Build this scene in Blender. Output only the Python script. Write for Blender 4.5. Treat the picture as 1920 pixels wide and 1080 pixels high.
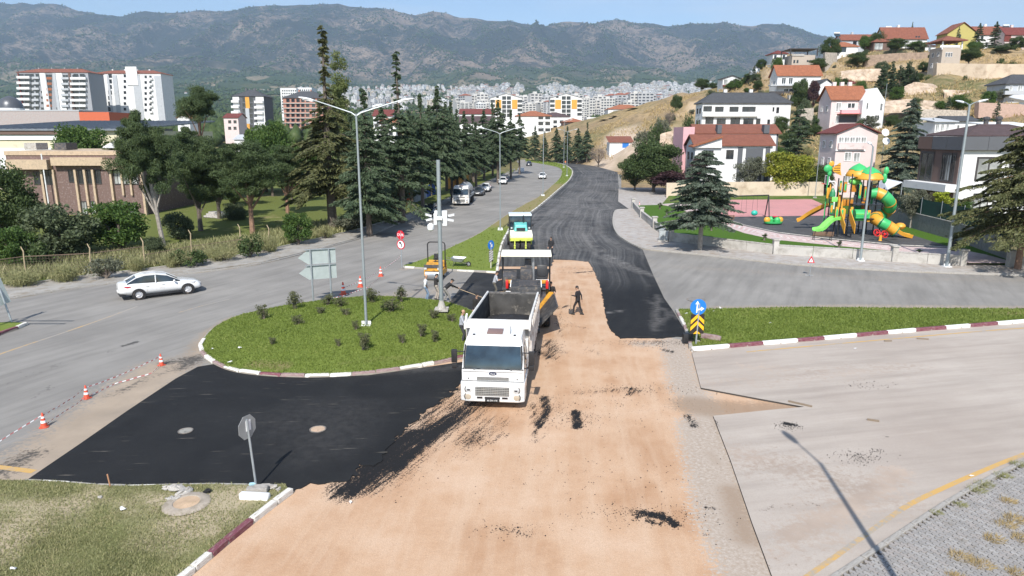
import bpy,bmesh,math,random
import numpy as np
from mathutils import Vector,Matrix,Euler,noise as mnoise
from mathutils.geometry import delaunay_2d_cdt
for o in list(bpy.data.objects):bpy.data.objects.remove(o)
SC=bpy.context.scene
COL=SC.collection
R=math.radians
rng=np.random.default_rng(7)
random.seed(7)
# -- camera
H,PITCH,F=10.5,R(12.7),1280.0
cP,sP=math.cos(PITCH),math.sin(PITCH)
cam_d=bpy.data.cameras.new('camera'); cam=bpy.data.objects.new('camera',cam_d); COL.objects.link(cam)
cam.location=(0,0,H); cam.rotation_euler=(R(90)-PITCH,0,0)
cam_d.sensor_width=36; cam_d.lens=24.0; cam_d.clip_start=.1; cam_d.clip_end=60000
SC.camera=cam
# -- sky and sun
SUN_EL,SUN_AZ=R(44),R(8)
wd=bpy.data.worlds.new('World'); SC.world=wd; wd.use_nodes=True
nt=wd.node_tree; bg=nt.nodes['Background']
sky=nt.nodes.new('ShaderNodeTexSky'); sky.sky_type='NISHITA'; sky.sun_disc=False
sky.sun_elevation=SUN_EL; sky.sun_rotation=R(180)+SUN_AZ; sky.altitude=600; sky.air_density=1.0; sky.dust_density=.6; sky.ozone_density=2.2
tc=nt.nodes.new('ShaderNodeTexCoord'); mp=nt.nodes.new('ShaderNodeMapping'); mp.inputs['Scale'].default_value=(2.2,2.2,16)
nz=nt.nodes.new('ShaderNodeTexNoise'); nz.inputs['Scale'].default_value=1.3; nz.inputs['Detail'].default_value=7; nz.inputs['Roughness'].default_value=.55
rp=nt.nodes.new('ShaderNodeValToRGB'); rp.color_ramp.elements[0].position=.43; rp.color_ramp.elements[1].position=.72
rp.color_ramp.elements[1].color=(.55,.55,.55,1)
mx=nt.nodes.new('ShaderNodeMixRGB'); mx.inputs['Color2'].default_value=(5.6,6.1,6.8,1)
nt.links.new(tc.outputs['Generated'],mp.inputs['Vector']); nt.links.new(mp.outputs['Vector'],nz.inputs['Vector'])
nt.links.new(nz.outputs['Fac'],rp.inputs['Fac']); nt.links.new(rp.outputs['Color'],mx.inputs['Fac'])
nt.links.new(sky.outputs['Color'],mx.inputs['Color1']); nt.links.new(mx.outputs['Color'],bg.inputs['Color'])
bg.inputs['Strength'].default_value=.135
sd=bpy.data.lights.new('sun','SUN'); sd.energy=4.7; sd.angle=R(.55); sd.color=(1,.955,.89)
sun=bpy.data.objects.new('sun',sd); COL.objects.link(sun)
sun.rotation_euler=Vector((math.sin(SUN_AZ)*math.cos(SUN_EL),math.cos(SUN_AZ)*math.cos(SUN_EL),-math.sin(SUN_EL))).to_track_quat('-Z','Y').to_euler()
sun.location=(-20,-60,80)
SC.view_settings.view_transform='Standard'; SC.view_settings.look='None'; SC.view_settings.gamma=1
SC.view_settings.use_curve_mapping=False; SC.view_settings.exposure=0.36
SC.cycles.max_bounces=5; SC.cycles.transparent_max_bounces=6; SC.cycles.volume_bounces=1
# -- survey: where a sight line meets the ground
def G(px,py,z=0.0):
 v=(py-540)/F; s=(H-z)/(sP+v*cP)
 return Vector(((px-960)/F*s,s*(cP-v*sP),z))
def W(px,py,Y):
 k=(540-py)/F; z=H+Y*(cP*k-sP)/(cP+k*sP)
 d=Y*cP-(z-H)*sP
 return Vector(((px-960)/F*d,Y,z))
def GP(pts,z=0.0):return[G(x,y,z)for x,y in pts]
# -- materials
MATS={}
def L(nt,a,b):nt.links.new(a,b)
def new_mat(name):
 m=bpy.data.materials.new(name); m.use_nodes=True
 return m,m.node_tree,m.node_tree.nodes['Principled BSDF']
def N(nt,typ,**kw):
 n=nt.nodes.new(typ)
 for k,v in kw.items():
  if k in n.inputs:n.inputs[k].default_value=v
  else:setattr(n,k,v)
 return n
def c4(c):return(c[0],c[1],c[2],1)
def noise_node(nt,scale,detail=4,rough=.55,stretch=None,coord='Object'):
 t=N(nt,'ShaderNodeTexCoord'); out=t.outputs[coord]
 if stretch:
  mp=N(nt,'ShaderNodeMapping'); mp.vector_type='TEXTURE'; mp.inputs['Scale'].default_value=tuple(1/q for q in stretch[:3])
  if len(stretch)>3:mp.inputs['Rotation'].default_value=(0,0,stretch[3])
  L(nt,out,mp.inputs['Vector']); out=mp.outputs['Vector']
 n=N(nt,'ShaderNodeTexNoise',Scale=scale,Detail=detail,Roughness=rough); L(nt,out,n.inputs['Vector'])
 return n.outputs['Fac']
def ramp(nt,fac,stops):
 r=N(nt,'ShaderNodeValToRGB'); e=r.color_ramp.elements
 while len(e)<len(stops):e.new(.5)
 for el,(p,c)in zip(e,stops):el.position=p; el.color=c4(c)if not isinstance(c,float)else(c,c,c,1)
 L(nt,fac,r.inputs['Fac']); return r.outputs['Color']
def mix(nt,fac,a,b,mode='MIX'):
 m=N(nt,'ShaderNodeMixRGB',blend_type=mode)
 for s,v in(('Fac',fac),('Color1',a),('Color2',b)):
  if isinstance(v,(int,float)):m.inputs[s].default_value=v if s=='Fac' else(v,v,v,1)
  elif isinstance(v,tuple):m.inputs[s].default_value=c4(v)
  else:L(nt,v,m.inputs[s])
 return m.outputs['Color']
def math_n(nt,op,a,b=0.0,c=0.0):
 m=N(nt,'ShaderNodeMath',operation=op)
 for i,v in enumerate((a,b,c)):
  if isinstance(v,(int,float)):m.inputs[i].default_value=v
  else:L(nt,v,m.inputs[i])
 return m.outputs[0]
def attr(nt,name):
 a=N(nt,'ShaderNodeAttribute'); a.attribute_name=name; return a.outputs['Fac']
def bump(nt,b,fac,strength,dist=.02):
 n=N(nt,'ShaderNodeBump',Strength=strength,Distance=dist); L(nt,fac,n.inputs['Height']); L(nt,n.outputs['Normal'],b.inputs['Normal'])
def pm(name,rgb,rough=.6,metal=0.,var=.12,scale=2.5,bmp=0.,bscale=40.,dirt=None,dirt_amt=.5,coat=0.,spec=.5):
 """a painted / cast / woven surface: colour with uneven wear, optional dirt patches and fine relief"""
 if name in MATS:return MATS[name]
 m,nt,b=new_mat(name); MATS[name]=m
 n1=noise_node(nt,scale,5,.6)
 lo=tuple(c*(1-var)for c in rgb); hi=tuple(min(1,c*(1+var))for c in rgb)
 col=ramp(nt,n1,[(.3,lo),(.7,hi)])
 if dirt:
  n2=noise_node(nt,scale*1.7,8,.68)
  f=ramp(nt,n2,[(.62-.3*dirt_amt,0.),(.78-.15*dirt_amt,1.)])
  col=mix(nt,f,col,dirt)
 L(nt,col,b.inputs['Base Color'])
 r2=ramp(nt,n1,[(.3,max(.03,rough-.08)),(.7,min(1.,rough+.08))]); L(nt,r2,b.inputs['Roughness'])
 b.inputs['Metallic'].default_value=metal; b.inputs['Coat Weight'].default_value=coat; b.inputs['Specular IOR Level'].default_value=spec
 if bmp:bump(nt,b,noise_node(nt,bscale,4,.6),bmp,.02)
 return m
def glass(name,rgb=(.02,.028,.035),rough=.06):
 if name in MATS:return MATS[name]
 m,nt,b=new_mat(name); MATS[name]=m
 n1=noise_node(nt,1.3,3,.5)
 L(nt,ramp(nt,n1,[(.35,tuple(c*.6 for c in rgb)),(.7,tuple(c*1.7 for c in rgb))]),b.inputs['Base Color'])
 b.inputs['Roughness'].default_value=rough; b.inputs['Specular IOR Level'].default_value=.8
 return m
def leaf(name,a,bcol,c=None,trans=.25):
 if name in MATS:return MATS[name]
 a,bcol,c=[None if q is None else tuple(x*1.5 for x in q)for q in(a,bcol,c)]
 m,nt,b=new_mat(name); MATS[name]=m
 g=N(nt,'ShaderNodeNewGeometry'); n1=noise_node(nt,.55,3,.5)
 f=math_n(nt,'ADD',math_n(nt,'MULTIPLY',g.outputs['Random Per Island'],.55),math_n(nt,'MULTIPLY',n1,.6))
 stops=[(.25,a),(.8,bcol)]+([(.95,c)]if c else[])
 col=ramp(nt,f,stops); L(nt,col,b.inputs['Base Color']); b.inputs['Roughness'].default_value=.62; b.inputs['Specular IOR Level'].default_value=.3
 tr=N(nt,'ShaderNodeBsdfTranslucent'); L(nt,mix(nt,.5,col,tuple(x*1.3 for x in bcol)),tr.inputs['Color'])
 ms=N(nt,'ShaderNodeMixShader'); ms.inputs[0].default_value=trans
 out=nt.nodes['Material Output']; L(nt,b.outputs[0],ms.inputs[1]); L(nt,tr.outputs[0],ms.inputs[2]); L(nt,ms.outputs[0],out.inputs['Surface'])
 return m
# -- mesh builder
class MB:
 def __init__(s):s.v=[]; s.f=[]; s.m=[]; s.mt=Matrix.Identity(4)
 def put(s,vs,fs,m=0):
  n=len(s.v); mt=s.mt
  s.v.extend([tuple(mt@Vector(v))for v in vs]); s.f.extend([tuple(i+n for i in f)for f in fs]); s.m.extend([m]*len(fs)); return s
 def bx(s,x0,x1,y0,y1,z0,z1,m=0):
  return s.put([(x0,y0,z0),(x1,y0,z0),(x1,y1,z0),(x0,y1,z0),(x0,y0,z1),(x1,y0,z1),(x1,y1,z1),(x0,y1,z1)],[(3,2,1,0),(4,5,6,7),(0,1,5,4),(1,2,6,5),(2,3,7,6),(3,0,4,7)],m)
 def box(s,c,sz,rot=(0,0,0),m=0):
  mt=Matrix.Translation(c)@Euler(rot).to_matrix().to_4x4(); h=[a/2 for a in sz]
  vs=[mt@Vector((x*h[0],y*h[1],z*h[2]))for x,y,z in((-1,-1,-1),(1,-1,-1),(1,1,-1),(-1,1,-1),(-1,-1,1),(1,-1,1),(1,1,1),(-1,1,1))]
  return s.put(vs,[(3,2,1,0),(4,5,6,7),(0,1,5,4),(1,2,6,5),(2,3,7,6),(3,0,4,7)],m)
 def hexa(s,p,m=0):
  return s.put(p,[(3,2,1,0),(4,5,6,7),(0,1,5,4),(1,2,6,5),(2,3,7,6),(3,0,4,7)],m)
 def tube(s,pts,r,n=8,m=0,cap=True):
  pts=[Vector(p)for p in pts]; k=len(pts); rs=r if isinstance(r,(list,tuple))else[r]*k
  vs=[]; prev=None
  for i,p in enumerate(pts):
   t=(pts[min(i+1,k-1)]-pts[max(i-1,0)]).normalized()
   if prev is None:
    a=Vector((0,0,1))if abs(t.z)<.9 else Vector((1,0,0)); u=t.cross(a).normalized()
   else:u=(prev-t*prev.dot(t)).normalized()
   prev=u; w=t.cross(u)
   for j in range(n):
    a=2*math.pi*j/n; vs.append(p+(u*math.cos(a)+w*math.sin(a))*rs[i])
  fs=[(i*n+j,i*n+(j+1)%n,(i+1)*n+(j+1)%n,(i+1)*n+j)for i in range(k-1)for j in range(n)]
  if cap:fs+=[tuple(range(n-1,-1,-1)),tuple(range((k-1)*n,k*n))]
  return s.put(vs,fs,m)
 def cyl(s,p0,p1,r,r1=None,n=12,m=0):return s.tube([p0,p1],[r,r if r1 is None else r1],n,m)
 def prism(s,poly,a0,a1,axis='z',m=0):
  """poly in the other two axes; z: (x,y), y: (x,z), x: (y,z)"""
  f={'z':lambda p,a:(p[0],p[1],a),'y':lambda p,a:(p[0],a,p[1]),'x':lambda p,a:(a,p[0],p[1])}[axis]
  n=len(poly); vs=[f(p,a0)for p in poly]+[f(p,a1)for p in poly]
  fs=[tuple(range(n-1,-1,-1)),tuple(range(n,2*n))]+[(i,(i+1)%n,n+(i+1)%n,n+i)for i in range(n)]
  if axis=='y':fs=[tuple(reversed(q))for q in fs]
  return s.put(vs,fs,m)
 def lathe(s,prof,n=16,c=(0,0,0),m=0,rot=(0,0,0),sc=(1,1,1),cap=True):
  cap=cap and prof[0]!=prof[-1]; mt=Matrix.Translation(c)@Euler(rot).to_matrix().to_4x4(); vs=[]
  for r,z in prof:
   for j in range(n):
    a=2*math.pi*j/n; vs.append(mt@Vector((r*math.cos(a)*sc[0],r*math.sin(a)*sc[1],z*sc[2])))
  k=len(prof); fs=[(i*n+j,i*n+(j+1)%n,(i+1)*n+(j+1)%n,(i+1)*n+j)for i in range(k-1)for j in range(n)]
  if cap and prof[0][0]>1e-4:fs.append(tuple(range(n-1,-1,-1)))
  if cap and prof[-1][0]>1e-4:fs.append(tuple(range((k-1)*n,k*n)))
  return s.put(vs,fs,m)
 def ball(s,c,r,nu=12,nv=7,m=0,rot=(0,0,0)):
  if isinstance(r,(int,float)):r=(r,r,r)
  return s.lathe([(max(1e-3,math.sin(math.pi*i/nv)),-math.cos(math.pi*i/nv))for i in range(nv+1)],nu,c,m,rot,r)
 def build(s,name,mats,parent=None,loc=(0,0,0),rotz=0,smooth=False,bevel=0,seg=2,angle=38,rot=None):
  me=bpy.data.meshes.new(name); me.from_pydata(s.v,[],s.f)
  if not isinstance(mats,(list,tuple)):mats=[mats]
  for m in mats:me.materials.append(m)
  if len(mats)>1:me.polygons.foreach_set('material_index',s.m)
  if bevel:
   bm=bmesh.new(); bm.from_mesh(me); bmesh.ops.remove_doubles(bm,verts=bm.verts,dist=1e-4)
   es=[e for e in bm.edges if len(e.link_faces)==2 and e.calc_face_angle(0)>R(angle)]
   bmesh.ops.bevel(bm,geom=es,offset=bevel,segments=seg,affect='EDGES',profile=.6,clamp_overlap=True)
   bm.to_mesh(me); bm.free()
  if smooth or bevel:me.shade_smooth(); me.set_sharp_from_angle(angle=R(angle))
  me.update(); o=bpy.data.objects.new(name,me); COL.objects.link(o); o.location=loc; o.rotation_euler=rot or(0,0,rotz)
  if parent:o.parent=parent
  return o
def tag(o,label=None,cat=None,group=None,kind=None):
 if label:o['label']=label
 if cat:o['category']=cat
 if group:o['group']=group
 if kind:o['kind']=kind
 return o
def thing(name,label,cat,loc=(0,0,0),rotz=0,group=None):
 o=bpy.data.objects.new(name,None); o.empty_display_size=.3; COL.objects.link(o); o.location=loc; o.rotation_euler=(0,0,rotz)
 return tag(o,label,cat,group)
KIDS={}
def copy_tree(o,loc=None,rotz=None,label=None,group=None,parent=None,mats=None,scale=None):
 c=o.copy(); COL.objects.link(c)
 if parent:c.parent=parent
 if loc is not None:c.location=loc
 if rotz is not None:c.rotation_euler=(0,0,rotz)
 if scale is not None:c.scale=scale
 if label:c['label']=label
 if group:c['group']=group
 if mats and c.type=='MESH' and any(m and m.name in mats for m in c.data.materials):
  c.data=c.data.copy()
  for i,m in enumerate(c.data.materials):
   if m and m.name in mats:c.data.materials[i]=mats[m.name]
 for ch in list(o.children):copy_tree(ch,parent=c,mats=mats)
 return c
def inst(me,name,parent=None,loc=(0,0,0),rot=(0,0,0),scale=(1,1,1)):
 o=bpy.data.objects.new(name,me); COL.objects.link(o); o.location=loc; o.rotation_euler=rot; o.scale=scale
 if parent:o.parent=parent
 return o
def np_mesh(name,V,Fq,mats,parent=None,midx=None,smooth=False):
 """quads or triangles given as one numpy array"""
 V=np.asarray(V,np.float32); Fq=np.asarray(Fq,np.int32); k=Fq.shape[1]; n=len(Fq)
 me=bpy.data.meshes.new(name); me.vertices.add(len(V)); me.vertices.foreach_set('co',V.ravel())
 me.loops.add(n*k); me.loops.foreach_set('vertex_index',Fq.ravel()); me.polygons.add(n)
 me.polygons.foreach_set('loop_start',np.arange(0,n*k,k,dtype=np.int32)); me.polygons.foreach_set('loop_total',np.full(n,k,np.int32))
 for m in(mats if isinstance(mats,(list,tuple))else[mats]):me.materials.append(m)
 if midx is not None:me.polygons.foreach_set('material_index',np.asarray(midx,np.int32))
 me.update(calc_edges=True)
 if smooth:me.shade_smooth()
 o=bpy.data.objects.new(name,me); COL.objects.link(o)
 if parent:o.parent=parent
 return o
def text_mesh(txt,size,name='lettering',mat=None,parent=None,loc=(0,0,0),rot=(R(90),0,0),ext=.004,spacing=1.0):
 cu=bpy.data.curves.new(name,'FONT'); cu.body=txt; cu.size=size; cu.extrude=ext; cu.align_x='CENTER'; cu.align_y='CENTER'; cu.space_character=spacing
 cu.resolution_u=2
 t=bpy.data.objects.new(name,cu); COL.objects.link(t); dg=bpy.context.evaluated_depsgraph_get(); dg.update()
 me=bpy.data.meshes.new_from_object(t.evaluated_get(dg)); bpy.data.objects.remove(t)
 me.materials.clear(); me.materials.append(mat)
 return inst(me,name,parent,loc,rot)
# -- sheets with painted wear
def in_poly(P,poly):
 x,y=P[:,0],P[:,1]; c=np.zeros(len(P),bool); n=len(poly)
 for i in range(n):
  x0,y0=poly[i][0],poly[i][1]; x1,y1=poly[(i+1)%n][0],poly[(i+1)%n][1]
  if y0==y1:continue
  k=((y0>y)!=(y1>y))&(x<(x1-x0)*(y-y0)/(y1-y0)+x0); c^=k
 return c
def pl_dist(P,pts):
 """distance of each point to a polyline"""
 best=np.full(len(P),1e9)
 for a,b in zip(pts[:-1],pts[1:]):
  a=np.array(a[:2]); b=np.array(b[:2]); d=b-a; t=np.clip(((P[:,:2]-a)@d)/max(1e-9,d@d),0,1)
  q=a+t[:,None]*d; best=np.minimum(best,np.hypot(P[:,0]-q[:,0],P[:,1]-q[:,1]))
 return best
def fall(d,w):return np.clip(1-d/w,0,1)
def resample(poly,step,closed=True):
 out=[]; n=len(poly)
 for i in range(n if closed else n-1):
  a=Vector(poly[i][:2]); b=Vector(poly[(i+1)%n][:2]); k=max(1,int((b-a).length/step))
  out+=[a.lerp(b,j/k)for j in range(k)]
 if not closed:out.append(Vector(poly[-1][:2]))
 return out
def smooth_line(pts,sub=6,closed=False):
 """Catmull-Rom through world points"""
 pts=[Vector(p[:2])for p in pts]; n=len(pts); out=[]
 for i in range(n if closed else n-1):
  g=(lambda k:pts[k%n])if closed else(lambda k:pts[min(max(k,0),n-1)])
  p0,p1,p2,p3=g(i-1),g(i),g(i+1),g(i+2)
  for j in range(sub):
   t=j/sub; out.append(.5*((2*p1)+(p2-p0)*t+(2*p0-5*p1+4*p2-p3)*t*t+(3*p1-p0-3*p2+p3)*t**3))
 if not closed:out.append(pts[-1])
 return out
def rough_edge(poly,step,amp,seed=0,mask=None):
 out=[]
 for i,p in enumerate(resample(poly,step)):
  n=mnoise.noise((p.x*.9,p.y*.9,seed))+.7*mnoise.noise((p.x*3.1,p.y*3.1,seed+5))+.6*mnoise.noise((p.x*8.1,p.y*8.1,seed+9))
  m=mnoise.noise((p.x*.9,p.y*.9,seed+20))+.7*mnoise.noise((p.x*3.1,p.y*3.1,seed+25))+.6*mnoise.noise((p.x*8.1,p.y*8.1,seed+29))
  a=amp if mask is None else amp*mask(p)
  out.append(Vector((p.x+n*a,p.y+m*a)))
 return out
def sheet(name,poly,step,z,mat,attrs=None,skirt=.03,kind='structure',zf=None,edge_step=None,parent=None,skirt_mat=None):
 bd=resample(poly,edge_step or step); n=len(bd)
 A=np.array([(p.x,p.y)for p in bd]); x0,y0=A.min(0); x1,y1=A.max(0)
 rows=[]; y=y0
 while y<y1:
  st=step*max(1,y/32.0); xs=np.arange(x0,x1,st); rows.append(np.stack([xs+rng.uniform(-.25,.25,len(xs))*st,y+rng.uniform(-.25,.25,len(xs))*st],1)); y+=st*.9
 P=np.concatenate(rows)if rows else np.zeros((0,2)); P=P[in_poly(P,A)]
 if len(P):
  keep=pl_dist(P,list(A)+[A[0]])>step*.35*np.maximum(1,P[:,1]/32.0); P=P[keep]
 vs=[Vector(p)for p in A]+[Vector(p)for p in P]
 r=delaunay_2d_cdt(vs,[(i,(i+1)%n)for i in range(n)],[],1,1e-5)
 V=np.array([(p.x,p.y)for p in r[0]]); T=[tuple(f)for f in r[2]]
 Z=np.full(len(V),z)if zf is None else z+zf(V)
 vv=[(a,b,c)for(a,b),c in zip(V,Z)]; ff=[]
 for t in T:
  a,b,c=(V[i]for i in t); cr=(b[0]-a[0])*(c[1]-a[1])-(b[1]-a[1])*(c[0]-a[0])
  ff.append(t if cr>0 else t[::-1])
 mi=[0]*len(ff)
 if skirt:
  ed={}
  for t in ff:
   for i in range(3):ed[(t[i],t[(i+1)%3])]=1
  bnd=[e for e in ed if(e[1],e[0])not in ed]; low={}
  for a,b in bnd:
   for q in(a,b):
    if q not in low:low[q]=len(vv); vv.append((vv[q][0],vv[q][1],vv[q][2]-skirt))
   ff.append((b,a,low[a],low[b])); mi.append(1 if skirt_mat else 0)
 me=bpy.data.meshes.new(name); me.from_pydata(vv,[],ff); me.materials.append(mat)
 if skirt_mat:me.materials.append(skirt_mat); me.polygons.foreach_set('material_index',mi)
 for k,fn in(attrs or{}).items():
  at=me.attributes.new(k,'FLOAT','POINT'); PV=np.array(vv); at.data.foreach_set('value',np.clip(fn(PV),0,1).astype(np.float32))
 me.update(); o=bpy.data.objects.new(name,me); COL.objects.link(o)
 if kind:o['kind']=kind
 if parent:o.parent=parent
 return o
def vnoise(P,s,seed=0):
 return np.array([mnoise.fractal((p[0]*s,p[1]*s,seed),1.0,2.0,3)for p in P])
# -- terrain heights
def PT(px,py,Y):w=W(px,py,Y); return(w.x,w.y,w.z)
CTRL=[]
for X in(-480,-300,-180,-110,-60,-25,0,20,50):CTRL+=[(X,y,-.12)for y in(-40,0,40,80,120)]
CTRL+=[(X,y,-.12)for X in(70,90,120,170,300,480)for y in(-40,0,40,60)]
CTRL+=[(X,Y,-.12)for X in(-20,5,20,32)for Y in(150,180,210)]+[(45,120,-.1),(60,112,.0),(75,112,.3),(75,80,.2),(95,90,1.5),(130,90,4),(0,260,-.1),(-12,300,.2),(15,250,-.1),(24,232,-.1)]
CTRL+=[(-250,200,0),(-120,170,0),(-60,170,0),(-300,300,4),(-150,300,3),(-50,300,1),(-480,300,6),(-350,440,17),(-200,440,13),(-100,400,8),(-30,400,5),(30,400,6),(90,420,10)]
CTRL+=[PT(*a)for a in((1180,284,240),(1150,312,205),(1195,262,235),(1205,245,235),(1240,222,232),(1262,212,236),(1305,190,240),(1330,172,300),(1300,200,330),(1400,172,258),(1480,178,218),(1440,182,225),(1400,250,176),(1460,250,176),(1260,262,195),(1290,300,150),(1230,275,215),(1400,300,140),(1520,285,150),(1500,250,172),(1530,215,185),(1550,205,190),(1600,247,160),(1660,244,160),(1540,245,168),(1700,232,160),(1700,212,172),(1690,178,190),(1700,160,200),(1720,135,222),(1700,112,238),(1700,92,250),(1740,90,255),(1850,235,150),(1900,215,158),(1850,192,165),(1850,172,175),(1850,152,187),(1800,150,190),(1850,118,205),(1850,95,235),(1910,95,235),(1780,138,196),(1570,152,212),(1600,130,232),(1560,118,242),(1600,102,256),(1640,97,258),(1510,118,258),(1450,122,262),(1445,150,246),(1500,140,232),(1540,135,235),(1420,140,300))]
CTRL+=[(X,340,48)for X in(130,170,220,280,350)]+[(X,420,40)for X in(160,230,320)]+[(X,560,25)for X in(150,280,460)]+[(260,260,46),(330,220,40),(400,300,46),(480,200,38),(480,120,12),(240,150,14),(110,340,22)]
CT=np.array(CTRL)
FLAT=[(-520,-60),(-520,130),(-170,185),(-60,215),(-45,310),(2,305),(24,248),(33,215),(36,150),(50,121),(84,115),(88,60),(100,-60)]
def far_h(X,Y):
 u=X/np.maximum(Y,1)*F*cP+960
 sky_x=[-400,0,100,200,287,330,400,480,540,600,660,720,780,827,868,920,960,1015,1060,1100,1140,1180,1260,1310,1360,1390,1430,1480,1530,1600,1750,1920,2400]
 sky_y=[0,1,3,13,35,23,24,21,13,7,8,17,26,25,35,43,42,51,45,47,39,46,48,44,49,43,50,62,76,88,105,120,130]
 ry=np.interp(u,sky_x,sky_y)
 Yk=np.array([450,600,1000,1600,2300,3200,4300,5400,8200])
 py=np.stack([np.full_like(u,246.),np.full_like(u,240.),np.full_like(u,222.),np.full_like(u,203.),np.full_like(u,188.),np.full_like(u,174.),np.full_like(u,158.),np.full_like(u,138.),ry],0)
 z=np.zeros_like(u)
 for i in range(len(Yk)-1):
  m=(Y>=Yk[i])&(Y<=Yk[i+1]if i<len(Yk)-2 else Y>=Yk[i]); t=np.clip((Y-Yk[i])/(Yk[i+1]-Yk[i]),0,1)
  p=py[i]*(1-t)+py[i+1]*t; k=(540-p)/F
  z=np.where(m,H+np.minimum(Y,8200)*(cP*k-sP)/(cP+k*sP),z)
 z=np.where(Y<Yk[0],10,z); z=np.where(Y>8200,z-(Y-8200)*.25,z)
 return z
def spur(X,Y):
 """ridges and gullies that run down the mountain side"""
 out=np.zeros_like(X); fl=X.ravel(); gl=Y.ravel(); o=out.ravel()
 for i in range(len(fl)):
  x,y=fl[i],gl[i]
  a=mnoise.noise((x/620+.25*mnoise.noise((x/900,y/900,3)),y/2600,1.7)); b=mnoise.noise((x/240,y/700,8.1)); c=mnoise.noise((x/95,y/190,4.2)); d=mnoise.noise((x/1500,y/1500,12.5))
  o[i]=1.2*(1-2*abs(a))+.55*(1-2*abs(b))+.22*c+.9*d-.6
 return out
def idw(X,Y):
 s=X.shape; P=np.stack([X.ravel(),Y.ravel()],1); out=np.zeros(len(P))
 for i in range(0,len(P),4000):
  d=np.sqrt(((P[i:i+4000,None,:]-CT[None,:,:2])**2).sum(2))+2.0; w=1/d**3.2
  out[i:i+4000]=(w*CT[:,2]).sum(1)/w.sum(1)
 return out.reshape(s)
def terrain_h(X,Y,spurs=None):
 X=np.asarray(X,float); Y=np.asarray(Y,float); near=idw(X,Y); P_=np.stack([X.ravel(),Y.ravel()],1); md=np.where(in_poly(P_,FLAT),0,np.clip(pl_dist(P_,FLAT+[FLAT[0]])/14,0,1)).reshape(X.shape); near=-.14+(near+.14)*md; t=np.clip((Y-430)/190,0,1); t=t*t*(3-2*t)
 z=near*(1-t)+far_h(X,Y)*t
 if spurs is not None:z=z+spurs*np.interp(Y,[700,3000,5000,7000,8000,8400],[0,14,75,150,50,10])
 return z
def th(x,y):return float(terrain_h(np.array([x]),np.array([y]))[0])
# -- terrain materials
def mk_terrain():
 m,nt,b=new_mat('hill_soil'); f1=noise_node(nt,.055,6,.6); f2=noise_node(nt,.5,6,.65); f3=noise_node(nt,3,4,.6)
 col=ramp(nt,f1,[(.36,(.23,.165,.10)),(.5,(.32,.235,.14)),(.62,(.36,.25,.12)),(.72,(.19,.145,.09))])
 col=mix(nt,ramp(nt,f2,[(.48,0.),(.62,.75)]),col,(.13,.105,.065)); col=mix(nt,ramp(nt,f3,[(.35,0.),(.75,.5)]),col,(.42,.31,.17))
 col=mix(nt,attr(nt,'pale'),col,ramp(nt,f2,[(.3,(.40,.31,.23)),(.7,(.54,.44,.34))])); g=math_n(nt,'MULTIPLY',attr(nt,'green'),ramp(nt,f2,[(.3,.3),(.6,1.)]))
 col=mix(nt,g,col,ramp(nt,f3,[(.3,(.05,.075,.022)),(.7,(.11,.13,.05))]))
 L(nt,col,b.inputs['Base Color']); b.inputs['Roughness'].default_value=.95; b.inputs['Specular IOR Level'].default_value=.1; bump(nt,b,f3,.7,.25); return m
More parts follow.
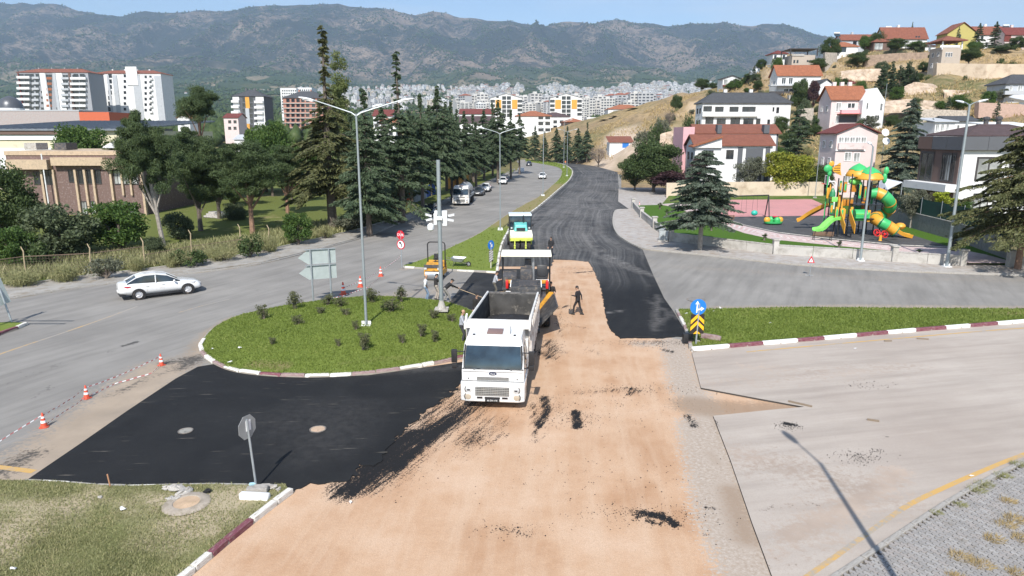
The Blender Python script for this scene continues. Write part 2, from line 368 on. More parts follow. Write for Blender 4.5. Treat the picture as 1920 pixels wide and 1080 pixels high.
def mk_mountain():
 m,nt,b=new_mat('mountain_scrub'); t=N(nt,'ShaderNodeTexCoord'); sx=N(nt,'ShaderNodeSeparateXYZ'); L(nt,t.outputs['Object'],sx.inputs[0])
 big=noise_node(nt,.0011,6,.62); mid=noise_node(nt,.009,7,.72); fine=noise_node(nt,.05,5,.78)
 forest=ramp(nt,fine,[(.35,(.018,.025,.022)),(.55,(.034,.040,.032)),(.7,(.07,.068,.052))]); bare=ramp(nt,fine,[(.3,(.13,.105,.075)),(.55,(.26,.20,.15)),(.75,(.35,.28,.22))])
 s=math_n(nt,'ADD',math_n(nt,'ADD',math_n(nt,'MULTIPLY',big,1.0),math_n(nt,'MULTIPLY',mid,.9)),math_n(nt,'MULTIPLY',fine,.8))
 col=mix(nt,ramp(nt,s,[(.53*2.7-.02,0.),(.53*2.7+.12,1.)])if False else ramp(nt,math_n(nt,'MULTIPLY',s,.37),[(.50,0.),(.56,.9)]),forest,bare)
 v=N(nt,'ShaderNodeTexVoronoi',Scale=.0055); mpn=N(nt,'ShaderNodeMapping'); mpn.inputs['Scale'].default_value=(1,.45,0); mpn.inputs['Rotation'].default_value=(0,0,.5)
 wob=N(nt,'ShaderNodeTexNoise',Scale=.004,Detail=4); L(nt,t.outputs['Object'],wob.inputs['Vector'])
 add=N(nt,'ShaderNodeVectorMath',operation='MULTIPLY_ADD'); L(nt,wob.outputs['Color'],add.inputs[0]); add.inputs[1].default_value=(260,260,0); L(nt,t.outputs['Object'],add.inputs[2])
 L(nt,add.outputs[0],mpn.inputs['Vector']); L(nt,mpn.outputs['Vector'],v.inputs['Vector'])
 sc=N(nt,'ShaderNodeSeparateColor'); L(nt,v.outputs['Color'],sc.inputs[0])
 fld=ramp(nt,sc.outputs[0],[(.0,(.05,.075,.035)),(.3,(.065,.09,.04)),(.52,(.10,.105,.05)),(.64,(.26,.205,.13)),(.8,(.33,.265,.18)),(.9,(.06,.08,.04))])
 fld.node.color_ramp.interpolation='CONSTANT'
 fld=mix(nt,ramp(nt,fine,[(.46,0.),(.62,.85)]),fld,(.045,.06,.03)); fld=mix(nt,ramp(nt,mid,[(.35,.7),(.55,0.)]),fld,(.055,.075,.035))
 zz=math_n(nt,'ADD',sx.outputs[2],math_n(nt,'MULTIPLY',math_n(nt,'SUBTRACT',big,.5),700)); k=ramp(nt,math_n(nt,'DIVIDE',zz,1500),[(.24,0.),(.36,1.)])
 col=mix(nt,k,fld,col); L(nt,col,b.inputs['Base Color']); b.inputs['Roughness'].default_value=.95; b.inputs['Specular IOR Level'].default_value=.05
 bump(nt,b,fine,.6,10); return m
def grid_mesh(name,X,Y,Z,mat):
 a,b=X.shape; idx=np.arange(a*b).reshape(a,b); q=np.stack([idx[:-1,:-1],idx[:-1,1:],idx[1:,1:],idx[1:,:-1]],-1).reshape(-1,4)
 o=np_mesh(name,np.stack([X.ravel(),Y.ravel(),Z.ravel()],1),q,mat,smooth=True); o['kind']='structure'; return o
xs=np.concatenate([np.arange(-500,-120,12),np.arange(-120,20,6),np.arange(20,300,2.5),np.arange(300,521,12)]); ys=np.concatenate([np.arange(-40,110,10),np.arange(110,290,2.5),np.arange(290,641,10)])
gx,gy=np.meshgrid(xs,ys); gz=terrain_h(gx,gy); bumps=np.array([mnoise.fractal((x/9,y/9,0),1,2,4)for x,y in zip(gx.ravel(),gy.ravel())]).reshape(gx.shape)
hillm=np.clip((gz-1.5)/5,0,1); gz=gz+bumps*hillm*1.1
hill=grid_mesh('hillside',gx,gy,gz,mk_terrain())
dzx=np.abs(np.gradient(gz,axis=0)/np.gradient(gy,axis=0)); grn=np.array([mnoise.noise((x/26,y/26,4))for x,y in zip(gx.ravel(),gy.ravel())])
pale=np.clip((dzx.ravel()-.42)*2.2+bumps.ravel()*.5,0,1)*hillm.ravel()
dirt_track=[PT(1205,322,0),]if False else[tuple(G(1120,318)),tuple(G(1165,305)),PT(1190,282,225),PT(1240,262,215)]
pale=np.maximum(pale,fall(pl_dist(np.stack([gx.ravel(),gy.ravel()],1),dirt_track),9)*1.6)
a_=hill.data.attributes.new('pale','FLOAT','POINT'); a_.data.foreach_set('value',np.clip(pale,0,1).astype(np.float32))
gr=np.clip(.15+grn*1.2,0,.75)*np.clip(1.2-pale,0,1); gr=np.where(gx.ravel()<8,.85,gr); gr=np.where((gx.ravel()>30)&(gy.ravel()<145)&(gz.ravel()<5),.8,gr)
a_=hill.data.attributes.new('green','FLOAT','POINT'); a_.data.foreach_set('value',gr.astype(np.float32))
ug=np.linspace(-1.25,1.25,330); yg=np.concatenate([np.geomspace(600,4200,90),np.linspace(4250,8200,120),np.linspace(8300,10500,10)])
uu,yy=np.meshgrid(ug,yg); fx=uu*yy; mz=terrain_h(fx,yy,spur(fx,yy))
grid_mesh('mountain',fx,yy,mz,mk_mountain())
def mh(x,y):return float(np.interp(0,[0,1],[0,0]))+th(x,y)
# -- paved and loose surfaces
def mk_sand():
 m,nt,b=new_mat('compacted_subbase'); f1=noise_node(nt,.35,6,.6); f2=noise_node(nt,9,8,.72); f3=noise_node(nt,55,3,.7); st=noise_node(nt,1.2,5,.6,(1.3,.16,1,-.08))
 col=ramp(nt,f1,[(.34,(.42,.25,.145)),(.5,(.51,.335,.215)),(.66,(.57,.405,.285))]); col=mix(nt,ramp(nt,st,[(.45,0.),(.68,.6)]),col,(.58,.43,.31)); col=mix(nt,ramp(nt,st,[(.2,.5),(.4,0.)]),col,(.44,.25,.14))
 col=mix(nt,ramp(nt,f3,[(.3,.6),(.58,0.)]),col,(.30,.19,.12)); col=mix(nt,ramp(nt,f3,[(.6,0.),(.78,.5)]),col,(.72,.58,.46))
 p=math_n(nt,'ADD',attr(nt,'pale'),math_n(nt,'MULTIPLY',math_n(nt,'SUBTRACT',f2,.5),1.7)); col=mix(nt,ramp(nt,p,[(.42,0.),(.56,.9)]),col,ramp(nt,f2,[(.33,(.29,.24,.19)),(.5,(.365,.315,.265)),(.66,(.46,.41,.36))]))
 d=math_n(nt,'ADD',attr(nt,'damp'),math_n(nt,'MULTIPLY',math_n(nt,'SUBTRACT',f2,.5),1.6)); col=mix(nt,ramp(nt,d,[(.38,0.),(.7,.75)]),col,(.27,.195,.135))
 f4=noise_node(nt,17,6,.75); s4=noise_node(nt,7,5,.6,(1,.09,1,-.42)); k=math_n(nt,'ADD',math_n(nt,'ADD',attr(nt,'spatter'),math_n(nt,'MULTIPLY',math_n(nt,'SUBTRACT',s4,.5),.9)),math_n(nt,'MULTIPLY',math_n(nt,'SUBTRACT',f4,.5),1.6)); k=ramp(nt,k,[(.53,0.),(.60,1.)])
 col=mix(nt,k,col,(.014,.014,.015)); L(nt,col,b.inputs['Base Color']); b.inputs['Roughness'].default_value=.92; b.inputs['Specular IOR Level'].default_value=.2
 bump(nt,b,math_n(nt,'ADD',f2,math_n(nt,'MULTIPLY',k,.3)),.55,.03); return m
def mk_fresh():
 m,nt,b=new_mat('fresh_asphalt'); f1=noise_node(nt,.6,5,.6); f3=noise_node(nt,42,3,.7); f2=noise_node(nt,3,7,.7)
 col=ramp(nt,f1,[(.3,(.010,.0105,.0115)),(.7,(.016,.0165,.0175))]); col=mix(nt,ramp(nt,f3,[(.55,0.),(.8,.45)]),col,(.05,.05,.05))
 col=mix(nt,attr(nt,'rolled'),col,ramp(nt,f2,[(.3,(.040,.041,.043)),(.7,(.078,.077,.077))]))
 cv=N(nt,'ShaderNodeCombineXYZ'); al=attr(nt,'along'); L(nt,math_n(nt,'ADD',attr(nt,'lane'),math_n(nt,'MULTIPLY',noise_node(nt,.05,2,.5),.25)),cv.inputs[0]); L(nt,al,cv.inputs[1]); tn=[]
 for sx_,sy_ in((26,5),(70,9)):
  mp=N(nt,'ShaderNodeMapping'); mp.inputs['Scale'].default_value=(sx_,sy_,1); L(nt,cv.outputs[0],mp.inputs['Vector']); q=N(nt,'ShaderNodeTexNoise',Scale=1,Detail=3,Roughness=.6); L(nt,mp.outputs['Vector'],q.inputs['Vector']); tn.append(q.outputs['Fac'])
 tk=math_n(nt,'MULTIPLY',math_n(nt,'ADD',ramp(nt,tn[0],[(.46,0.),(.66,.62)]),ramp(nt,tn[1],[(.52,0.),(.68,.45)])),math_n(nt,'MULTIPLY',attr(nt,'rolled'),ramp(nt,f2,[(.25,.45),(.6,1.)])))
 col=mix(nt,tk,col,(.20,.195,.185))
 d=math_n(nt,'MULTIPLY',attr(nt,'dust'),ramp(nt,f2,[(.32,.15),(.62,1.)])); col=mix(nt,d,col,ramp(nt,f3,[(.3,(.17,.16,.15)),(.7,(.27,.255,.24))]))
 sc=noise_node(nt,5,4,.6,(.12,2.4,1,.06)); sc2=noise_node(nt,.9,3,.5); f=math_n(nt,'MULTIPLY',ramp(nt,sc,[(.64,0.),(.70,1.)]),ramp(nt,sc2,[(.46,0.),(.56,1.)]))
 col=mix(nt,math_n(nt,'MULTIPLY',f,.55),col,(.25,.22,.18)); L(nt,col,b.inputs['Base Color'])
 L(nt,ramp(nt,f3,[(.3,.62),(.7,.85)]),b.inputs['Roughness']); b.inputs['Specular IOR Level'].default_value=.16; bump(nt,b,f3,.8,.014); return m
def mk_old(name,c0,c1,dust=(.41,.325,.24),ang=1.13):
 m,nt,b=new_mat(name); f1=noise_node(nt,.16,6,.6); st=noise_node(nt,.9,6,.62,(.16,1.5,1,ang)); f2=noise_node(nt,6,7,.72); f3=noise_node(nt,60,2,.6)
 col=ramp(nt,f1,[(.3,c0),(.7,c1)]); col=mix(nt,ramp(nt,st,[(.46,0.),(.7,.5)]),col,tuple(c*.70 for c in c0)); col=mix(nt,ramp(nt,st,[(.22,.4),(.42,0.)]),col,tuple(min(.6,c*1.28)for c in c1))
 col=mix(nt,ramp(nt,f3,[(.3,.35),(.55,0.)]),col,tuple(c*.6 for c in c0)); col=mix(nt,ramp(nt,f2,[(.68,0.),(.78,.35)]),col,tuple(c*.5 for c in c0))
 d=math_n(nt,'ADD',attr(nt,'dust'),math_n(nt,'MULTIPLY',math_n(nt,'SUBTRACT',f2,.5),1.5)); col=mix(nt,ramp(nt,d,[(.42,0.),(.72,.8)]),col,mix(nt,ramp(nt,f1,[(.4,0.),(.6,1.)]),dust,tuple(x*.62 for x in dust)))
 t=math_n(nt,'ADD',attr(nt,'tar'),math_n(nt,'MULTIPLY',math_n(nt,'SUBTRACT',f2,.5),1.3)); col=mix(nt,ramp(nt,t,[(.42,0.),(.62,.9)]),col,(.055,.053,.05))
 k=math_n(nt,'ADD',attr(nt,'spatter'),math_n(nt,'MULTIPLY',math_n(nt,'SUBTRACT',noise_node(nt,15,6,.75),.5),1.9)); col=mix(nt,ramp(nt,k,[(.54,0.),(.61,1.)]),col,(.016,.016,.017))
 y=math_n(nt,'ADD',attr(nt,'paint'),math_n(nt,'MULTIPLY',math_n(nt,'SUBTRACT',f2,.5),.9)); col=mix(nt,ramp(nt,y,[(.42,0.),(.7,.85)]),col,(.52,.31,.09))
 L(nt,col,b.inputs['Base Color']); b.inputs['Roughness'].default_value=.88; b.inputs['Specular IOR Level'].default_value=.25; bump(nt,b,f3,.5,.012); return m
def mk_turf(name,a,b_,dry=(.24,.20,.10)):
 m,nt,b=new_mat(name); f1=noise_node(nt,.5,6,.65); f2=noise_node(nt,4,6,.7); f3=noise_node(nt,45,3,.7)
 col=mix(nt,f2,a,b_); col=mix(nt,ramp(nt,f3,[(.35,.5),(.6,0.)]),col,tuple(c*.5 for c in a))
 d=math_n(nt,'ADD',attr(nt,'dry'),math_n(nt,'MULTIPLY',math_n(nt,'SUBTRACT',f1,.5),1.3)); col=mix(nt,ramp(nt,d,[(.38,0.),(.8,.9)]),col,dry)
 L(nt,col,b.inputs['Base Color']); b.inputs['Roughness'].default_value=.95; b.inputs['Specular IOR Level'].default_value=.1; bump(nt,b,f3,.8,.03); return m
SAND,FRESH=mk_sand(),mk_fresh()
OLD=mk_old('worn_asphalt',(.205,.195,.18),(.30,.285,.262))
APRON=mk_old('dusty_apron',(.36,.308,.265),(.445,.395,.345),(.50,.395,.315),.22)
def strokes(P,lst):
 out=np.zeros(len(P))
 for pts,w,s in lst:out=np.maximum(out,fall(pl_dist(P,[G(*q)for q in pts]),w)**.7*s)
 return out
road_px=[(-700,660),(-300,607),(0,564),(150,540),(300,520),(480,497),(600,468),(690,443),(760,414),(830,385),(900,352),(945,332),(972,318),(975,309),(968,302),(1000,294),(1045,300),(1090,308),(1165,328),(1165,400),(1205,465),(1330,478),(1500,497),(1700,508),(1920,516),(2500,545),(2900,1000),(2300,1500),(-600,1500),(-1200,900)]
road=sheet('road',GP(road_px),.55,0,OLD,{'dust':lambda P:strokes(P,[([(310,690),(230,750),(120,830),(-40,940)],2.6,.95),([(380,640),(350,680),(300,730)],1.2,.8),([(760,505),(880,452),(960,402),(1030,352)],1.1,.75),([(372,660),(388,625),(440,595)],.9,.8),([(1215,475),(1245,560),(1280,585)],1.2,.45),([(1260,500),(1600,520),(1920,525)],3.5,.45),([(1300,578),(1600,574),(2000,578)],1.2,.7),([(700,560),(860,540)],3.5,.55)]),'tar':lambda P:strokes(P,[([(200,660),(270,635)],.16,.9),([(20,720),(130,675)],.35,.62),([(60,755),(100,718),(140,707)],.22,.6),([(300,655),(325,650)],.3,.8),([(310,680),(380,668),(340,690)],1.0,.66),([(0,700),(250,690)],.18,.45),([(480,545),(600,530),(700,515)],1.1,.42),([(740,540),(800,545)],.12,.9),([(1290,572),(1310,563)],.3,.9),([(200,745),(300,700)],.7,.6),([(0,890),(60,850)],1.2,.62),([(1130,500),(1200,478)],.5,.4)]),'paint0':lambda P:strokes(P,[([(-60,690),(0,665),(130,620),(215,588),(250,575)],.14,.78),([(340,586),(420,562)],.1,.5),([(-20,874),(60,884)],.22,.85),([(345,660),(362,672)],.3,.7),([(640,500),(760,455),(900,395)],.1,.42)]),'spatter':lambda P:strokes(P,[([(1210,570),(1290,572)],.5,.3)])})
sp=[([(905,745),(800,815),(690,905)],1.7,.70),([(845,788),(758,842),(655,918)],1.25,.86),([(775,812),(735,842),(690,884)],.8,1.0),([(925,790),(870,830)],1.5,.54),([(1005,760),(1010,820)],1.1,.40),([(905,740),(760,852),(668,925)],.62,.62),([(850,785),(770,850),(690,905)],.38,.95),([(835,800),(745,880)],.3,1.0),([(800,808),(735,862),(672,915)],.35,.7),([(790,830),(716,898)],.2,.8),([(880,760),(840,805),(780,845)],.9,.45),([(870,745),(830,770),(800,800)],.8,.55),([(860,815),(830,825),(905,800)],.55,.55),([(940,790),(890,830),(860,855)],1.1,.50),([(945,815),(905,835)],.45,.62),([(855,730),(800,780),(735,835)],1.1,.62),([(1020,745),(1025,770),(1012,800)],.42,.80),([(1002,755),(1002,830)],.3,.6),([(1043,745),(1040,762)],.25,.5),([(1080,772),(1082,802)],.33,1.0),([(1082,738),(1150,732),(1195,730)],.5,.52),([(1178,728),(1195,732),(1180,740)],.4,.72),([(1200,962),(1240,968),(1268,985)],.32,.95),([(1195,970),(1235,985)],.2,.8),([(1150,945),(1200,962)],.5,.42),([(930,990),(955,995),(990,1003)],.35,.55),([(1040,650),(1050,660)],.9,.55),([(1010,660),(1030,670),(1030,640)],.9,.62),([(1040,580),(1065,573)],.55,.62),([(1082,612),(1100,616)],.3,.6),([(1040,500),(1110,505)],.4,.55),([(1075,512),(1118,508)],.3,.85),([(1060,525),(1078,527)],.25,.6),([(1180,645),(1290,640)],1.2,.46),([(1160,640),(1250,640)],.5,.5),([(1240,655),(1260,660)],.5,.6),([(1100,655),(1130,665)],.8,.4),([(1100,780),(1160,780)],.5,.42),([(1120,690),(1140,700)],.5,.4),([(1290,780),(1300,800)],.4,.7),([(1050,630),(1048,600)],.5,.5),([(1325,950),(1335,952)],.2,.9),([(1325,1005),(1365,1010)],.15,.7),([(1190,760),(1220,765)],.6,.3),([(990,735),(975,765)],1.0,.45)]
sheet('compacted_base',smooth_line(GP([(200,1250),(340,1086),(440,1005),(548,925),(510,880),(600,720),(860,650),(905,600),(890,560),(930,478),(1108,478),(1150,545),(1180,620),(1296,640),(1320,700),(1545,755),(1545,785),(1420,850),(1480,1080),(1600,1300)]),1),.19,.006,SAND,{'spatter':lambda P:np.maximum(strokes(P,sp),.10+.05*vnoise(P,.25,3)),'pale':lambda P:strokes(P,[([(1315,800),(1360,960),(1420,1090),(1450,1200)],1.5,.95),([(1265,640),(1285,720),(1340,800)],1.5,.8),([(1200,645),(1290,645)],1.3,.6),([(900,800),(1000,790)],1.2,.25)]),'damp':lambda P:strokes(P,[([(1300,760),(1400,772),(1510,772)],1.5,1.0),([(1370,920),(1400,1010)],.8,.75),([(1330,850),(1345,870)],.5,.5),([(560,1010),(590,1035)],.8,.3),([(1150,850),(1180,860)],.9,.25),([(1060,880),(1050,930)],.7,.2)])},skirt=.02)
A_px=[(46,905),(150,834),(240,771),(330,711),(371,689),(402,684),(432,697),(520,708),(580,708),(690,705),(762,695),(866,680)]
A_rag=[(880,700),(862,724),(845,745),(812,760),(798,776),(765,800),(738,826),(728,842),(715,866),(690,872),(672,876),(676,890),(655,900),(600,909),(552,921)]
A_low=[(530,915),(480,914),(400,912),(300,913),(210,915),(120,908)]
def seg_rough(px,amp,seed):return[Vector((p.x+amp*(mnoise.noise((p.x*1.7,p.y*1.7,seed))+.8*mnoise.noise((p.x*5.3,p.y*5.3,seed))),p.y+amp*(mnoise.noise((p.x*1.7,p.y*1.7,seed+7))+.8*mnoise.noise((p.x*5.3,p.y*5.3,seed+7)))))for p in resample(GP(px),.12,False)]
matA=sheet('fresh_asphalt_mat',[Vector(G(*p)[:2])for p in A_px]+seg_rough(A_rag,.28,3)+seg_rough(A_low,.03,5),.3,.04,FRESH,{'dust':lambda P:strokes(P,[([(560,790),(640,780),(600,830)],2.2,.10),([(690,700),(860,690)],.5,.25)]),'rolled':lambda P:P[:,0]*0+.05},skirt=.036)
B_left=[(936,500),(940,478),(945,458),(953,441),(967,419),(1008,392),(1048,358),(1069,338),(1075,324),(1070,314),(1052,306),(1012,299),(990,295)]
B_right=[(1010,292),(1045,299),(1088,307),(1125,314),(1158,323),(1160,350),(1159,378),(1180,393),(1153,396),(1151,420),(1158,440),(1175,453),(1190,461),(1205,469),(1224,515),(1245,560),(1262,584),(1280,614),(1291,633)]
B_low=[(1270,632),(1230,635),(1190,634),(1165,636),(1146,622),(1138,600),(1133,572),(1128,548),(1117,515),(1104,491),(1070,488),(1038,487),(1034,500)]
dl=[([(1000,420-k),(1060,372-k*.8),(1085,345-k*.4),(1090+k*.6,330)],.16,.75)for k in(0,6,12)]+[([(1035+k,415),(1085+k,360),(1112+k,335),(1105+k,320)],.2,.5+.2*(i%2))for i,k in enumerate((0,12,22,34,46,58))]
dl+=[([(1030+k,405),(1078+k,362),(1102+k,338),(1098+k,322),(1080+k*.8,311)],.1+.12*(i%3),.35+.3*((i*7)%3)/2)for i,k in enumerate(range(-14,58,5))]+[([(985+k,470),(1020+k,430),(1060+k*.95,392),(1096+k*.8,360)],.12+.1*(i%3),.3+.25*((i*5)%3)/2)for i,k in enumerate(range(-14,100,8))]+[([(1060+k*.4,478),(1090+k,440),(1118+k*.6,380)],.3,.3)for k in(0,20,45)]+[([(1040+k,470),(1075+k,440),(1100+k,400),(1120+k,350)],.25,.5)for k in(0,14,30,42)]+[([(1070,420),(1098,450),(1115,478),(1180,505),(1235,520)],.5,.65),([(1075,415),(1108,455),(1140,480),(1240,525)],.22,.8),([(1110,430),(1150,455),(1205,478)],.3,.6),([(960,420),(1160,408)],.8,.28),([(1000,380),(1160,376)],1.0,.3),([(1040,395),(1160,383)],.5,.3),([(1235,555),(1228,620)],.25,.5),([(1262,585),(1225,615)],.25,.5),([(1215,565),(1275,600)],.2,.45),([(1040,480),(1150,500)],.8,.25),([(950,470),(1030,470)],2.2,.3),([(1140,588),(1160,584)],.12,.9)]
matB=sheet('fresh_asphalt_road',smooth_line(GP(B_left),5)+[Vector(G(*p)[:2])for p in B_right]+seg_rough(B_low,.13,11),.3,.045,FRESH,{'lane':lambda P:pl_dist(P,GP(B_left))/(pl_dist(P,GP(B_left))+pl_dist(P,GP(B_right[:9]+B_right[10:]))+.1),'along':lambda P:P[:,1]/300,'dust':lambda P:np.maximum(strokes(P,dl),.0),'rolled':lambda P:np.clip((P[:,1]-44)/12,.05,1)*(.75+.6*vnoise(P,.12,9))},skirt=.042)
sheet('fresh_asphalt_patch',[Vector(G(*p)[:2])for p in[(888,511),(932,514),(938,505),(1030,505),(1020,560),(960,600),(905,604),(880,590),(838,573),(858,548)]],.3,.036,FRESH,{'dust':lambda P:strokes(P,[([(850,572),(880,540)],1.2,.18)]),'rolled':lambda P:P[:,0]*0+.2},skirt=.033)
slab_px=[(1297,664),(1314,730),(1420,750),(1508,766),(1440,772),(1337,783),(1370,868),(1410,985),(1447,1085),(1500,1240),(1520,1240),(1440,1180),(1573,1081),(1640,1037),(1785,941),(1920,869),(2100,786),(2500,690),(2700,600),(2150,586),(1920,607),(1700,625),(1500,643),(1320,658)]
slab_px=slab_px[:9]+[(1478,1180),(1500,1130)]+slab_px[12:]
CUT=pm('cut_asphalt_edge',(.045,.04,.035),.95)
sheet('dusty_apron',GP(slab_px),.24,.075,APRON,{'dust':lambda P:np.clip(strokes(P,[([(1330,720),(1700,690)],3.0,.5),([(1380,860),(1480,880),(1650,930)],2.6,.62),([(1480,1010),(1600,950),(1680,890)],1.0,.8),([(1420,1050),(1560,1010)],1.6,.55),([(1400,690),(1560,700)],1.4,.55),([(1450,985),(1530,920)],1.3,.45)]),0,1),'tar':lambda P:strokes(P,[([(1430,960),(1520,950)],1.0,.35),([(1560,900),(1680,870)],1.2,.3),([(1440,1075),(1480,1055)],.8,.35)]),'paint0':lambda P:strokes(P,[([(1480,1100),(1560,1050),(1700,950)],.13,.55),([(1700,950),(1830,888),(1930,848),(2100,790)],.13,.95),([(1300,668),(1440,655),(1700,632),(1920,614),(2200,600)],.13,.66)]),'spatter':lambda P:np.maximum(strokes(P,[([(1470,797),(1492,801)],.26,1.0),([(1600,862),(1612,852)],.28,.6),([(1640,845),(1652,847)],.16,.85),([(1612,876),(1640,868)],.4,.42),([(1655,822),(1665,823)],.14,.7),([(1530,825),(1600,815)],.6,.35),([(1615,725),(1640,720)],.7,.38),([(1480,768),(1500,772)],.4,.45),([(1340,790),(1345,805)],.2,.6)]),.06)},skirt=.085,skirt_mat=CUT)
# -- kerbs, one stone at a time
KW=pm('kerb_white',(.70,.68,.63),.75,dirt=(.38,.33,.27),dirt_amt=.55,bmp=.4); KWN=pm('kerb_white_new',(.80,.79,.76),.7,dirt=(.5,.45,.38),dirt_amt=.2,bmp=.3)
KM=pm('kerb_maroon',(.17,.045,.065),.7,dirt=(.30,.22,.2),dirt_amt=.45,bmp=.4); KMO=pm('kerb_maroon_worn',(.23,.135,.14),.8,dirt=(.36,.30,.26),dirt_amt=.75,bmp=.5); KC=pm('kerb_concrete',(.36,.34,.31),.9,dirt=(.22,.2,.17),dirt_amt=.5,bmp=.5)
KB=pm('kerb_bedding',(.27,.24,.20),.95)
def stone_mesh(mat):
 b=MB(); b.prism([(-.5,-.3),(.5,-.3),(.5,.92),(.30,1.0),(-.5,1.0)],-.5,.5,'x')
 return b.build('kerb_stone',mat,bevel=.05,seg=1).data
STONE={}
for k_,m_ in(('w',KW),('W',KWN),('m',KM),('o',KMO),('c',KC)):
 STONE[k_]=stone_mesh(m_); bpy.data.objects.remove(bpy.data.objects['kerb_stone'])
def kerb(name,line,pattern,length=.9,w=.16,h=.15,z=0.,out=1,worn=.0,gap=.025):
 """line of stones; out=+1 puts the sloped face to the right of the walking direction"""
 base=MB(); pts=resample(line,.6,False)
 for a,b_ in zip(pts[:-1],pts[1:]):
  d=(b_-a).normalized(); n=Vector((d.y,-d.x))*w*.55
  base.put([(a.x+n.x,a.y+n.y,z-.05),(b_.x+n.x,b_.y+n.y,z-.05),(b_.x-n.x,b_.y-n.y,z-.05),(a.x-n.x,a.y-n.y,z-.05),(a.x+n.x*.8,a.y+n.y*.8,z+h*.55),(b_.x+n.x*.8,b_.y+n.y*.8,z+h*.55),(b_.x-n.x*.8,b_.y-n.y*.8,z+h*.55),(a.x-n.x*.8,a.y-n.y*.8,z+h*.55)],[(3,2,1,0),(4,5,6,7),(0,1,5,4),(2,3,7,6)])
 root=base.build(name,KB); root['kind']='structure'
 P=resample(line,.05,False); i=0; k=0; n=len(P)
 step=max(2,int(round(length/.05)))
 while i<n-4:
  L_=step*random.choice((1,1,1,.9,.62))if worn else step; j=min(n-1,int(i+L_)); a,b_=P[i],P[j]; d=b_-a
  if d.length<.15:break
  key=pattern[k%len(pattern)]
  o=inst(STONE[key],'kerb_stone',root,((a.x+b_.x)/2,(a.y+b_.y)/2,z+random.uniform(-1,1)*.012*worn),(random.uniform(-1,1)*.03*worn,0,math.atan2(d.y,d.x)+(0 if out>0 else math.pi)+random.uniform(-1,1)*.02*worn),(d.length-gap,w,h*(1+.1*worn*random.uniform(-1,1))))
  i=j; k+=1
 return root
isl_front=[(383,640),(376,652),(384,668),(404,683),(440,697),(500,705),(580,708),(640,706),(700,702),(770,692),(830,680),(880,668),(905,655)]
isl_back=[(905,655),(930,630),(925,608),(895,592),(865,578),(830,569),(770,562),(700,559),(640,563),(570,571),(500,583),(440,598),(400,620),(383,640)]
isl=smooth_line(GP(isl_front[:-1]+isl_back[:-1]),4,True)
kerb('island_kerb',smooth_line(GP(isl_front),6),'wwowwowwmowwoowwomowww',.95,.2,.17,.0,-1,1)
kerb('island_kerb',smooth_line(GP(isl_back),6),'cccccwcccc',.95,.18,.12,.0,-1,1)
lawn_edge=[(345,1086),(440,1006),(500,958),(546,924)]
kerb('lawn_kerb',[Vector(G(300,1122)[:2])]+[Vector(G(*p)[:2])for p in lawn_edge],'wwmmwwo',1.0,.2,.17,.0,1,.5)
kerb('lawn_back_kerb',GP([(46,905),(120,908),(210,916),(300,914),(400,912),(478,913)]),'cwccwcc',.9,.12,.09,.0,-1,1)
kerb('right_island_kerb',GP([(1297,660),(1320,658),(1500,643),(1700,625),(1920,607),(2150,586)]),'WWMMWWMM'.replace('M','m')[0:8],1.02,.2,.20,.06,1,.15,.012)
kerb('right_island_side_kerb',GP([(1295,655),(1293,640),(1283,612),(1268,584)]),'cowcowwo',.9,.18,.16,0,1,1)
kerb('walk_kerb',smooth_line(GP([(1182,394),(1160,394),(1152,400),(1150,420),(1158,440),(1175,453),(1190,461),(1210,468),(1260,473),(1330,480),(1500,498),(1700,510),(1920,518),(2400,542)]),5),'c',1.0,.2,.16,0,1,.4)
med_r=[(932,510),(936,478),(942,456),(950,440),(965,418),(1006,391),(1046,357),(1067,338),(1073,324),(1068,315),(1050,307),(1010,300),(985,297)]
kerb('median_kerb',smooth_line(GP(med_r),6),'wwcwwwcw',.9,.2,.16,0,1,1)
kerb('median_kerb',smooth_line(GP([(757,502),(800,505),(870,509),(930,512)]),4),'wcwwcw',.9,.2,.14,0,1,1)
med_l=[(757,500),(800,486),(860,459),(900,439),(935,415),(962,397),(990,381),(1012,369),(1035,349),(1048,337),(1054,325),(1051,317),(1038,312),(1005,306),(985,303)]
kerb('median_kerb',smooth_line(GP(med_l),5),'c',.95,.16,.10,0,-1,.6)
kerb('pavement_kerb',smooth_line(GP([(-300,607),(0,564),(150,540),(300,520),(480,497),(600,468),(690,443),(760,414),(830,385),(900,352),(945,332),(968,320)]),4),'c',1.0,.16,.12,0,1,1)
kerb('left_corner_kerb',GP([(-60,652),(0,628),(30,618),(50,609)]),'wmmw',1.1,.2,.17,0,1,.3)
kerb('paver_kerb',smooth_line(GP([(1470,1155),(1573,1082),(1640,1038),(1785,942),(1920,870),(2100,788)]),4),'c',1.0,.14,.07,.075,1,.8)
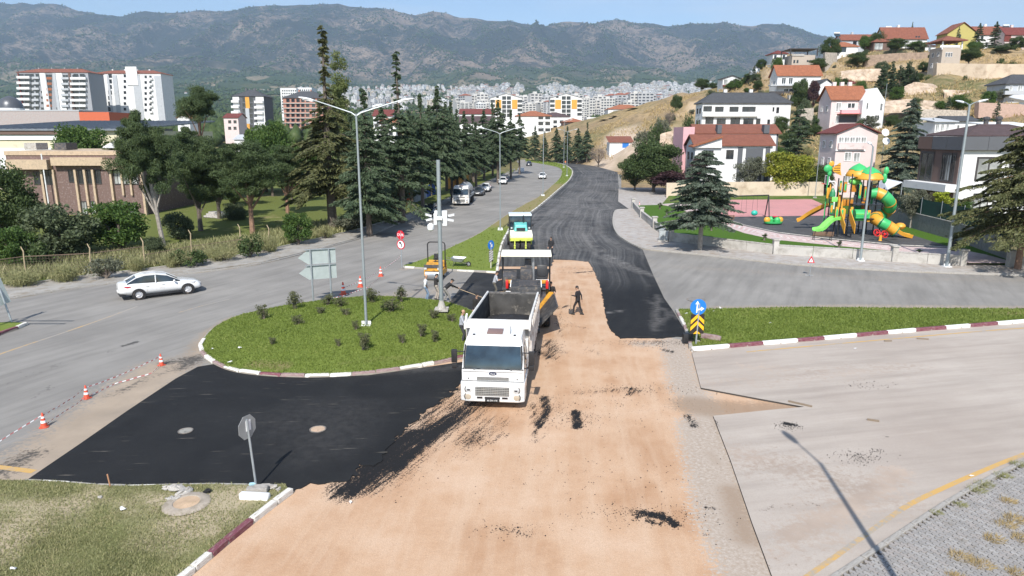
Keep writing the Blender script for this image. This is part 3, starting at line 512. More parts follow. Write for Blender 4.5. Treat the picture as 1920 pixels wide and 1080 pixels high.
# -- pavements
PAVE=pm('pavement_concrete',(.30,.285,.26),.92,var=.18,scale=.8,dirt=(.21,.17,.12),dirt_amt=.45,bmp=.4,bscale=30); PAVE2=pm('sidewalk_blocks',(.37,.345,.32),.92,var=.14,scale=.9,dirt=(.28,.22,.17),dirt_amt=.5,bmp=.4,bscale=30)
pav_top=[(-300,578),(0,538),(80,529),(180,516),(300,502),(480,474),(560,456),(640,438),(700,422),(780,396),(850,368),(920,338),(965,317)]
sheet('left_pavement',GP([(-300,606),(0,563),(150,539),(300,519),(480,496),(600,467),(690,442),(760,413),(830,384),(900,351),(945,331),(966,319)])+list(reversed(GP(pav_top,.1))),.7,.1,PAVE,skirt=.15)
kerb('garden_kerb',smooth_line(GP(pav_top,.1),3),'c',1.0,.14,.12,.1,1,1)
walk_k=smooth_line(GP([(1182,394),(1160,394),(1152,400),(1150,420),(1158,440),(1175,453),(1190,461),(1210,468),(1260,473),(1330,480),(1500,498),(1700,510),(1920,518),(2400,542)]),3)
walk_w=[Vector(G(*p,.14)[:2])for p in[(2400,512),(1920,498),(1805,495),(1675,487),(1453,474),(1258,450),(1227,428),(1203,408),(1187,385)]]
sheet('sidewalk',walk_k+walk_w,.5,.14,PAVE2,skirt=.16)
sheet('side_lane',[Vector(G(*p)[:2])for p in[(1158,352),(1240,352),(1290,368),(1260,390),(1188,396),(1180,393),(1159,378)]],.8,.02,PAVE2,skirt=.05)
# -- lawns
T_ISL=mk_turf('island_turf',(.15,.20,.04),(.21,.26,.06)); T_DRY=mk_turf('dry_turf',(.175,.195,.075),(.25,.25,.115),(.43,.36,.25)); T_PARK=mk_turf('park_turf',(.06,.125,.017),(.085,.165,.025)); T_GARD=mk_turf('garden_turf',(.11,.145,.035),(.17,.18,.06),(.34,.27,.15))
cI=np.mean([(p.x,p.y)for p in isl],0); rI=max((Vector((p.x-cI[0],p.y-cI[1]))).length for p in isl)
isl_list=[(p.x,p.y)for p in isl]
def isl_z(P):return .42*np.clip(pl_dist(P,isl_list+[isl_list[0]])/5.0,0,1)**.8+.03*vnoise(P,.6,2)
island=sheet('island_lawn',isl,.3,.13,T_ISL,{'dry':lambda P:strokes(P,[([(480,690),(535,695)],.8,.9),([(640,690),(760,680)],.7,.55),([(690,650),(680,640)],.5,.5),([(400,640),(390,660)],.5,.4),([(830,590),(860,640)],1.0,.4),([(470,620),(500,600)],.6,.5)])},skirt=.2,zf=isl_z)
lawn_poly=[Vector(G(*p)[:2])for p in[(-200,905),(46,907),(120,910),(210,918),(300,916),(400,914),(478,916),(535,914),(544,926),(500,959),(440,1007),(345,1087),(295,1126),(-200,1126)]]
def lawn_dry(P):return np.maximum(.50+.55*vnoise(P,.32,5),strokes(P,[([(290,945),(345,942),(400,935)],.8,.95),([(0,960),(60,950)],1.3,.75),([(220,950),(250,965)],.7,.8),([(400,1000),(395,1010)],.4,.9)]))
sheet('corner_lawn',lawn_poly,.22,.12,T_DRY,{'dry':lawn_dry},skirt=.15,zf=lambda P:.03*vnoise(P,.7,3))
ri_poly=[Vector(G(*p)[:2])for p in[(1270,584),(1500,580),(1920,583),(2150,584),(1920,605),(1700,623),(1500,641),(1320,656),(1298,657),(1294,640),(1284,612)]]
def ri_dry(P):return np.maximum(strokes(P,[([(1275,590),(1300,650)],1.2,.7),([(1400,645),(1320,655)],.7,.5),([(1850,592),(2100,590)],1.0,.7),([(1280,583),(1900,584)],.5,.75)]),.12)
sheet('right_island_lawn',ri_poly,.4,.14,T_ISL,{'dry':ri_dry},skirt=.2)
med_poly=smooth_line(GP(med_l),3)+list(reversed(smooth_line(GP(med_r),3)))
def med_dry(P):return np.maximum(np.clip((P[:,1]-72)/10,0,1)*np.clip((160-P[:,1])/20,0,1),.1)
sheet('median_lawn',med_poly,.4,.12,T_ISL,{'dry':med_dry},skirt=.2)
gard=GP(pav_top,.1); gard=[Vector(p[:2])for p in gard]+[Vector(q)for q in[(0,190),(-10,210),(-60,190),(-140,165),(-160,60),(-110,40)]]
sheet('garden_ground',gard,1.1,.1,T_GARD,{'dry':lambda P:np.maximum(.2+.5*vnoise(P,.07,6),strokes(P,[([(0,525),(300,492),(470,465)],2.2,.55),([(480,410),(680,440)],4,.5),([(400,375),(620,365)],6,.6)]))},skirt=.1,zf=lambda P:.25*np.clip(pl_dist(P,[tuple(q[:2])for q in GP(pav_top,.1)])/14,0,1))
lc=[Vector(G(*p)[:2])for p in[(-200,668),(-60,650),(0,626),(30,616),(46,609),(20,607),(-60,612),(-200,640)]]
sheet('left_corner_lawn',lc,.5,.12,T_ISL,{'dry':lambda P:P[:,0]*0+.3},skirt=.15)
def mk_paint(nm='worn_yellow_paint',a=.44):
 m,nt,b=new_mat(nm); f=noise_node(nt,5,7,.72); f2=noise_node(nt,.5,3,.5); k=ramp(nt,math_n(nt,'ADD',math_n(nt,'MULTIPLY',f,.7),math_n(nt,'MULTIPLY',f2,.5)),[(a,0.),(a+.18,1.)])
 L(nt,mix(nt,k,(.30,.28,.25),(.50,.31,.10)),b.inputs['Base Color']); b.inputs['Roughness'].default_value=.85; return m
YP=mk_paint()
def stripe(px,w,z,name='road_marking'):
 P_=smooth_line(GP(px,z),6); b=MB(); vs=[]
 for i,p in enumerate(P_):
  d=(P_[min(i+1,len(P_)-1)]-P_[max(i-1,0)]).normalized(); n=Vector((-d.y,d.x))*w/2; vs+=[(p.x+n.x,p.y+n.y,z),(p.x-n.x,p.y-n.y,z)]
 b.put(vs,[(2*i,2*i+1,2*i+3,2*i+2)for i in range(len(P_)-1)]); o=b.build(name,YP); o['kind']='structure'
stripe([(1690,955),(1720,938),(1760,919),(1830,888),(1930,848),(2100,790)],.17,.079); stripe([(1400,660),(1440,656),(1700,633),(1920,615),(2200,600)],.12,.079); stripe([(-60,870),(0,876),(64,884)],.24,.004); YP=mk_paint('faded_yellow_paint',.55); stripe([(1480,1104),(1560,1048),(1640,990),(1690,955)],.15,.079); stripe([(-100,705),(0,664),(130,620),(215,590),(258,574)],.13,.004); stripe([(335,586),(380,573),(430,561)],.1,.004)
ROCKM=pm('pale_rock_face',(.47,.37,.28),.95,var=.25,scale=.5,dirt=(.24,.17,.11),dirt_amt=.55,bmp=1.,bscale=2.5)
def cliff(px,Y0_,dY,seed):
 """broken rock step in the hill: top and foot lines surveyed, surface roughened"""
 V=[]; n=26; k=9
 for i in range(n):
  t=i/(n-1)*(len(px)-1); a=px[min(int(t),len(px)-1)]; c=px[min(int(t)+1,len(px)-1)]; f=t-int(t); x,yt,yb=[a[q]*(1-f)+c[q]*f for q in range(3)]; top,bot=W(x,yt,Y0_+dY),W(x,yb,Y0_)
  for j in range(k):q=bot.lerp(top,j/(k-1)); r=mnoise.fractal((q.x*.35,q.z*.5,seed),1,2,3)*1.1; V.append((q.x+r*.3,q.y-r-.6,q.z+(-.9 if j==0 else 0)))
 idx=np.arange(n*k).reshape(n,k); o=np_mesh('rock_face',V,np.stack([idx[:-1,:-1],idx[1:,:-1],idx[1:,1:],idx[:-1,1:]],-1).reshape(-1,4),ROCKM); o['kind']='structure'
cliff([(1572,134,150),(1610,130,147),(1652,129,146)],214,2.5,1); cliff([(1692,162,176),(1712,154,178),(1745,157,176),(1775,164,174)],186,3,2); cliff([(1765,168,180),(1810,170,181),(1852,170,180)],178,2,3); cliff([(1548,206,222),(1570,204,214)],172,2,4); cliff([(1655,190,205),(1700,186,204),(1760,190,203)],165,4,5); cliff([(1236,252,268),(1262,244,266),(1280,246,262)],196,3,6)
# -- plants
def cards(C,D,ln,wd,r):
 """leaf or twig blades: lozenges centred at C along D"""
 n=len(C); D=D/np.maximum(1e-6,np.linalg.norm(D,axis=1))[:,None]; q=r.normal(size=(n,3)); S=np.cross(D,q); S/=np.maximum(1e-6,np.linalg.norm(S,axis=1))[:,None]
 ln=np.broadcast_to(ln,(n,))[:,None]; wd=np.broadcast_to(wd,(n,))[:,None]; a=D*ln*.5; b=S*wd*.5
 V=np.stack([C-a,C+b-a*.1,C+a,C-b+a*.15],1).reshape(-1,3); return V,np.arange(n*4).reshape(n,4)
BARK=pm('bark_grey',(.13,.105,.085),.95,var=.3,scale=6,bmp=.8,bscale=18); BARKP=pm('bark_pale',(.30,.27,.235),.95,var=.3,scale=5,bmp=.7,bscale=18); BARKR=pm('bark_reddish',(.25,.15,.10),.95,var=.3,scale=5,bmp=.8,bscale=18)
LF={'bushleaf':leaf('shrub_leaves',(.03,.042,.020),(.08,.10,.05),(.11,.125,.07),.25),'cedar':leaf('cedar_needles',(.026,.042,.022),(.060,.084,.044),(.098,.118,.068),.15),'olivecedar':leaf('olive_cedar_needles',(0.039,0.047,0.018),(.085,.088,.036),(.13,.125,.06),.12),'bluespruce':leaf('blue_spruce_needles',(.032,.048,.034),(.078,.098,.070),(.12,.14,.11),.14),'pine':leaf('pine_needles',(0.028,0.046,0.019),(.055,.078,.028),(.085,.105,.04),.12),'green':leaf('broad_leaves',(0.027,0.057,0.014),(.065,.105,.022),(.105,.15,.035),.3),'dark':leaf('dark_leaves',(.024,.040,.014),(.056,.082,.026),(.082,.102,.038),.28),'yellow':leaf('yellowing_leaves',(0.066,0.094,0.011),(.20,.20,.025),(.33,.29,.04),.3),'poplar':leaf('poplar_leaves',(0.054,0.072,0.022),(.115,.135,.045),(.16,.17,.07),.3),'grey':leaf('grey_green_leaves',(0.054,0.060,0.038),(.105,.11,.075),(.15,.145,.11),.2),'purple':leaf('purple_leaves',(.022,.012,.014),(.06,.03,.032),(.08,.05,.04),.2),'lime':leaf('lime_thuja_leaves',(.11,.14,.012),(.27,.30,.03),(.34,.36,.06),.25),'dry':leaf('dry_leaves',(.10,.075,.04),(.22,.165,.09),(.30,.23,.13),.2),'bare':leaf('bare_twigs',(.09,.07,.055),(.17,.14,.115),None,.05),'straw':leaf('straw_blades',(.16,.115,.05),(.33,.25,.12),(.42,.33,.18),.25),'blade':leaf('grass_blades',(.072,.10,.017),(.14,.18,.038),(.20,.205,.065),.35),'bladedry':leaf('dry_grass_blades',(.12,.13,.055),(.23,.22,.11),(.36,.30,.19),.3),'rose':leaf('rose_leaves',(.045,.05,.026),(.10,.105,.05),(.16,.12,.07),.2)}
PROTO={}
def conifer(key,h,r,clear,n,seed,mat,bark=BARK,spike=0.,blade=(.40,.105),droop=.35,nb=185,dens=1.):
 g=np.random.default_rng(seed); C=[]; D=[]; tr=MB(); S=[]
 body=h*(1-spike); tr.tube([(0,0,-.1),(.03*h*g.uniform(-.3,.3),0,h*.4),(0,0,h*.97)],[h*.017+.07,h*.012+.04,.015],7)
 for b in range(nb):
  t=g.random()**.85; z=clear+(h-clear)*t; tt=(z-clear)/max(.1,body-clear)
  Ln=r*(max(0.,1-tt)**.62*g.uniform(.72,1.22)+(.10 if z>body*.9 else 0)*g.uniform(.5,1.6)*(1-t*.6)+.03); az=g.uniform(0,6.283)if True else 0
  z=z+(clear+round((z-clear)/.6)*.6-z)*.55+g.uniform(-.1,.1)if tt<.9 else z
  up=g.uniform(.0,.28)-.1*(1-t); dp=droop*g.uniform(.6,1.3); d=np.array([math.cos(az),math.sin(az),0]); s_=np.array([-d[1],d[0],0])
  k=max(6,int(n/nb*dens*(Ln/r)*1.9)); s=g.random(k)**.62; lat=g.normal(size=k)*.19*Ln*(1.12-s)*1.15+g.normal(size=k)*.06
  c=d*(Ln*s)[:,None]+s_*lat[:,None]; c[:,2]=z+Ln*(up*s-dp*s*s)-np.abs(lat)*.22-g.random(k)*.12
  C.append(c); dd=d*g.uniform(.3,1,k)[:,None]+s_*(np.sign(lat)*g.uniform(.1,.9,k))[:,None]; dd[:,2]+=g.uniform(-.75,.12,k); D.append(dd); S.append(np.full(k,.6+.5*Ln/r))
  if Ln>.7 and b%2==0:tr.tube([(0,0,z),tuple(d*Ln*.5+np.array([0,0,z+Ln*(up*.5-dp*.25)])),tuple(d*Ln*.85+np.array([0,0,z+Ln*(up*.85-dp*.72)]))],[.045,.03,.008],4)
 C=np.concatenate(C); D=np.concatenate(D); S=np.concatenate(S); V,Q=cards(C,D,blade[0]*S*g.uniform(.7,1.3,len(C)),blade[1]*g.uniform(.7,1.4,len(C)),g)
 PROTO[key]=(tr.v,tr.f,bark,V,Q,mat,h,r); return mk_proto(key)
def mk_proto(key):
 v,f,bark,V,Q,mat,h,r=PROTO[key]; t=MB(); t.v,t.f,t.m=v,f,[0]*len(f); to=t.build('trunk',bark,smooth=True); co=np_mesh('crown',V,Q,mat)
 PROTO[key]=(to.data,co.data,h,r); bpy.data.objects.remove(to); bpy.data.objects.remove(co)
def broad(key,h,r,clear,n,seed,mat,bark=BARK,nclump=40,size=.26,squash=1.,asp=.6,upright=0.,limbs=9,hollow=.55,csize=.36,lean=0.):
 """a round or irregular crown: clumps of leaf blades on limbs, gaps between them"""
 g=np.random.default_rng(seed); tr=MB(); cz=clear+(h-clear)*.5; rz=(h-clear)*.5
 tr.tube([(0,0,-.1),(lean*.3,0,clear*.6),(lean,.0,cz)],[.035*r+.10,.03*r+.07,.03*r+.02],7); C=[]; D=[]
 cl=[]
 while len(cl)<nclump:
  p=g.normal(size=3); p/=np.linalg.norm(p); q=p*g.uniform(hollow,1.); q[2]=max(q[2],-.86)
  if q[2]<-.5 and g.random()<.35:continue
  cl.append(q*np.array([r*.82,r*.82,rz*.86])*g.uniform(.8,1.08))
 if 'pine' in key:cl=[q*np.array([1-.55*max(0,q[2]/rz)**1.2]*2+[1.0])for q in cl]
 for i,q in enumerate(cl):
  q=q+np.array([lean,0,cz]); rr=r*csize*g.uniform(.6,1.25); k=int(n/nclump*g.uniform(.6,1.3)); p=g.normal(size=(k,3)); p/=np.linalg.norm(p,axis=1)[:,None]; p*=(g.random(k)**.42*rr)[:,None]*np.array([1,1,.72*squash])
  C.append(p+q); d=g.normal(size=(k,3))+p/rr*.5; d[:,2]+=upright; D.append(d)
  if i<limbs:tr.tube([(lean*.5,0,clear*.8+.1*i*rz/5),tuple((q+np.array([lean,0,clear]))*.5*np.array([1,1,1.0])),tuple(q)],[.02*r+.03,.014*r+.015,.006],4)
 C=np.concatenate(C); D=np.concatenate(D); C[:,2]=np.maximum(C[:,2],.05); V,Q=cards(C,D,size*g.uniform(.6,1.35,len(C)),size*asp*g.uniform(.7,1.3,len(C)),g)
 PROTO[key]=(tr.v,tr.f,bark,V,Q,mat,h,r); mk_proto(key)
conifer('cedar1',12,3.4,1.9,26000,1,LF['cedar'],spike=.12); conifer('cedar2',12,3.2,1.6,26000,2,LF['cedar'],spike=.2,droop=.28); conifer('cedar3',12,3.3,2.2,26000,3,LF['cedar'],spike=.05,droop=.42)
conifer('cedarhi1',12,3.1,3.7,24000,31,LF['cedar'],spike=.16,droop=.26); conifer('cedarhi2',12,3.0,3.5,24000,32,LF['cedar'],spike=.08,droop=.3); conifer('cedarspike',16,3.3,2.2,28000,4,LF['cedar'],spike=.34,nb=150); conifer('olivespike',18,3.6,3.0,36000,5,LF['olivecedar'],spike=.32,nb=160,droop=.5,blade=(.42,.105)); conifer('parkcedar',9.5,3.4,2.4,42000,6,LF['bluespruce'],bark=BARKP,spike=.0,nb=230,blade=(.26,.085),droop=.22)
conifer('edgecedar',11,5.6,2.6,60000,7,LF['olivecedar'],bark=BARKR,spike=.0,nb=170,blade=(.30,.085),droop=.32,dens=1.1); conifer('spruce',12,3.6,.6,36000,8,LF['bluespruce'],spike=.03,nb=170,droop=.3); conifer('darkspruce',10,2.6,.4,12000,9,LF['cedar'],spike=.05,nb=150,droop=.2); conifer('cypress',7,1.3,.2,6000,10,LF['cedar'],nb=110,droop=-.3)
broad('pine1',11,3.4,3.0,62000,11,LF['pine'],bark=BARKP,nclump=120,size=.31,asp=.13,upright=.9,csize=.19,hollow=.25,lean=-.6); broad('pine2',11,3.3,2.2,62000,12,LF['pine'],bark=BARK,nclump=110,size=.31,asp=.13,upright=.9,csize=.2,hollow=.25); broad('pine3',9.5,3.2,2.8,58000,13,LF['pine'],bark=BARKR,nclump=100,size=.31,asp=.13,upright=.7,csize=.2,hollow=.25); broad('pinetop',15,3.3,9.4,34000,14,LF['pine'],bark=BARKR,nclump=64,size=.31,asp=.13,upright=.9,csize=.22,hollow=.2)
broad('round1',8,4.2,1.1,22000,15,LF['green'],nclump=60,size=.27,csize=.3); broad('round2',7,3.2,1.2,14000,16,LF['green'],nclump=42,size=.27); broad('darkround',7.5,4.0,.7,22000,17,LF['dark'],nclump=60,size=.24,csize=.3); broad('yellowround',6,3.0,.4,16000,18,LF['yellow'],nclump=44,size=.24,csize=.32); broad('greyround',5.5,2.4,1.0,9000,19,LF['grey'],bark=BARKP,nclump=36,size=.17,csize=.3)
broad('poplar',17,1.5,1.5,16000,20,LF['poplar'],nclump=80,size=.26,upright=.9,csize=.62,hollow=.2); broad('bushdark',3,1.8,.0,9000,21,LF['bushleaf'],nclump=30,size=.17,csize=.36); broad('bushgreen',3,1.7,.0,9000,22,LF['green'],nclump=30,size=.17,csize=.36,upright=.4); broad('shrub',1.3,1.0,.0,1600,23,LF['dark'],nclump=14,size=.16,csize=.42); broad('shrubdry',1.1,1.0,.0,2600,24,LF['bladedry'],nclump=16,size=.26,asp=.1,csize=.45,upright=1.3); broad('shrubgrey',1.3,1.0,.0,1500,29,LF['grey'],nclump=14,size=.15,csize=.42)
broad('purpletree',4,1.6,.6,6000,25,LF['purple'],nclump=26,size=.18); broad('thuja',3.2,.8,.0,5000,26,LF['lime'],nclump=34,size=.15,upright=1.2,csize=.5,hollow=.2); broad('baretree',4,2.2,.6,4200,27,LF['bare'],nclump=30,size=.34,asp=.06,upright=.5,csize=.4); broad('rosebush',.9,.45,.05,900,28,LF['rose'],nclump=12,size=.075,csize=.42,limbs=7); broad('seedling',.9,.22,.0,420,30,LF['dark'],nclump=10,size=.08,upright=.8,csize=.5)
TREES=[]
def plant(key,loc,h,r,label,cat='tree',group=None,name=None,rot=None):
 tr,cr,ph,pr=PROTO[key]; o=bpy.data.objects.new(name or{'tree':'tree','bush':'bush'}.get(cat,'tree'),None); COL.objects.link(o); o.location=loc; o.rotation_euler=(0,0,random.uniform(0,6.28)if rot is None else rot); o.scale=(r/pr,r/pr,h/ph); tag(o,label,cat,group)
 inst(tr,'trunk',o); inst(cr,'crown',o); TREES.append(o); return o
def plant_px(key,px,pyb,pyt,wpx,label,cat='tree',group=None,name=None,Y=None,z=None,rot=None):
 """from the foot (px,pyb) and top pyt as surveyed; with Y given the foot is hidden and stands on the terrain there"""
 if Y is None:p=G(px,pyb,z or .1); Y=p.y
 else:
  p=W(px,250,Y); p.z=th(p.x,Y)if z is None else z; p.x=(px-960)/F*(Y*cP-(p.z-H)*sP)
 top=W(px,pyt,Y).z; d=Y*cP+2; return plant(key,(p.x,Y,p.z),max(.3,top-p.z),wpx/2/F*d,label,cat,group,name,rot)
T=plant_px
gA='pines in the garden behind the fence'; gB='tall cedars along the left road'
T('pine1',308,466,184,150,'pale trunked leaning pine right of the brown building','pine tree',gA,'pine_tree',rot=.4); T('pine2',377,437,228,158,'dark dense pine between the pale trunked pine and the steps','pine tree',gA,'pine_tree'); T('pinetop',388,400,154,104,'high crowned pine rising above the other garden pines','pine tree',gA,'pine_tree',Y=108); T('pine3',474,441,250,160,'pine with reddish bare trunk beside the steps','pine tree',gA,'pine_tree'); T('pine2',412,414,258,130,'pine with thick pale trunk right behind the steps','pine tree',gA,'pine_tree',rot=2.2); T('pine3',540,405,262,120,'grey green pine left of the olive coloured cedar','pine tree',gA,'pine_tree',rot=1.1)
for k,px,Y,t,w,lb in[('pine2',262,97,232,120,'dark pine half hidden behind the pale trunked leaning pine'),('pine1',340,104,225,130,'pine behind the dark dense pine, left side'),('pine2',446,112,258,120,'pine behind the reddish trunked pine'),('round1',585,118,262,100,'broad green tree behind the olive cedar'),('darkround',500,124,285,110,'dark low tree behind the garden pines'),('darkround',225,104,282,80,'dark tree at the right end of the brown building'),('darkround',330,116,290,110,'dark undergrowth tree behind the steps')]:T(k,px,0,t,w,lb,'pine tree' if 'pine' in k else 'leafy tree',gA,'pine_tree' if 'pine' in k else 'leafy_tree',Y=Y,z=.3)
T('olivespike',625,430,46,180,'tallest olive green cedar with a thin spire, behind the three armed lamp','cedar tree',gB,'cedar_tree'); T('poplar',645,380,80,40,'slender pale green poplar right behind the tallest cedar','poplar tree',None,'poplar_tree',Y=128)
T('cedar2',693,441,165,138,'cedar standing at the kerb right of the three armed lamp','cedar tree',gB,'cedar_tree'); T('cedarspike',753,416,96,150,'dark cedar with a hooked thin spire behind the cut off camera pole','cedar tree',gB,'cedar_tree'); T('cedarhi1',793,390,176,88,'cedar overhanging the black parked car','cedar tree',gB,'cedar_tree',Y=93); T('cedarhi2',824,374,160,84,'pointed cedar left of the water tanker','cedar tree',gB,'cedar_tree',Y=101)
for i,(px,Y,top,w,k,lb)in enumerate([(848,110,190,66,'cedarhi1','cedar directly behind the water tanker cab'),(872,122,208,62,'cedarhi2','cedar behind the dark grey parked car'),(893,134,228,60,'cedarhi1','cedar over the white car parked behind the tanker'),(934,152,187,62,'cedarhi2','tall cedar right behind the two armed lamp pole'),(958,166,205,52,'cedarhi1','slim cedar just right of the two armed lamp pole'),(974,186,214,44,'cedarhi2','last dark cedar before the road bends left'),(778,118,215,80,'cedar3','shorter cedar behind the one with the hooked spire'),(724,112,245,80,'cedar1','low cedar hidden behind the kerbside cedar')]):
 p=W(px,250,Y); T(k,px,0,top,w,lb,'cedar tree',gB,'cedar_tree',Y=Y,z=.1)
for i,(px,Y,top,w,lb)in enumerate([(665,92,206,92,'cedar filling the gap between olive cedar and kerbside cedar'),(722,101,196,90,'cedar between the kerbside cedar and the hooked spire'),(772,103,206,84,'cedar right of the hooked spire one'),(808,118,196,70,'cedar behind the blue tarpaulin'),(838,128,190,66,'pointed cedar behind the tanker truck'),(858,140,204,60,'cedar behind the yellow orange boards'),(888,152,214,58,'cedar behind the straw coloured boards'),(908,162,204,56,'cedar at the start of the dark green boards'),(924,174,192,52,'slender cedar behind the dark green boards')]):T(('cedarhi1','cedarhi2','cedar2')[i%3],px,0,top,w,lb,'cedar tree',gB,'cedar_tree',Y=Y,z=.1)
gC='conifers beyond the bend of the road'
for px,Y,top,w,k,lb in[(1003,275,236,34,'cedar1','leftmost conifer beyond the road bend, in front of the plain white wall'),(1021,268,246,26,'cedar2','narrow conifer between the plain white wall and the lamp poles'),(1043,262,240,36,'cedar3','conifer left of the twin far lamp poles'),(1063,258,236,36,'cedar1','conifer between the twin far lamp poles'),(1083,252,240,34,'cedar3','conifer right of the twin far lamp poles'),(1100,247,229,34,'cedar2','pointed conifer in front of the red framed building'),(1132,300,248,22,'cedar1','small conifer below the red framed building'),(1150,300,246,22,'cedar2','small conifer below the grey striped white block'),(1188,300,247,34,'darkround','dark trees at the foot of the white block by the slope')]:
 T(k,px,0,top,w,lb,'conifer tree',gC,'conifer_tree',Y=Y)
T('round2',158,0,226,108,'round leafy tree between the brown building and the white hall','leafy tree',None,'leafy_tree',Y=112,z=2.0); T('round1',512,0,213,100,'bright green broad tree before the brick block under construction','leafy tree',None,'leafy_tree',Y=115); T('round2',548,0,262,70,'green tree left of the olive cedar, lower part','leafy tree',None,'leafy_tree',Y=104); T('darkround',440,400,300,90,'low dark tree between the garden pines','leafy tree',None,'leafy_tree',Y=100)
T('darkround',18,478,296,150,'big dark leafy tree at the left edge behind the fence','leafy tree',None,'leafy_tree'); gD='shrubs behind the wire fence'
T('bushdark',110,484,372,150,'large grey green shrub behind the second fence post','bush',gD,'bush'); T('bushgreen',228,470,372,130,'large fruit shrub in front of the brown building middle','bush',gD,'bush'); T('bushgreen',30,500,420,90,'light green shrub at far left behind the fence','bush',gD,'bush'); T('bushgreen',560,458,395,62,'upright green shrub on the verge by the kerb','bush',gD,'bush'); T('bushdark',335,452,392,62,'dark bush at the foot of the pale trunked pine','bush',gD,'bush'); T('bushdark',442,416,378,50,'grey bush beside the reddish pine trunk','bush',gD,'bush'); T('bushdark',292,478,440,40,'small bush right of the third fence post','bush',gD,'bush')
for px,py,t,w,lb,k in[(468,482,440,50,'low dark shrub under the reddish pine trunk','shrub'),(360,498,468,70,'dark creeping shrub on the verge above the white car','shrub'),(200,522,480,60,'dry grey shrub against the fence above the car boot','shrubgrey'),(255,508,478,40,'dry shrub at the third fence post','shrubdry'),(330,500,470,50,'straw coloured weeds on the verge','shrubdry'),(420,488,458,60,'yellowish weeds between the two verge shrubs','shrubdry'),(120,527,492,60,'weeds at the second fence post foot','shrubdry'),(40,535,505,70,'weeds at the first fence post foot','shrubdry'),(505,472,440,40,'dry weeds left of the upright verge shrub','shrubdry'),(655,432,405,60,'scrub at the foot of the olive cedar','shrubgrey'),(720,412,385,60,'scrub between the kerbside cedars','shrub'),(610,446,420,40,'dry weeds left of the olive cedar trunk','shrubdry'),(680,424,395,44,'tall weeds behind the kerbside cedar','shrub'),(70,500,450,70,'dark undergrowth under the big left tree','shrub')]:
 T(k,px,py,t,w,lb,'weeds' if 'weed' in lb else 'bush','scrub on the verge','weed_clump' if 'weed' in lb else 'bush')
T('parkcedar',1312,468,281,150,'cedar with clear trunk growing from the sidewalk at the park wall','cedar tree',None,'cedar_tree',z=.14); T('edgecedar',1908,504,222,268,'wide branching cedar at the right edge by the park gate','cedar tree',None,'cedar_tree',z=.14,rot=1.9); T('spruce',1690,0,184,110,'big blue grey spruce right of the pink house','spruce tree',None,'spruce_tree',Y=112,z=.4); T('darkround',1225,0,258,130,'large dark green round tree beside the new black road','leafy tree',None,'leafy_tree',Y=128,z=0); T('darkround',1190,0,285,70,'left shoulder of dark trees beside the new black road','leafy tree',None,'leafy_tree',Y=132,z=0); T('yellowround',1480,0,276,112,'yellow green tree behind the pink court','leafy tree',None,'leafy_tree',Y=119,z=.2); T('greyround',1402,0,284,66,'grey green thin tree before the white twin house','leafy tree',None,'leafy_tree',Y=118,z=.2); T('darkround',1535,0,305,60,'dark leafy tree by the basketball hoop','leafy tree',None,'leafy_tree',Y=118,z=.2); T('purpletree',1306,0,288,40,'dark purple tree at the left corner of the white twin house','leafy tree',None,'leafy_tree',Y=119,z=.2); T('darkspruce',1490,0,194,76,'dark tall conifer right of the grey roofed white house','spruce tree',None,'spruce_tree',Y=142,z=2); T('purpletree',1262,0,318,90,'reddish hedge below the large dark round tree','hedge',None,'hedge',Y=122,z=0)
T('greyround',1707,426,345,62,'small thin olive tree before the green screened fence','leafy tree',None,'leafy_tree',z=.4); T('thuja',1765,0,352,34,'left yellow thuja behind the green screen','thuja','yellow thujas','thuja_tree',Y=82,z=1.2); T('thuja',1787,0,366,26,'right smaller yellow thuja behind the green screen','thuja','yellow thujas','thuja_tree',Y=80,z=1.2)
for px,Y,t,w,lb in[(1722,84,374,60,'leafy ivy hedge left of the yellow thujas'),(1745,83,380,50,'ivy hedge in front of the modern house balcony'),(1800,78,372,46,'ivy hedge behind the lamp at the park gate')]:T('bushgreen',px,0,t,w,lb,'hedge','ivy hedges on the green screen','hedge',Y=Y,z=1.0)
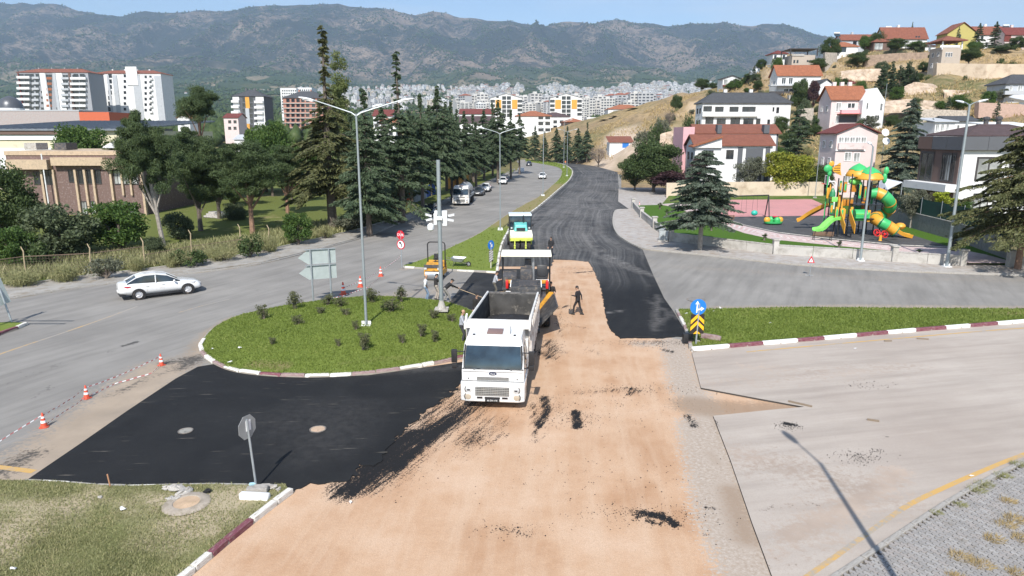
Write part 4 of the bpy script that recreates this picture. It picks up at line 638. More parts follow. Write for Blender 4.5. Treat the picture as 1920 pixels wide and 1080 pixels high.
hs=[('cypress',1652,192,122,24,'leftmost tree of the dark row below the brown bank'),('cypress',1668,192,118,24,'second tree of the dark row below the brown bank'),('cypress',1684,192,122,24,'third tree of the dark row below the brown bank'),('cypress',1700,192,114,26,'tallest tree of the dark row below the brown bank'),('cypress',1712,190,130,20,'rightmost tree of the dark row below the brown bank'),('darkspruce',1830,248,43,30,'left spruce before the yellow house'),('darkspruce',1861,246,40,32,'right spruce before the yellow house'),('darkspruce',1700,285,41,16,'small spruce peeking over the long red roof'),('darkspruce',1792,250,50,14,'thin young spruce at the yellow house corner'),('darkround',1555,252,68,44,'broad dark tree left of the small red pavilion'),('darkround',1640,262,58,40,'dark tree between the two long red roofs'),('round2',1620,262,64,26,'tree left of the brown hut'),('darkround',1532,235,108,40,'dark tree under the stone terrace house'),('round2',1456,246,104,24,'light green tree beside the small white hill house'),('darkround',1606,238,96,44,'leafy tree on the bank below the red pavilion'),('darkround',1680,246,70,40,'tree before the long white gable house'),('round2',1715,246,76,34,'tree left of the white shed'),('darkround',1752,215,112,34,'dark tree left of the stone tower'),('darkround',1816,205,88,50,'ivy covered bank right of the stone tower'),('darkround',1880,225,88,42,'dark bushes on the terrace at far right'),('darkround',1905,240,66,40,'dark tree before the far right red roof'),('round2',1440,300,143,20,'tree behind the small white hill house'),('darkround',1316,290,146,34,'big dark tree at the left end of the hill'),('darkround',1336,292,154,22,'dark tree left of the white house on the ridge'),('darkround',1412,262,140,32,'dark tree right of the white house on the ridge'),('darkround',1268,252,176,28,'round tree alone on the straw slope'),('darkround',1497,190,145,42,'green tree before the orange roofed white house'),('purpletree',1522,186,146,24,'purple tree at the orange roofed white house'),('round2',1566,192,140,24,'bright green tree right of the white shed house'),('round2',1610,192,148,28,'pale green tree left of the dark row'),('bushgreen',1540,172,206,36,'bush left of the pale pink house'),('bushdark',1505,178,180,30,'bush between the hip roofed house and the pale pink house'),('bushgreen',1546,184,176,28,'bush on the terrace above the pale pink house'),('yellowround',1552,182,180,16,'yellow bush on the terrace above the pale pink house'),('greyround',1632,150,212,34,'small tree before the pale pink house right wall'),('bushdark',1612,152,218,20,'dark bush before the pale pink house'),('spruce',1830,128,220,60,'silver spruce behind the modern house roof'),('darkspruce',1744,135,222,36,'dark young spruce left of the low white house'),('darkspruce',1866,140,190,22,'narrow spruce behind the grey gabled house yard'),('bushgreen',1848,160,168,30,'leaning tree left of the grey gabled house'),('darkspruce',1906,120,228,40,'dark conifer over the maroon flat roof'),('poplar',1712,145,190,22,'pale willow behind the blue grey spruce')]
for k,px,Y,t,w,lb in hs:T(k,px,0,t,w,lb,'bush' if k.startswith('bush')else 'tree','trees on the hillside','bush' if k.startswith('bush')else{'cypress':'cypress_tree','darkspruce':'spruce_tree','spruce':'spruce_tree'}.get(k,'leafy_tree'),Y=Y)
T('baretree',1122,0,272,44,'bare twiggy shrub on the straw slope','bare tree',None,'bare_tree',Y=228); T('baretree',1255,0,206,26,'grey bare shrub on the upper straw slope','bare tree',None,'bare_tree',Y=225)
for i,(px,Y,t,w)in enumerate([(1240,215,214,30),(1226,212,232,34),(1252,205,240,30),(1205,222,240,26),(1290,205,214,24),(1215,226,256,24),(1275,195,250,30),(1310,182,210,18)]):T('shrub' if i%3 else 'shrubgrey',px,0,t,w,('dark' if i%3 else 'grey')+' scrubby bush on the straw slope, '+('above' if t<225 else 'at' if t<242 else 'below')+' its middle, '+('left' if px<1235 else 'right')+' part','bush','scrub bushes on the straw slope','bush',Y=Y)
LMK=[(1400,215,'wide white slate roofed house'),(1607,205,'pale pink orange roofed house'),(1497,160,'orange roofed white house'),(1696,85,'long white gable house'),(1587,95,'red hip roofed pavilion'),(1653,88,'brown timber hut'),(1780,115,'square stone tower'),(1810,72,'yellow ochre house'),(1862,78,'white house with the long red roof'),(1506,110,'stone terrace house'),(1462,110,'small white hill house'),(1910,175,'grey gabled villa'),(1372,160,'white ridge house'),(1770,238,'low timber framed house'),(1840,135,'long cream retaining wall'),(1250,235,'lone round tree on the straw slope'),(1680,150,'dark cypress row'),(1735,168,'pale rock face'),(1690,205,'big blue grey spruce'),(1160,270,'house with the blue garage door')]
def where(x,y,z):
 d=y*cP-(z-H)*sP; px,py=960+F*x/d,540-F*(y*sP+(z-H)*cP)/d; l=min(LMK,key=lambda q:(q[0]-px)**2+(q[1]-py)**2); dx,dy=px-l[0],py-l[1]
 return('right of' if dx>0 else 'left of')+' the '+l[2]if abs(dx)>abs(dy)*1.3 else('below' if dy>0 else 'above')+' the '+l[2]
KN={'shrub':'dark green scrub bush','shrubgrey':'grey scrub bush','shrubdry':'dry straw coloured weed clump','bushdark':'large grey green bush','round2':'bright green garden tree','darkround':'dark round garden tree','bushgreen':'leafy green bush','greyround':'thin grey green tree','darkspruce':'small dark spruce'}
k_=0
while k_<150:
 x=random.uniform(30,230); y=random.uniform(135,262); z=th(x,y)
 if z<5 or not 1180<960+F*x/(y*cP-(z-H)*sP)<1945:continue
 h=random.uniform(.7,2.4); kk=random.choice(['shrub','shrub','shrubgrey','shrubdry','bushdark']); plant(kk,(x,y,z-.15),h,h*random.uniform(.45,.7),KN[kk].replace('large grey green bush','wild grey green thicket')+' '+where(x,y,z),'bush','wild scrub on the dry hillside','bush'); k_+=1
k_=0
while k_<95:
 x=random.uniform(48,235); y=random.uniform(140,268); z=th(x,y); px=960+F*x/(y*cP-(z-H)*sP); py_=540-F*(y*sP+(z-H)*cP)/(y*cP-(z-H)*sP)
 if z<4 or px>1960 or px<1330 or(1757<px and 112<py_<155)or mnoise.noise((x/22,y/22,9))<-.1:continue
 h=random.uniform(2.2,5.0); kk=random.choice(['round2','darkround','darkround','bushgreen','greyround','darkspruce','bushdark']); plant(kk,(x,y,z-.2),h*(1.2 if kk=='darkspruce' else 1),h*(.3 if kk=='darkspruce' else .55),KN[kk]+' '+where(x,y,z),'tree','garden trees among the hillside houses','garden_tree'); k_+=1
def isl_h(x,y):return .13+float(isl_z(np.array([[x,y]]))[0])
for px,py,t,w,lb in[(495,598,570,26,'twiggy rose bush at the left rim of the island'),(553,578,545,34,'rose bush with tall bare stem left of the arrow sign post'),(615,572,552,30,'yellowish rose bush right of the arrow sign'),(640,575,556,28,'round yellowish rose bush behind the arrow sign'),(697,566,540,40,'tall dark rose bush behind the three armed lamp'),(735,584,560,42,'dense dark rose bush right of the three armed lamp'),(752,566,538,30,'thin rose bush before the cone line end'),(682,655,622,34,'bare dark rose bush in front of the lamp foot'),(668,618,600,16,'small rose stem left of the lamp foot'),(560,608,590,26,'low pale rose bush in the island middle'),(600,588,575,26,'low rose bush in the upper island'),(650,590,578,24,'low rose bush left of the lamp pole'),(510,645,632,20,'sparse rose bush at the lower left of the island'),(790,630,606,26,'pale dry rose bush right half of the island'),(815,640,618,24,'reddish rose bush near the grey shirted man'),(812,596,580,30,'low rose bush left of the camera pole foot'),(848,602,588,22,'low rose bush right of the camera pole foot'),(635,648,636,16,'tiny rose bush in the lower island'),(755,642,626,20,'sparse rose bush below the dense dark one')]:
 p=G(px,py,.35); p=G(px,py,isl_h(p.x,p.y)); h=W(px,t,p.y).z-p.z; plant('rosebush',p,max(.4,h*1.1),1.08*w/2/F*(p.y*cP+2),lb,'rose bush','rose bushes on the round island','rose_bush')
for px,py,t,w,lb in[(1237,391,378,9,'conical seedling nearest the park lane corner'),(1250,402,391,9,'seedling second from the park lane corner'),(1278,417,405,9,'seedling left of the sidewalk cedar crown'),(1334,431,417,9,'dark seedling in the shade of the sidewalk cedar'),(1433,449,436,11,'seedling behind the tall pier near the spring toy'),(1573,464,449,11,'seedling in front of the park bench by the green slide'),(1724,474,466,10,'seedling near the park gate')]:T('seedling',px,py,t,w,lb,'seedling','young conifers in the park lawn','conifer_seedling',z=.42)
def grass(name,poly,n,hgt,mat,zf,seed,lean=.5,wid=.02,dens=None):
 g=np.random.default_rng(seed); A=np.array([(p[0],p[1])for p in poly]); lo,hi=A.min(0),A.max(0); P=g.uniform(lo,hi,(int(n*2.6),2)); P=P[in_poly(P,A)]
 w=1/np.maximum(8,P[:,1])**1.2; w/=w.max(); P=P[g.random(len(P))<w]
 if dens is not None:P=P[g.random(len(P))<dens(P)]
 P=P[:n]; k=len(P); Z=zf(P); a=g.uniform(0,6.28,k); sc=np.maximum(1,P[:,1]/26); hh=hgt*g.uniform(.5,1.3,k)*sc**.35; ww=wid*sc*g.uniform(.7,1.3,k)
 B=np.stack([P[:,0],P[:,1],Z],1); s=np.stack([np.cos(a),np.sin(a),a*0],1)*ww[:,None]; tip=B+np.stack([g.normal(size=k)*lean*hh,g.normal(size=k)*lean*hh,hh],1)
 V=np.stack([B-s,B+s,tip],1).reshape(-1,3); o=np_mesh(name,V,np.arange(3*k).reshape(k,3),mat); o['label']={'island_grass':'short green grass on the round island','corner_grass':'patchy short grass of the near left corner lawn','right_island_grass':'green grass on the right kerbed island','median_grass':'green grass on the triangular median','park_grass':'mown green grass inside the park wall','verge_grass':'tall dry grass on the fenced verge','hill_grass':'straw coloured dry grass over the hillside'}.get(name,'grass'); o['category']='grass'; o['kind']='stuff'; return o
grass('island_grass',isl,70000,.062,LF['blade'],lambda P:.125+isl_z(P),1); grass('corner_grass',lawn_poly,60000,.06,LF['bladedry'],lambda P:P[:,0]*0+.12,2,dens=lambda P:np.clip(1.1-lawn_dry(P),.12,1),wid=.013); grass('right_island_grass',ri_poly,42000,.08,LF['blade'],lambda P:P[:,0]*0+.14,3,dens=lambda P:np.clip(1.15-ri_dry(P),.15,1)); grass('median_grass',med_poly,30000,.09,LF['blade'],lambda P:P[:,0]*0+.12,4,dens=lambda P:np.clip(1.05-med_dry(P),.1,1))
vp=[Vector(p[:2])for p in GP([(-60,540),(0,534),(180,513),(300,499),(480,471),(640,436),(760,400),(745,385),(620,415),(470,445),(300,465),(0,498),(-60,500)],.1)]
grass('verge_grass',vp,34000,.42,LF['bladedry'],lambda P:P[:,0]*0+.1,5,wid=.03)
g_=np.random.default_rng(6); hp=g_.uniform((14,122),(250,285),(90000,2)); hz_=terrain_h(hp[:,0],hp[:,1]); mk=(hz_>2.0)&(np.array([mnoise.noise((a/11,b/11,7))for a,b in hp])>-.12); hp=hp[mk][:42000]; hz_=hz_[mk][:42000]
V_,Q_=cards(np.stack([hp[:,0],hp[:,1],hz_+.3],1),g_.normal(size=(len(hp),3))*.5+np.array([0,0,1]),g_.uniform(.6,1.5,len(hp)),g_.uniform(.12,.3,len(hp)),g_)
tag(np_mesh('hill_grass',V_,Q_,LF['straw']),'straw coloured dry grass over the hillside','grass',None,'stuff')
# -- vehicles
WHITE=pm('white_lacquer',(.70,.70,.69),.28,var=.04,coat=.6,dirt=(.52,.46,.39),dirt_amt=.2); WDUST=pm('white_dusty_paint',(.72,.71,.68),.45,var=.06,scale=1.2,dirt=(.45,.37,.29),dirt_amt=.42); BLACKP=pm('black_plastic',(.018,.018,.02),.5); RUB=pm('tyre_rubber',(.022,.021,.021),.85,dirt=(.16,.12,.09),dirt_amt=.35,bmp=.3); STEEL=pm('galvanised_steel',(.42,.44,.46),.42,metal=.65,var=.12,dirt=(.3,.27,.24),dirt_amt=.2)
ALLOY=pm('alloy_wheel',(.60,.60,.61),.35,metal=.25); GLS=glass('vehicle_glass'); GLSB=glass('windscreen_glass',(.018,.034,.048),.07); REDL=pm('red_lamp',(.42,.012,.03),.2,coat=.5); CLEARL=pm('clear_lamp',(.55,.56,.56),.15,coat=.6); GREYM=pm('dark_grey_metal',(.06,.06,.065),.55,var=.25,dirt=(.2,.16,.12),dirt_amt=.4); CHAS=pm('chassis_black',(.025,.024,.024),.7,dirt=(.25,.18,.12),dirt_amt=.45)
TIP=pm('tipper_white_worn',(.66,.645,.61),.6,var=.08,scale=1.1,dirt=(.30,.22,.17),dirt_amt=.62); TARRY=pm('tar_stained_steel',(.035,.034,.034),.7,var=.4,scale=2,dirt=(.16,.14,.12),dirt_amt=.45); LOADA=pm('hot_mix_asphalt',(.016,.016,.018),.8,var=.3,scale=8,bmp=1.,bscale=30); YEL=pm('machine_yellow',(.62,.30,.03),.5,var=.1,dirt=(.1,.07,.04),dirt_amt=.45); TEAL=pm('machine_teal',(.13,.50,.46),.4,var=.06,dirt=(.25,.28,.25),dirt_amt=.2); LIME=pm('machine_lime',(.52,.58,.10),.4,dirt=(.3,.28,.12),dirt_amt=.2); CREAM=pm('machine_cream',(.74,.72,.60),.45,dirt=(.5,.42,.3),dirt_amt=.3); PLB=pm('plate_black',(.02,.02,.02),.5); PLW=pm('plate_white',(.8,.8,.78),.5)
def wheel_mesh(parent,c,r,w,side=1,rim=ALLOY,spokes=10,dual=False):
 """wheel > tyre is the part itself, rim a sub-part"""
 t=MB(); b=w/2; pr=[(r*.62,-b),(r*.86,-b),(r*.97,-b*.8),(r,-b*.45),(r,b*.45),(r*.97,b*.8),(r*.86,b),(r*.62,b)]
 t.lathe(pr+[(r*.62,-b)],22,(0,0,0),0,(0,R(90),0)); o=t.build('wheel',RUB,parent,c,smooth=True); q=MB()
 q.lathe([(.01,b*.55*side),(r*.16,b*.6*side),(r*.2,b*.5*side),(r*.52,b*.35*side),(r*.64,b*.78*side),(r*.62,-b*.6*side)],20,(0,0,0),0,(0,R(90),0))
 for k in range(spokes):
  a=2*math.pi*k/spokes; q.tube([(b*.68*side,math.cos(a)*r*.14,math.sin(a)*r*.14),(b*.78*side,math.cos(a)*r*.58,math.sin(a)*r*.58)],r*.055,4)
 q.build('rim',rim,o,smooth=True); return o
def loft(sections,mat,closed=True):
 """sections: list of rings with equal counts"""
 b=MB(); n=len(sections[0]); vs=[p for s in sections for p in s]; fs=[(i*n+j,i*n+(j+1)%n,(i+1)*n+(j+1)%n,(i+1)*n+j)for i in range(len(sections)-1)for j in range(n)]
 fs+=[tuple(range(n-1,-1,-1)),tuple(range((len(sections)-1)*n,len(sections)*n))]; b.put(vs,fs); return b
def car(name,label,paint,loc,rotz,style='sedan',group=None,plate=True):
 """front towards -Y; length along Y"""
 t=thing(name,label,'car' if style!='suv' else 'car',loc,rotz,group)
 if style=='sedan':ST=[(-2.18,.55,.62,.50,.36,.50,.54),(-2.10,.72,.80,.68,.24,.60,.70),(-1.85,.80,.88,.80,.20,.70,.79),(-1.3,.82,.91,.86,.18,.78,.88),(-.75,.82,.915,.88,.18,.86,.95),(0,.82,.92,.89,.18,.89,.94),(.9,.82,.92,.89,.18,.92,.96),(1.55,.82,.91,.87,.20,.95,1.02),(2.02,.78,.88,.80,.27,.93,1.05),(2.26,.70,.80,.72,.34,.84,1.0),(2.32,.62,.70,.62,.40,.78,.92)]; GH=[(-.95,.80,.93,.93),(-.30,.72,.92,1.32),(.25,.66,.90,1.44),(.9,.64,.92,1.44),(1.35,.66,.94,1.32),(1.86,.74,.98,1.03)]
 else:ST=[(-2.05,.58,.66,.54,.38,.56,.62),(-1.98,.74,.82,.72,.26,.70,.82),(-1.7,.80,.87,.80,.22,.80,.90),(-1.15,.82,.89,.84,.2,.88,.98),(-.7,.82,.90,.86,.2,.93,1.0),(0,.82,.90,.87,.2,.95,1.0),(.9,.82,.90,.87,.2,.98,1.03),(1.6,.80,.89,.85,.24,1.0,1.05),(1.92,.76,.85,.80,.3,.98,1.02),(2.0,.66,.76,.72,.42,.9,.98)]; GH=[(-.95,.80,.96,.97),(-.4,.73,.96,1.36),(.1,.68,.96,1.50),(.9,.68,.98,1.52),(1.6,.68,1.0,1.46),(1.93,.74,1.02,1.1)]
 rings=[[(-wb,y,zb),(wb,y,zb),(ws,y,zb+(zs-zb)*.45),(wt,y,zs),(wt*.82,y,zd-.01),(wt*.4,y,zd+.012),(-wt*.4,y,zd+.012),(-wt*.82,y,zd-.01),(-wt,y,zs),(-ws,y,zb+(zs-zb)*.45)]for y,wb,ws,wt,zb,zs,zd in ST]
 b=loft(rings,paint); o=b.build('body',paint,t,smooth=True,angle=60); md=o.modifiers.new('soft','SUBSURF'); md.levels=1; md.render_levels=1
 gr=[[(-w1,y,z1-.05),(w1,y,z1-.05),(w1,y,z1),(w1*.9,y,z1+(z2-z1)*.9),(w1*.74,y,z2),(-w1*.74,y,z2),(-w1*.9,y,z1+(z2-z1)*.9),(-w1,y,z1)]for y,w1,z1,z2 in GH]
 loft(gr,GLS).build('window_glass',GLS,t,smooth=True,angle=50)
 rf=MB();
 for i in range(len(GH)-1):
  (y0,w0,a0,z0),(y1,w1,a1,z1)=GH[i],GH[i+1]
  if 1<=i<=len(GH)-3:
   xs0=[w0*k for k in(-.8,-.45,0,.45,.8)]; xs1=[w1*k for k in(-.8,-.45,0,.45,.8)]; zc=(.006,.035,.045,.035,.006)
   for k in range(4):rf.put([(xs0[k],y0,z0+zc[k]),(xs0[k+1],y0,z0+zc[k+1]),(xs1[k+1],y1,z1+zc[k+1]),(xs1[k],y1,z1+zc[k])],[(0,1,2,3)])
  for s in(-1,1):rf.tube([(s*w0*.83,y0,z0-.02),(s*w1*.83,y1,z1-.02)],.042,5)
 for s in(-1,1):rf.tube([(s*GH[2][1]*.86,.32,1.40),(s*(GH[2][1]+.1)*1.05,.36,.93)],.03,4)
 rf.build('roof',paint,t,smooth=True)
 tr=MB(); y0=ST[0][0]; y1=ST[-1][0]
 for s in(-1,1):tr.bx(s*.84-.05,s*.84+.05,-1.1,1.1,.17,.27)
 tr.bx(-.45,.45,y0-.01,y0+.2,.36,.52); tr.bx(-.55,.55,y0+.02,y0+.3,.25,.34); tr.bx(-.7,.7,y1-.35,y1-.02,.28,.42); tr.build('trim',BLACKP,t,bevel=.015)
 for s in(-1,1):
  q=MB(); q.hexa([(s*.48,y0+.06,.58),(s*.80,y0+.45,.62),(s*.80,y0+.6,.64),(s*.48,y0+.3,.60),(s*.50,y0+.10,.68),(s*.83,y0+.45,.74),(s*.82,y0+.7,.77),(s*.50,y0+.3,.72)]); q.build('headlight',CLEARL,t)
  q=MB(); zt=.80 if style=='sedan' else .95; q.hexa([(s*.42,y1-.08,zt-.07),(s*.80,y1-.32,zt-.06),(s*.89,y1-.62,zt+.03),(s*.45,y1-.2,zt-.04),(s*.44,y1-.06,zt+.06),(s*.80,y1-.30,zt+.09),(s*.885,y1-.62,zt+.08),(s*.45,y1-.2,zt+.09)]); q.build('tail_light',REDL,t)
  q=MB(); q.ball((s*.99,-.62,.98),(.10,.07,.075),8,5); q.tube([(s*.86,-.6,.93),(s*.98,-.62,.96)],.025,5); q.build('mirror',paint,t,smooth=True)
  for yy in(-1.34,1.32):
   a=MB(); a.lathe([(.30,0),(.375,.015),(.375,.04),(.29,.04)],20,(s*.875,yy,.33),0,(0,R(90)*s,0),(1,1,1),False); a.build('wheel_arch',BLACKP,t,smooth=True); wheel_mesh(t,(s*.83,yy,.325),.325,.21,s)
  for yy in(-.1,.75):q=MB(); q.bx(s*.9-.02,s*.9+.02,yy,yy+.17,.80,.825); q.build('door_handle',paint,t,bevel=.008)
 if plate:
  for yy in(y0-.02,y1+.0):q=MB(); q.bx(-.26,.26,yy-.01,yy+.02,.44,.55); q.build('number_plate',PLW,t)
 return t
wc=car('parked_car','white sedan with dark windows driving across the junction beside the fence',WHITE,(0,0,0),0)
a_,b_=G(262,562),G(352,551); dv=(b_-a_).normalized(); c_=(a_+b_)/2; nv=Vector((-dv.y,dv.x,0)); wc.name='sedan_car'; wc.location=(c_.x+nv.x*.85,c_.y+nv.y*.85,.01); wc.rotation_euler=(0,0,math.atan2(dv.y,dv.x)+R(90))
wc.scale=(1.06,1.1,1.06)
def face(px,py,tx,ty):
 """stand at (px,py) facing the ground point (tx,ty)"""
 p,q=G(px,py),G(tx,ty); d=q-p; return(p.x,p.y,.01),math.atan2(d.y,d.x)+R(90)
l_,r_=face(806,404,770,430); car('parked_car','black car parked in the tree shade behind the cut off camera pole',pm('black_lacquer',(.012,.013,.015),.18,coat=.7),l_,r_,'hatch','cars parked along the left kerb')
l_,r_=face(898,366,880,378); car('parked_car','dark grey car parked right behind the water tanker',pm('dark_grey_lacquer',(.045,.048,.055),.25,coat=.6,dirt=(.2,.18,.15),dirt_amt=.3),l_,r_,'sedan','cars parked along the left kerb')
l_,r_=face(911,359,898,369); car('parked_car','white car parked behind the dark grey one',WHITE,l_,r_,'hatch','cars parked along the left kerb')
l_,r_=face(943,345,936,355); car('parked_car','white hatchback parked alone behind the two armed lamp pole',WHITE,l_,r_,'hatch','cars parked along the left kerb')
l_,r_=face(1017,335,1010,352); car('sedan_car','white sedan driving down the left carriageway towards the viewer',WHITE,l_,r_,'sedan')
l_,r_=face(992,311,985,322); car('parked_car','black off roader at the far bend under the cedars',MATS['black_lacquer'],l_,r_,'hatch')
# -- truck cab shared by the tipper and the tanker
def cab(t,paint,lettering=True):
 b=MB(); W2=1.22
 b.hexa([(-W2,0,1.12),(W2,0,1.12),(W2,1.75,1.12),(-W2,1.75,1.12),(-W2,.0,1.62),(W2,.0,1.62),(W2,1.75,1.62),(-W2,1.75,1.62)])
 b.put([(-W2,0,1.60),(W2,0,1.60),(W2,1.75,1.60),(-W2,1.75,1.60),(-W2*.94,.27,2.52),(W2*.94,.27,2.52),(W2*.94,1.75,2.62),(-W2*.94,1.75,2.62),(-W2*.86,.42,2.80),(W2*.86,.42,2.80),(W2*.88,1.72,2.95),(-W2*.88,1.72,2.95)],[(3,2,1,0),(0,1,5,4),(1,2,6,5),(2,3,7,6),(3,0,4,7),(4,5,9,8),(5,6,10,9),(6,7,11,10),(7,4,8,11),(8,9,10,11)])
 b.build('cab',paint,t,bevel=.07,seg=3)
 q=MB(); q.prism([(-1.25,-.10),(-1.0,-.20),(1.0,-.20),(1.25,-.10),(1.27,.55),(-1.27,.55)],.36,1.13); q.build('bumper',paint,t,bevel=.06,seg=3)
 w=MB(); w.hexa([(-1.12,-.012,1.64),(1.12,-.012,1.64),(1.12,.1,1.64),(-1.12,.1,1.64),(-1.06,.245,2.50),(1.06,.245,2.50),(1.06,.36,2.50),(-1.06,.36,2.50)]); w.build('windscreen',GLSB,t,bevel=.03)
 w=MB(); w.hexa([(-1.17,-.006,1.50),(1.17,-.006,1.50),(1.17,.1,1.50),(-1.17,.1,1.50),(-1.16,.025,1.645),(1.16,.025,1.645),(1.16,.1,1.645),(-1.16,.1,1.645)]); w.build('scuttle_panel',BLACKP,t,bevel=.02)
 for s in(-1,1):w=MB(); w.hexa([(s*1.12,-.004,1.62),(s*1.185,.02,1.62),(s*1.185,.1,1.62),(s*1.12,.1,1.62),(s*1.06,.25,2.53),(s*1.12,.27,2.53),(s*1.12,.36,2.53),(s*1.06,.36,2.53)]); w.build('windscreen_pillar',BLACKP,t)
 for s in(-1,1):w=MB(); w.tube([(s*.75,.0,1.60),(s*.2,.02,1.70),(s*.02,.03,1.70)],.014,4); w.build('wiper',BLACKP,t)
 for s in(-1,1):
  w=MB(); w.hexa([(s*1.20,.38,1.72),(s*1.235,.38,1.72),(s*1.235,1.3,1.72),(s*1.20,1.3,1.72),(s*1.14,.5,2.42),(s*1.175,.5,2.42),(s*1.175,1.3,2.45),(s*1.14,1.3,2.45)]); w.build('side_window',GLS,t)
  w=MB(); w.bx(s*1.245-.012,s*1.245+.012,.9,1.1,1.5,1.53); w.build('door_handle',BLACKP,t)
  m_=MB(); m_.box((s*1.50,.05,2.12),(.22,.12,.52)); m_.box((s*1.50,.05,1.72),(.2,.12,.2)); m_.bx(min(s*1.1,s*1.45),max(s*1.1,s*1.45),.05,.11,2.28,2.32); m_.bx(min(s*1.1,s*1.45),max(s*1.1,s*1.45),.05,.11,1.66,1.70); m_.build('mirror',BLACKP,t,bevel=.03)
  h=MB(); h.lathe([(.001,.05),(.10,.04),(.135,.0),(.13,-.06)],16,(s*.92,-.19,.86),0,(R(90),0,0)); h.build('headlight',CLEARL,t,smooth=True); h=MB(); h.lathe([(.001,.05),(.10,.04),(.135,.0),(.13,-.06)],16,(s*.94,-.18,.56),0,(R(90),0,0)); h.build('headlight',pm('dusty_lamp',(.42,.36,.28),.3),t,smooth=True)
  for pp in((s*1.05,-.20,.86),(s*.96,-.19,.56)):
   pass
  f=MB(); f.lathe([(.001,.03),(.05,.02),(.055,-.04)],10,(s*1.14,-.13,.60),0,(R(90),0,0)); f.build('fog_lamp',CLEARL,t,smooth=True)
  a=MB(); a.prism([(.55,1.12),(.55,.78),(.75,.72),(.95,1.02),(1.5,1.08),(1.72,.72),(1.76,1.12)],min(s*1.0,s*1.265),max(s*1.0,s*1.265),'x'); a.build('mudguard',paint,t,bevel=.02)
 for s in(-1,1):
  for zz,yy in((.86,-.196),(.56,-.192)):r=MB(); r.lathe([(.135,.0),(.165,.0),(.165,-.05),(.135,-.05),(.135,0)],18,(s*(.92 if zz>.7 else .94),yy,zz),0,(R(90),0,0)); r.build('lamp_ring',GREYM,t)
  r=MB(); r.bx(s*.92-.06,s*.92+.06,-.252,-.235,.83,.89); r.build('lamp_bulb',GREYM,t)
  r=MB(); r.bx(s*1.224-.004,s*1.224+.004,.34,.352,1.15,1.7); r.bx(s*1.224-.004,s*1.224+.004,1.34,1.352,1.15,2.4); r.build('door_gap',BLACKP,t)
 r=MB(); r.bx(-1.2,1.2,-.014,.0,1.128,1.145); r.bx(-1.19,1.19,-.008,.0,1.615,1.625); r.build('panel_gap',GREYM,t)
 for x in(-.95,.95):r=MB(); r.ball((x,-.004,1.24),(.03,.015,.03),8,5); r.build('hood_catch',BLACKP,t)
 g=MB(); g.bx(-.66,.66,-.215,-.1,.62,.98); g.build('grille',GREYM,t); g2=MB()
 for k in range(5):g2.bx(-.65,.65,-.232,-.21,.64+.072*k,.668+.072*k)
 for k in range(-9,10):g2.bx(k*.068-.006,k*.068+.006,-.226,-.212,.63,.97)
 g2.build('grille_bar',pm('grille_grey',(.33,.33,.31),.5,metal=.3),t)
 g=MB(); g.bx(-.62,.62,-.026,.02,1.19,1.31); g.build('upper_grille',GREYM,t); g2=MB()
 for k in range(3):g2.bx(-.61,.61,-.036,-.02,1.20+.038*k,1.218+.038*k)
 g2.build('grille_bar',MATS['grille_grey'],t)
 g=MB(); g.bx(-.68,.68,-.05,.02,1.085,1.125); g.build('step_slot',BLACKP,t)
 for x0,x1 in((-.6,-.38),(-.3,.3),(.38,.6)):g=MB(); g.bx(x0,x1,-.212,-.16,.50,.575); g.build('air_slot',BLACKP,t)
 e=MB(); e.lathe([(.001,.012),(.145,.01),(.16,0),(.16,-.02)],24,(0,-.006,1.47-.02),0,(R(90),0,0),(1,.42,1)); em=e.build('oval_badge',pm('badge_blue',(.02,.03,.07),.3,coat=.5),t,smooth=True)
 if lettering:
  text_mesh('Ford',.085,'lettering',PLW,em,(0,-.024,1.45)); text_mesh('F A L  N  C G O',.10,'lettering',pm('letter_grey',(.5,.5,.5),.5),t,(-.02,-.012,1.375))
  p=MB(); p.bx(-.28,.28,-.225,-.195,.385,.49); po=p.build('number_plate',PLB,t); text_mesh('60 DN 170',.088,'lettering',PLW,po,(0,-.232,.437))
 else:p=MB(); p.bx(-.28,.28,-.225,-.195,.385,.49); p.build('number_plate',PLW,t)
 rh=MB(); rh.box((0,.95,2.895),(.62,.5,.04),(R(6),0,0)); rh.build('roof_hatch',pm('hatch_brown',(.20,.13,.115),.5),t,bevel=.015)
 for s in(-1,1):v=MB(); v.box((s*.8,.62,2.83),(.09,.09,.05)); v.build('roof_lamp',BLACKP,t)
 sv=MB(); sv.tube([(.62,.75,2.85),(.60,.95,3.18)],.008,4); sv.build('aerial',BLACKP,t)
 d=MB(); d.bx(-1.0,1.0,.2,.5,1.52,1.6); d.build('dashboard',pm('dash_cloth',(.05,.13,.24),.8,var=.5,scale=6),t)
 st=MB(); st.box((.05,.9,1.7),(.9,.5,.5)); st.build('seat',BLACKP,t)
def chassis(t,length,axles):
 c=MB()
 for s in(-1,1):c.bx(s*.42-.06,s*.42+.06,.4,length,.72,.98)
 for y in(1.0,*[a for a in axles]):c.cyl((-1.0,y,.52),(1.0,y,.52),.09,n=8)
 c.bx(-1.15,-.65,1.95,2.9,.5,.95); c.bx(.65,1.15,1.95,2.9,.5,.95); c.build('chassis',CHAS,t)
 for s in(-1,1):
  wheel_mesh(t,(s*1.06,1.12,.52),.52,.3,s,STEEL,0)
  for y in axles:wheel_mesh(t,(s*.98,y,.52),.52,.56,s,STEEL,0)
TR=thing('dump_truck','white tipper truck with open bed backed up to the paver','truck',G(924,772),R(-5.2))
TR.location.z=.01; TR.location.y+=.25; TR.location.x+=.0
cab(TR,WHITE); chassis(TR,8.3,(5.6,6.95))
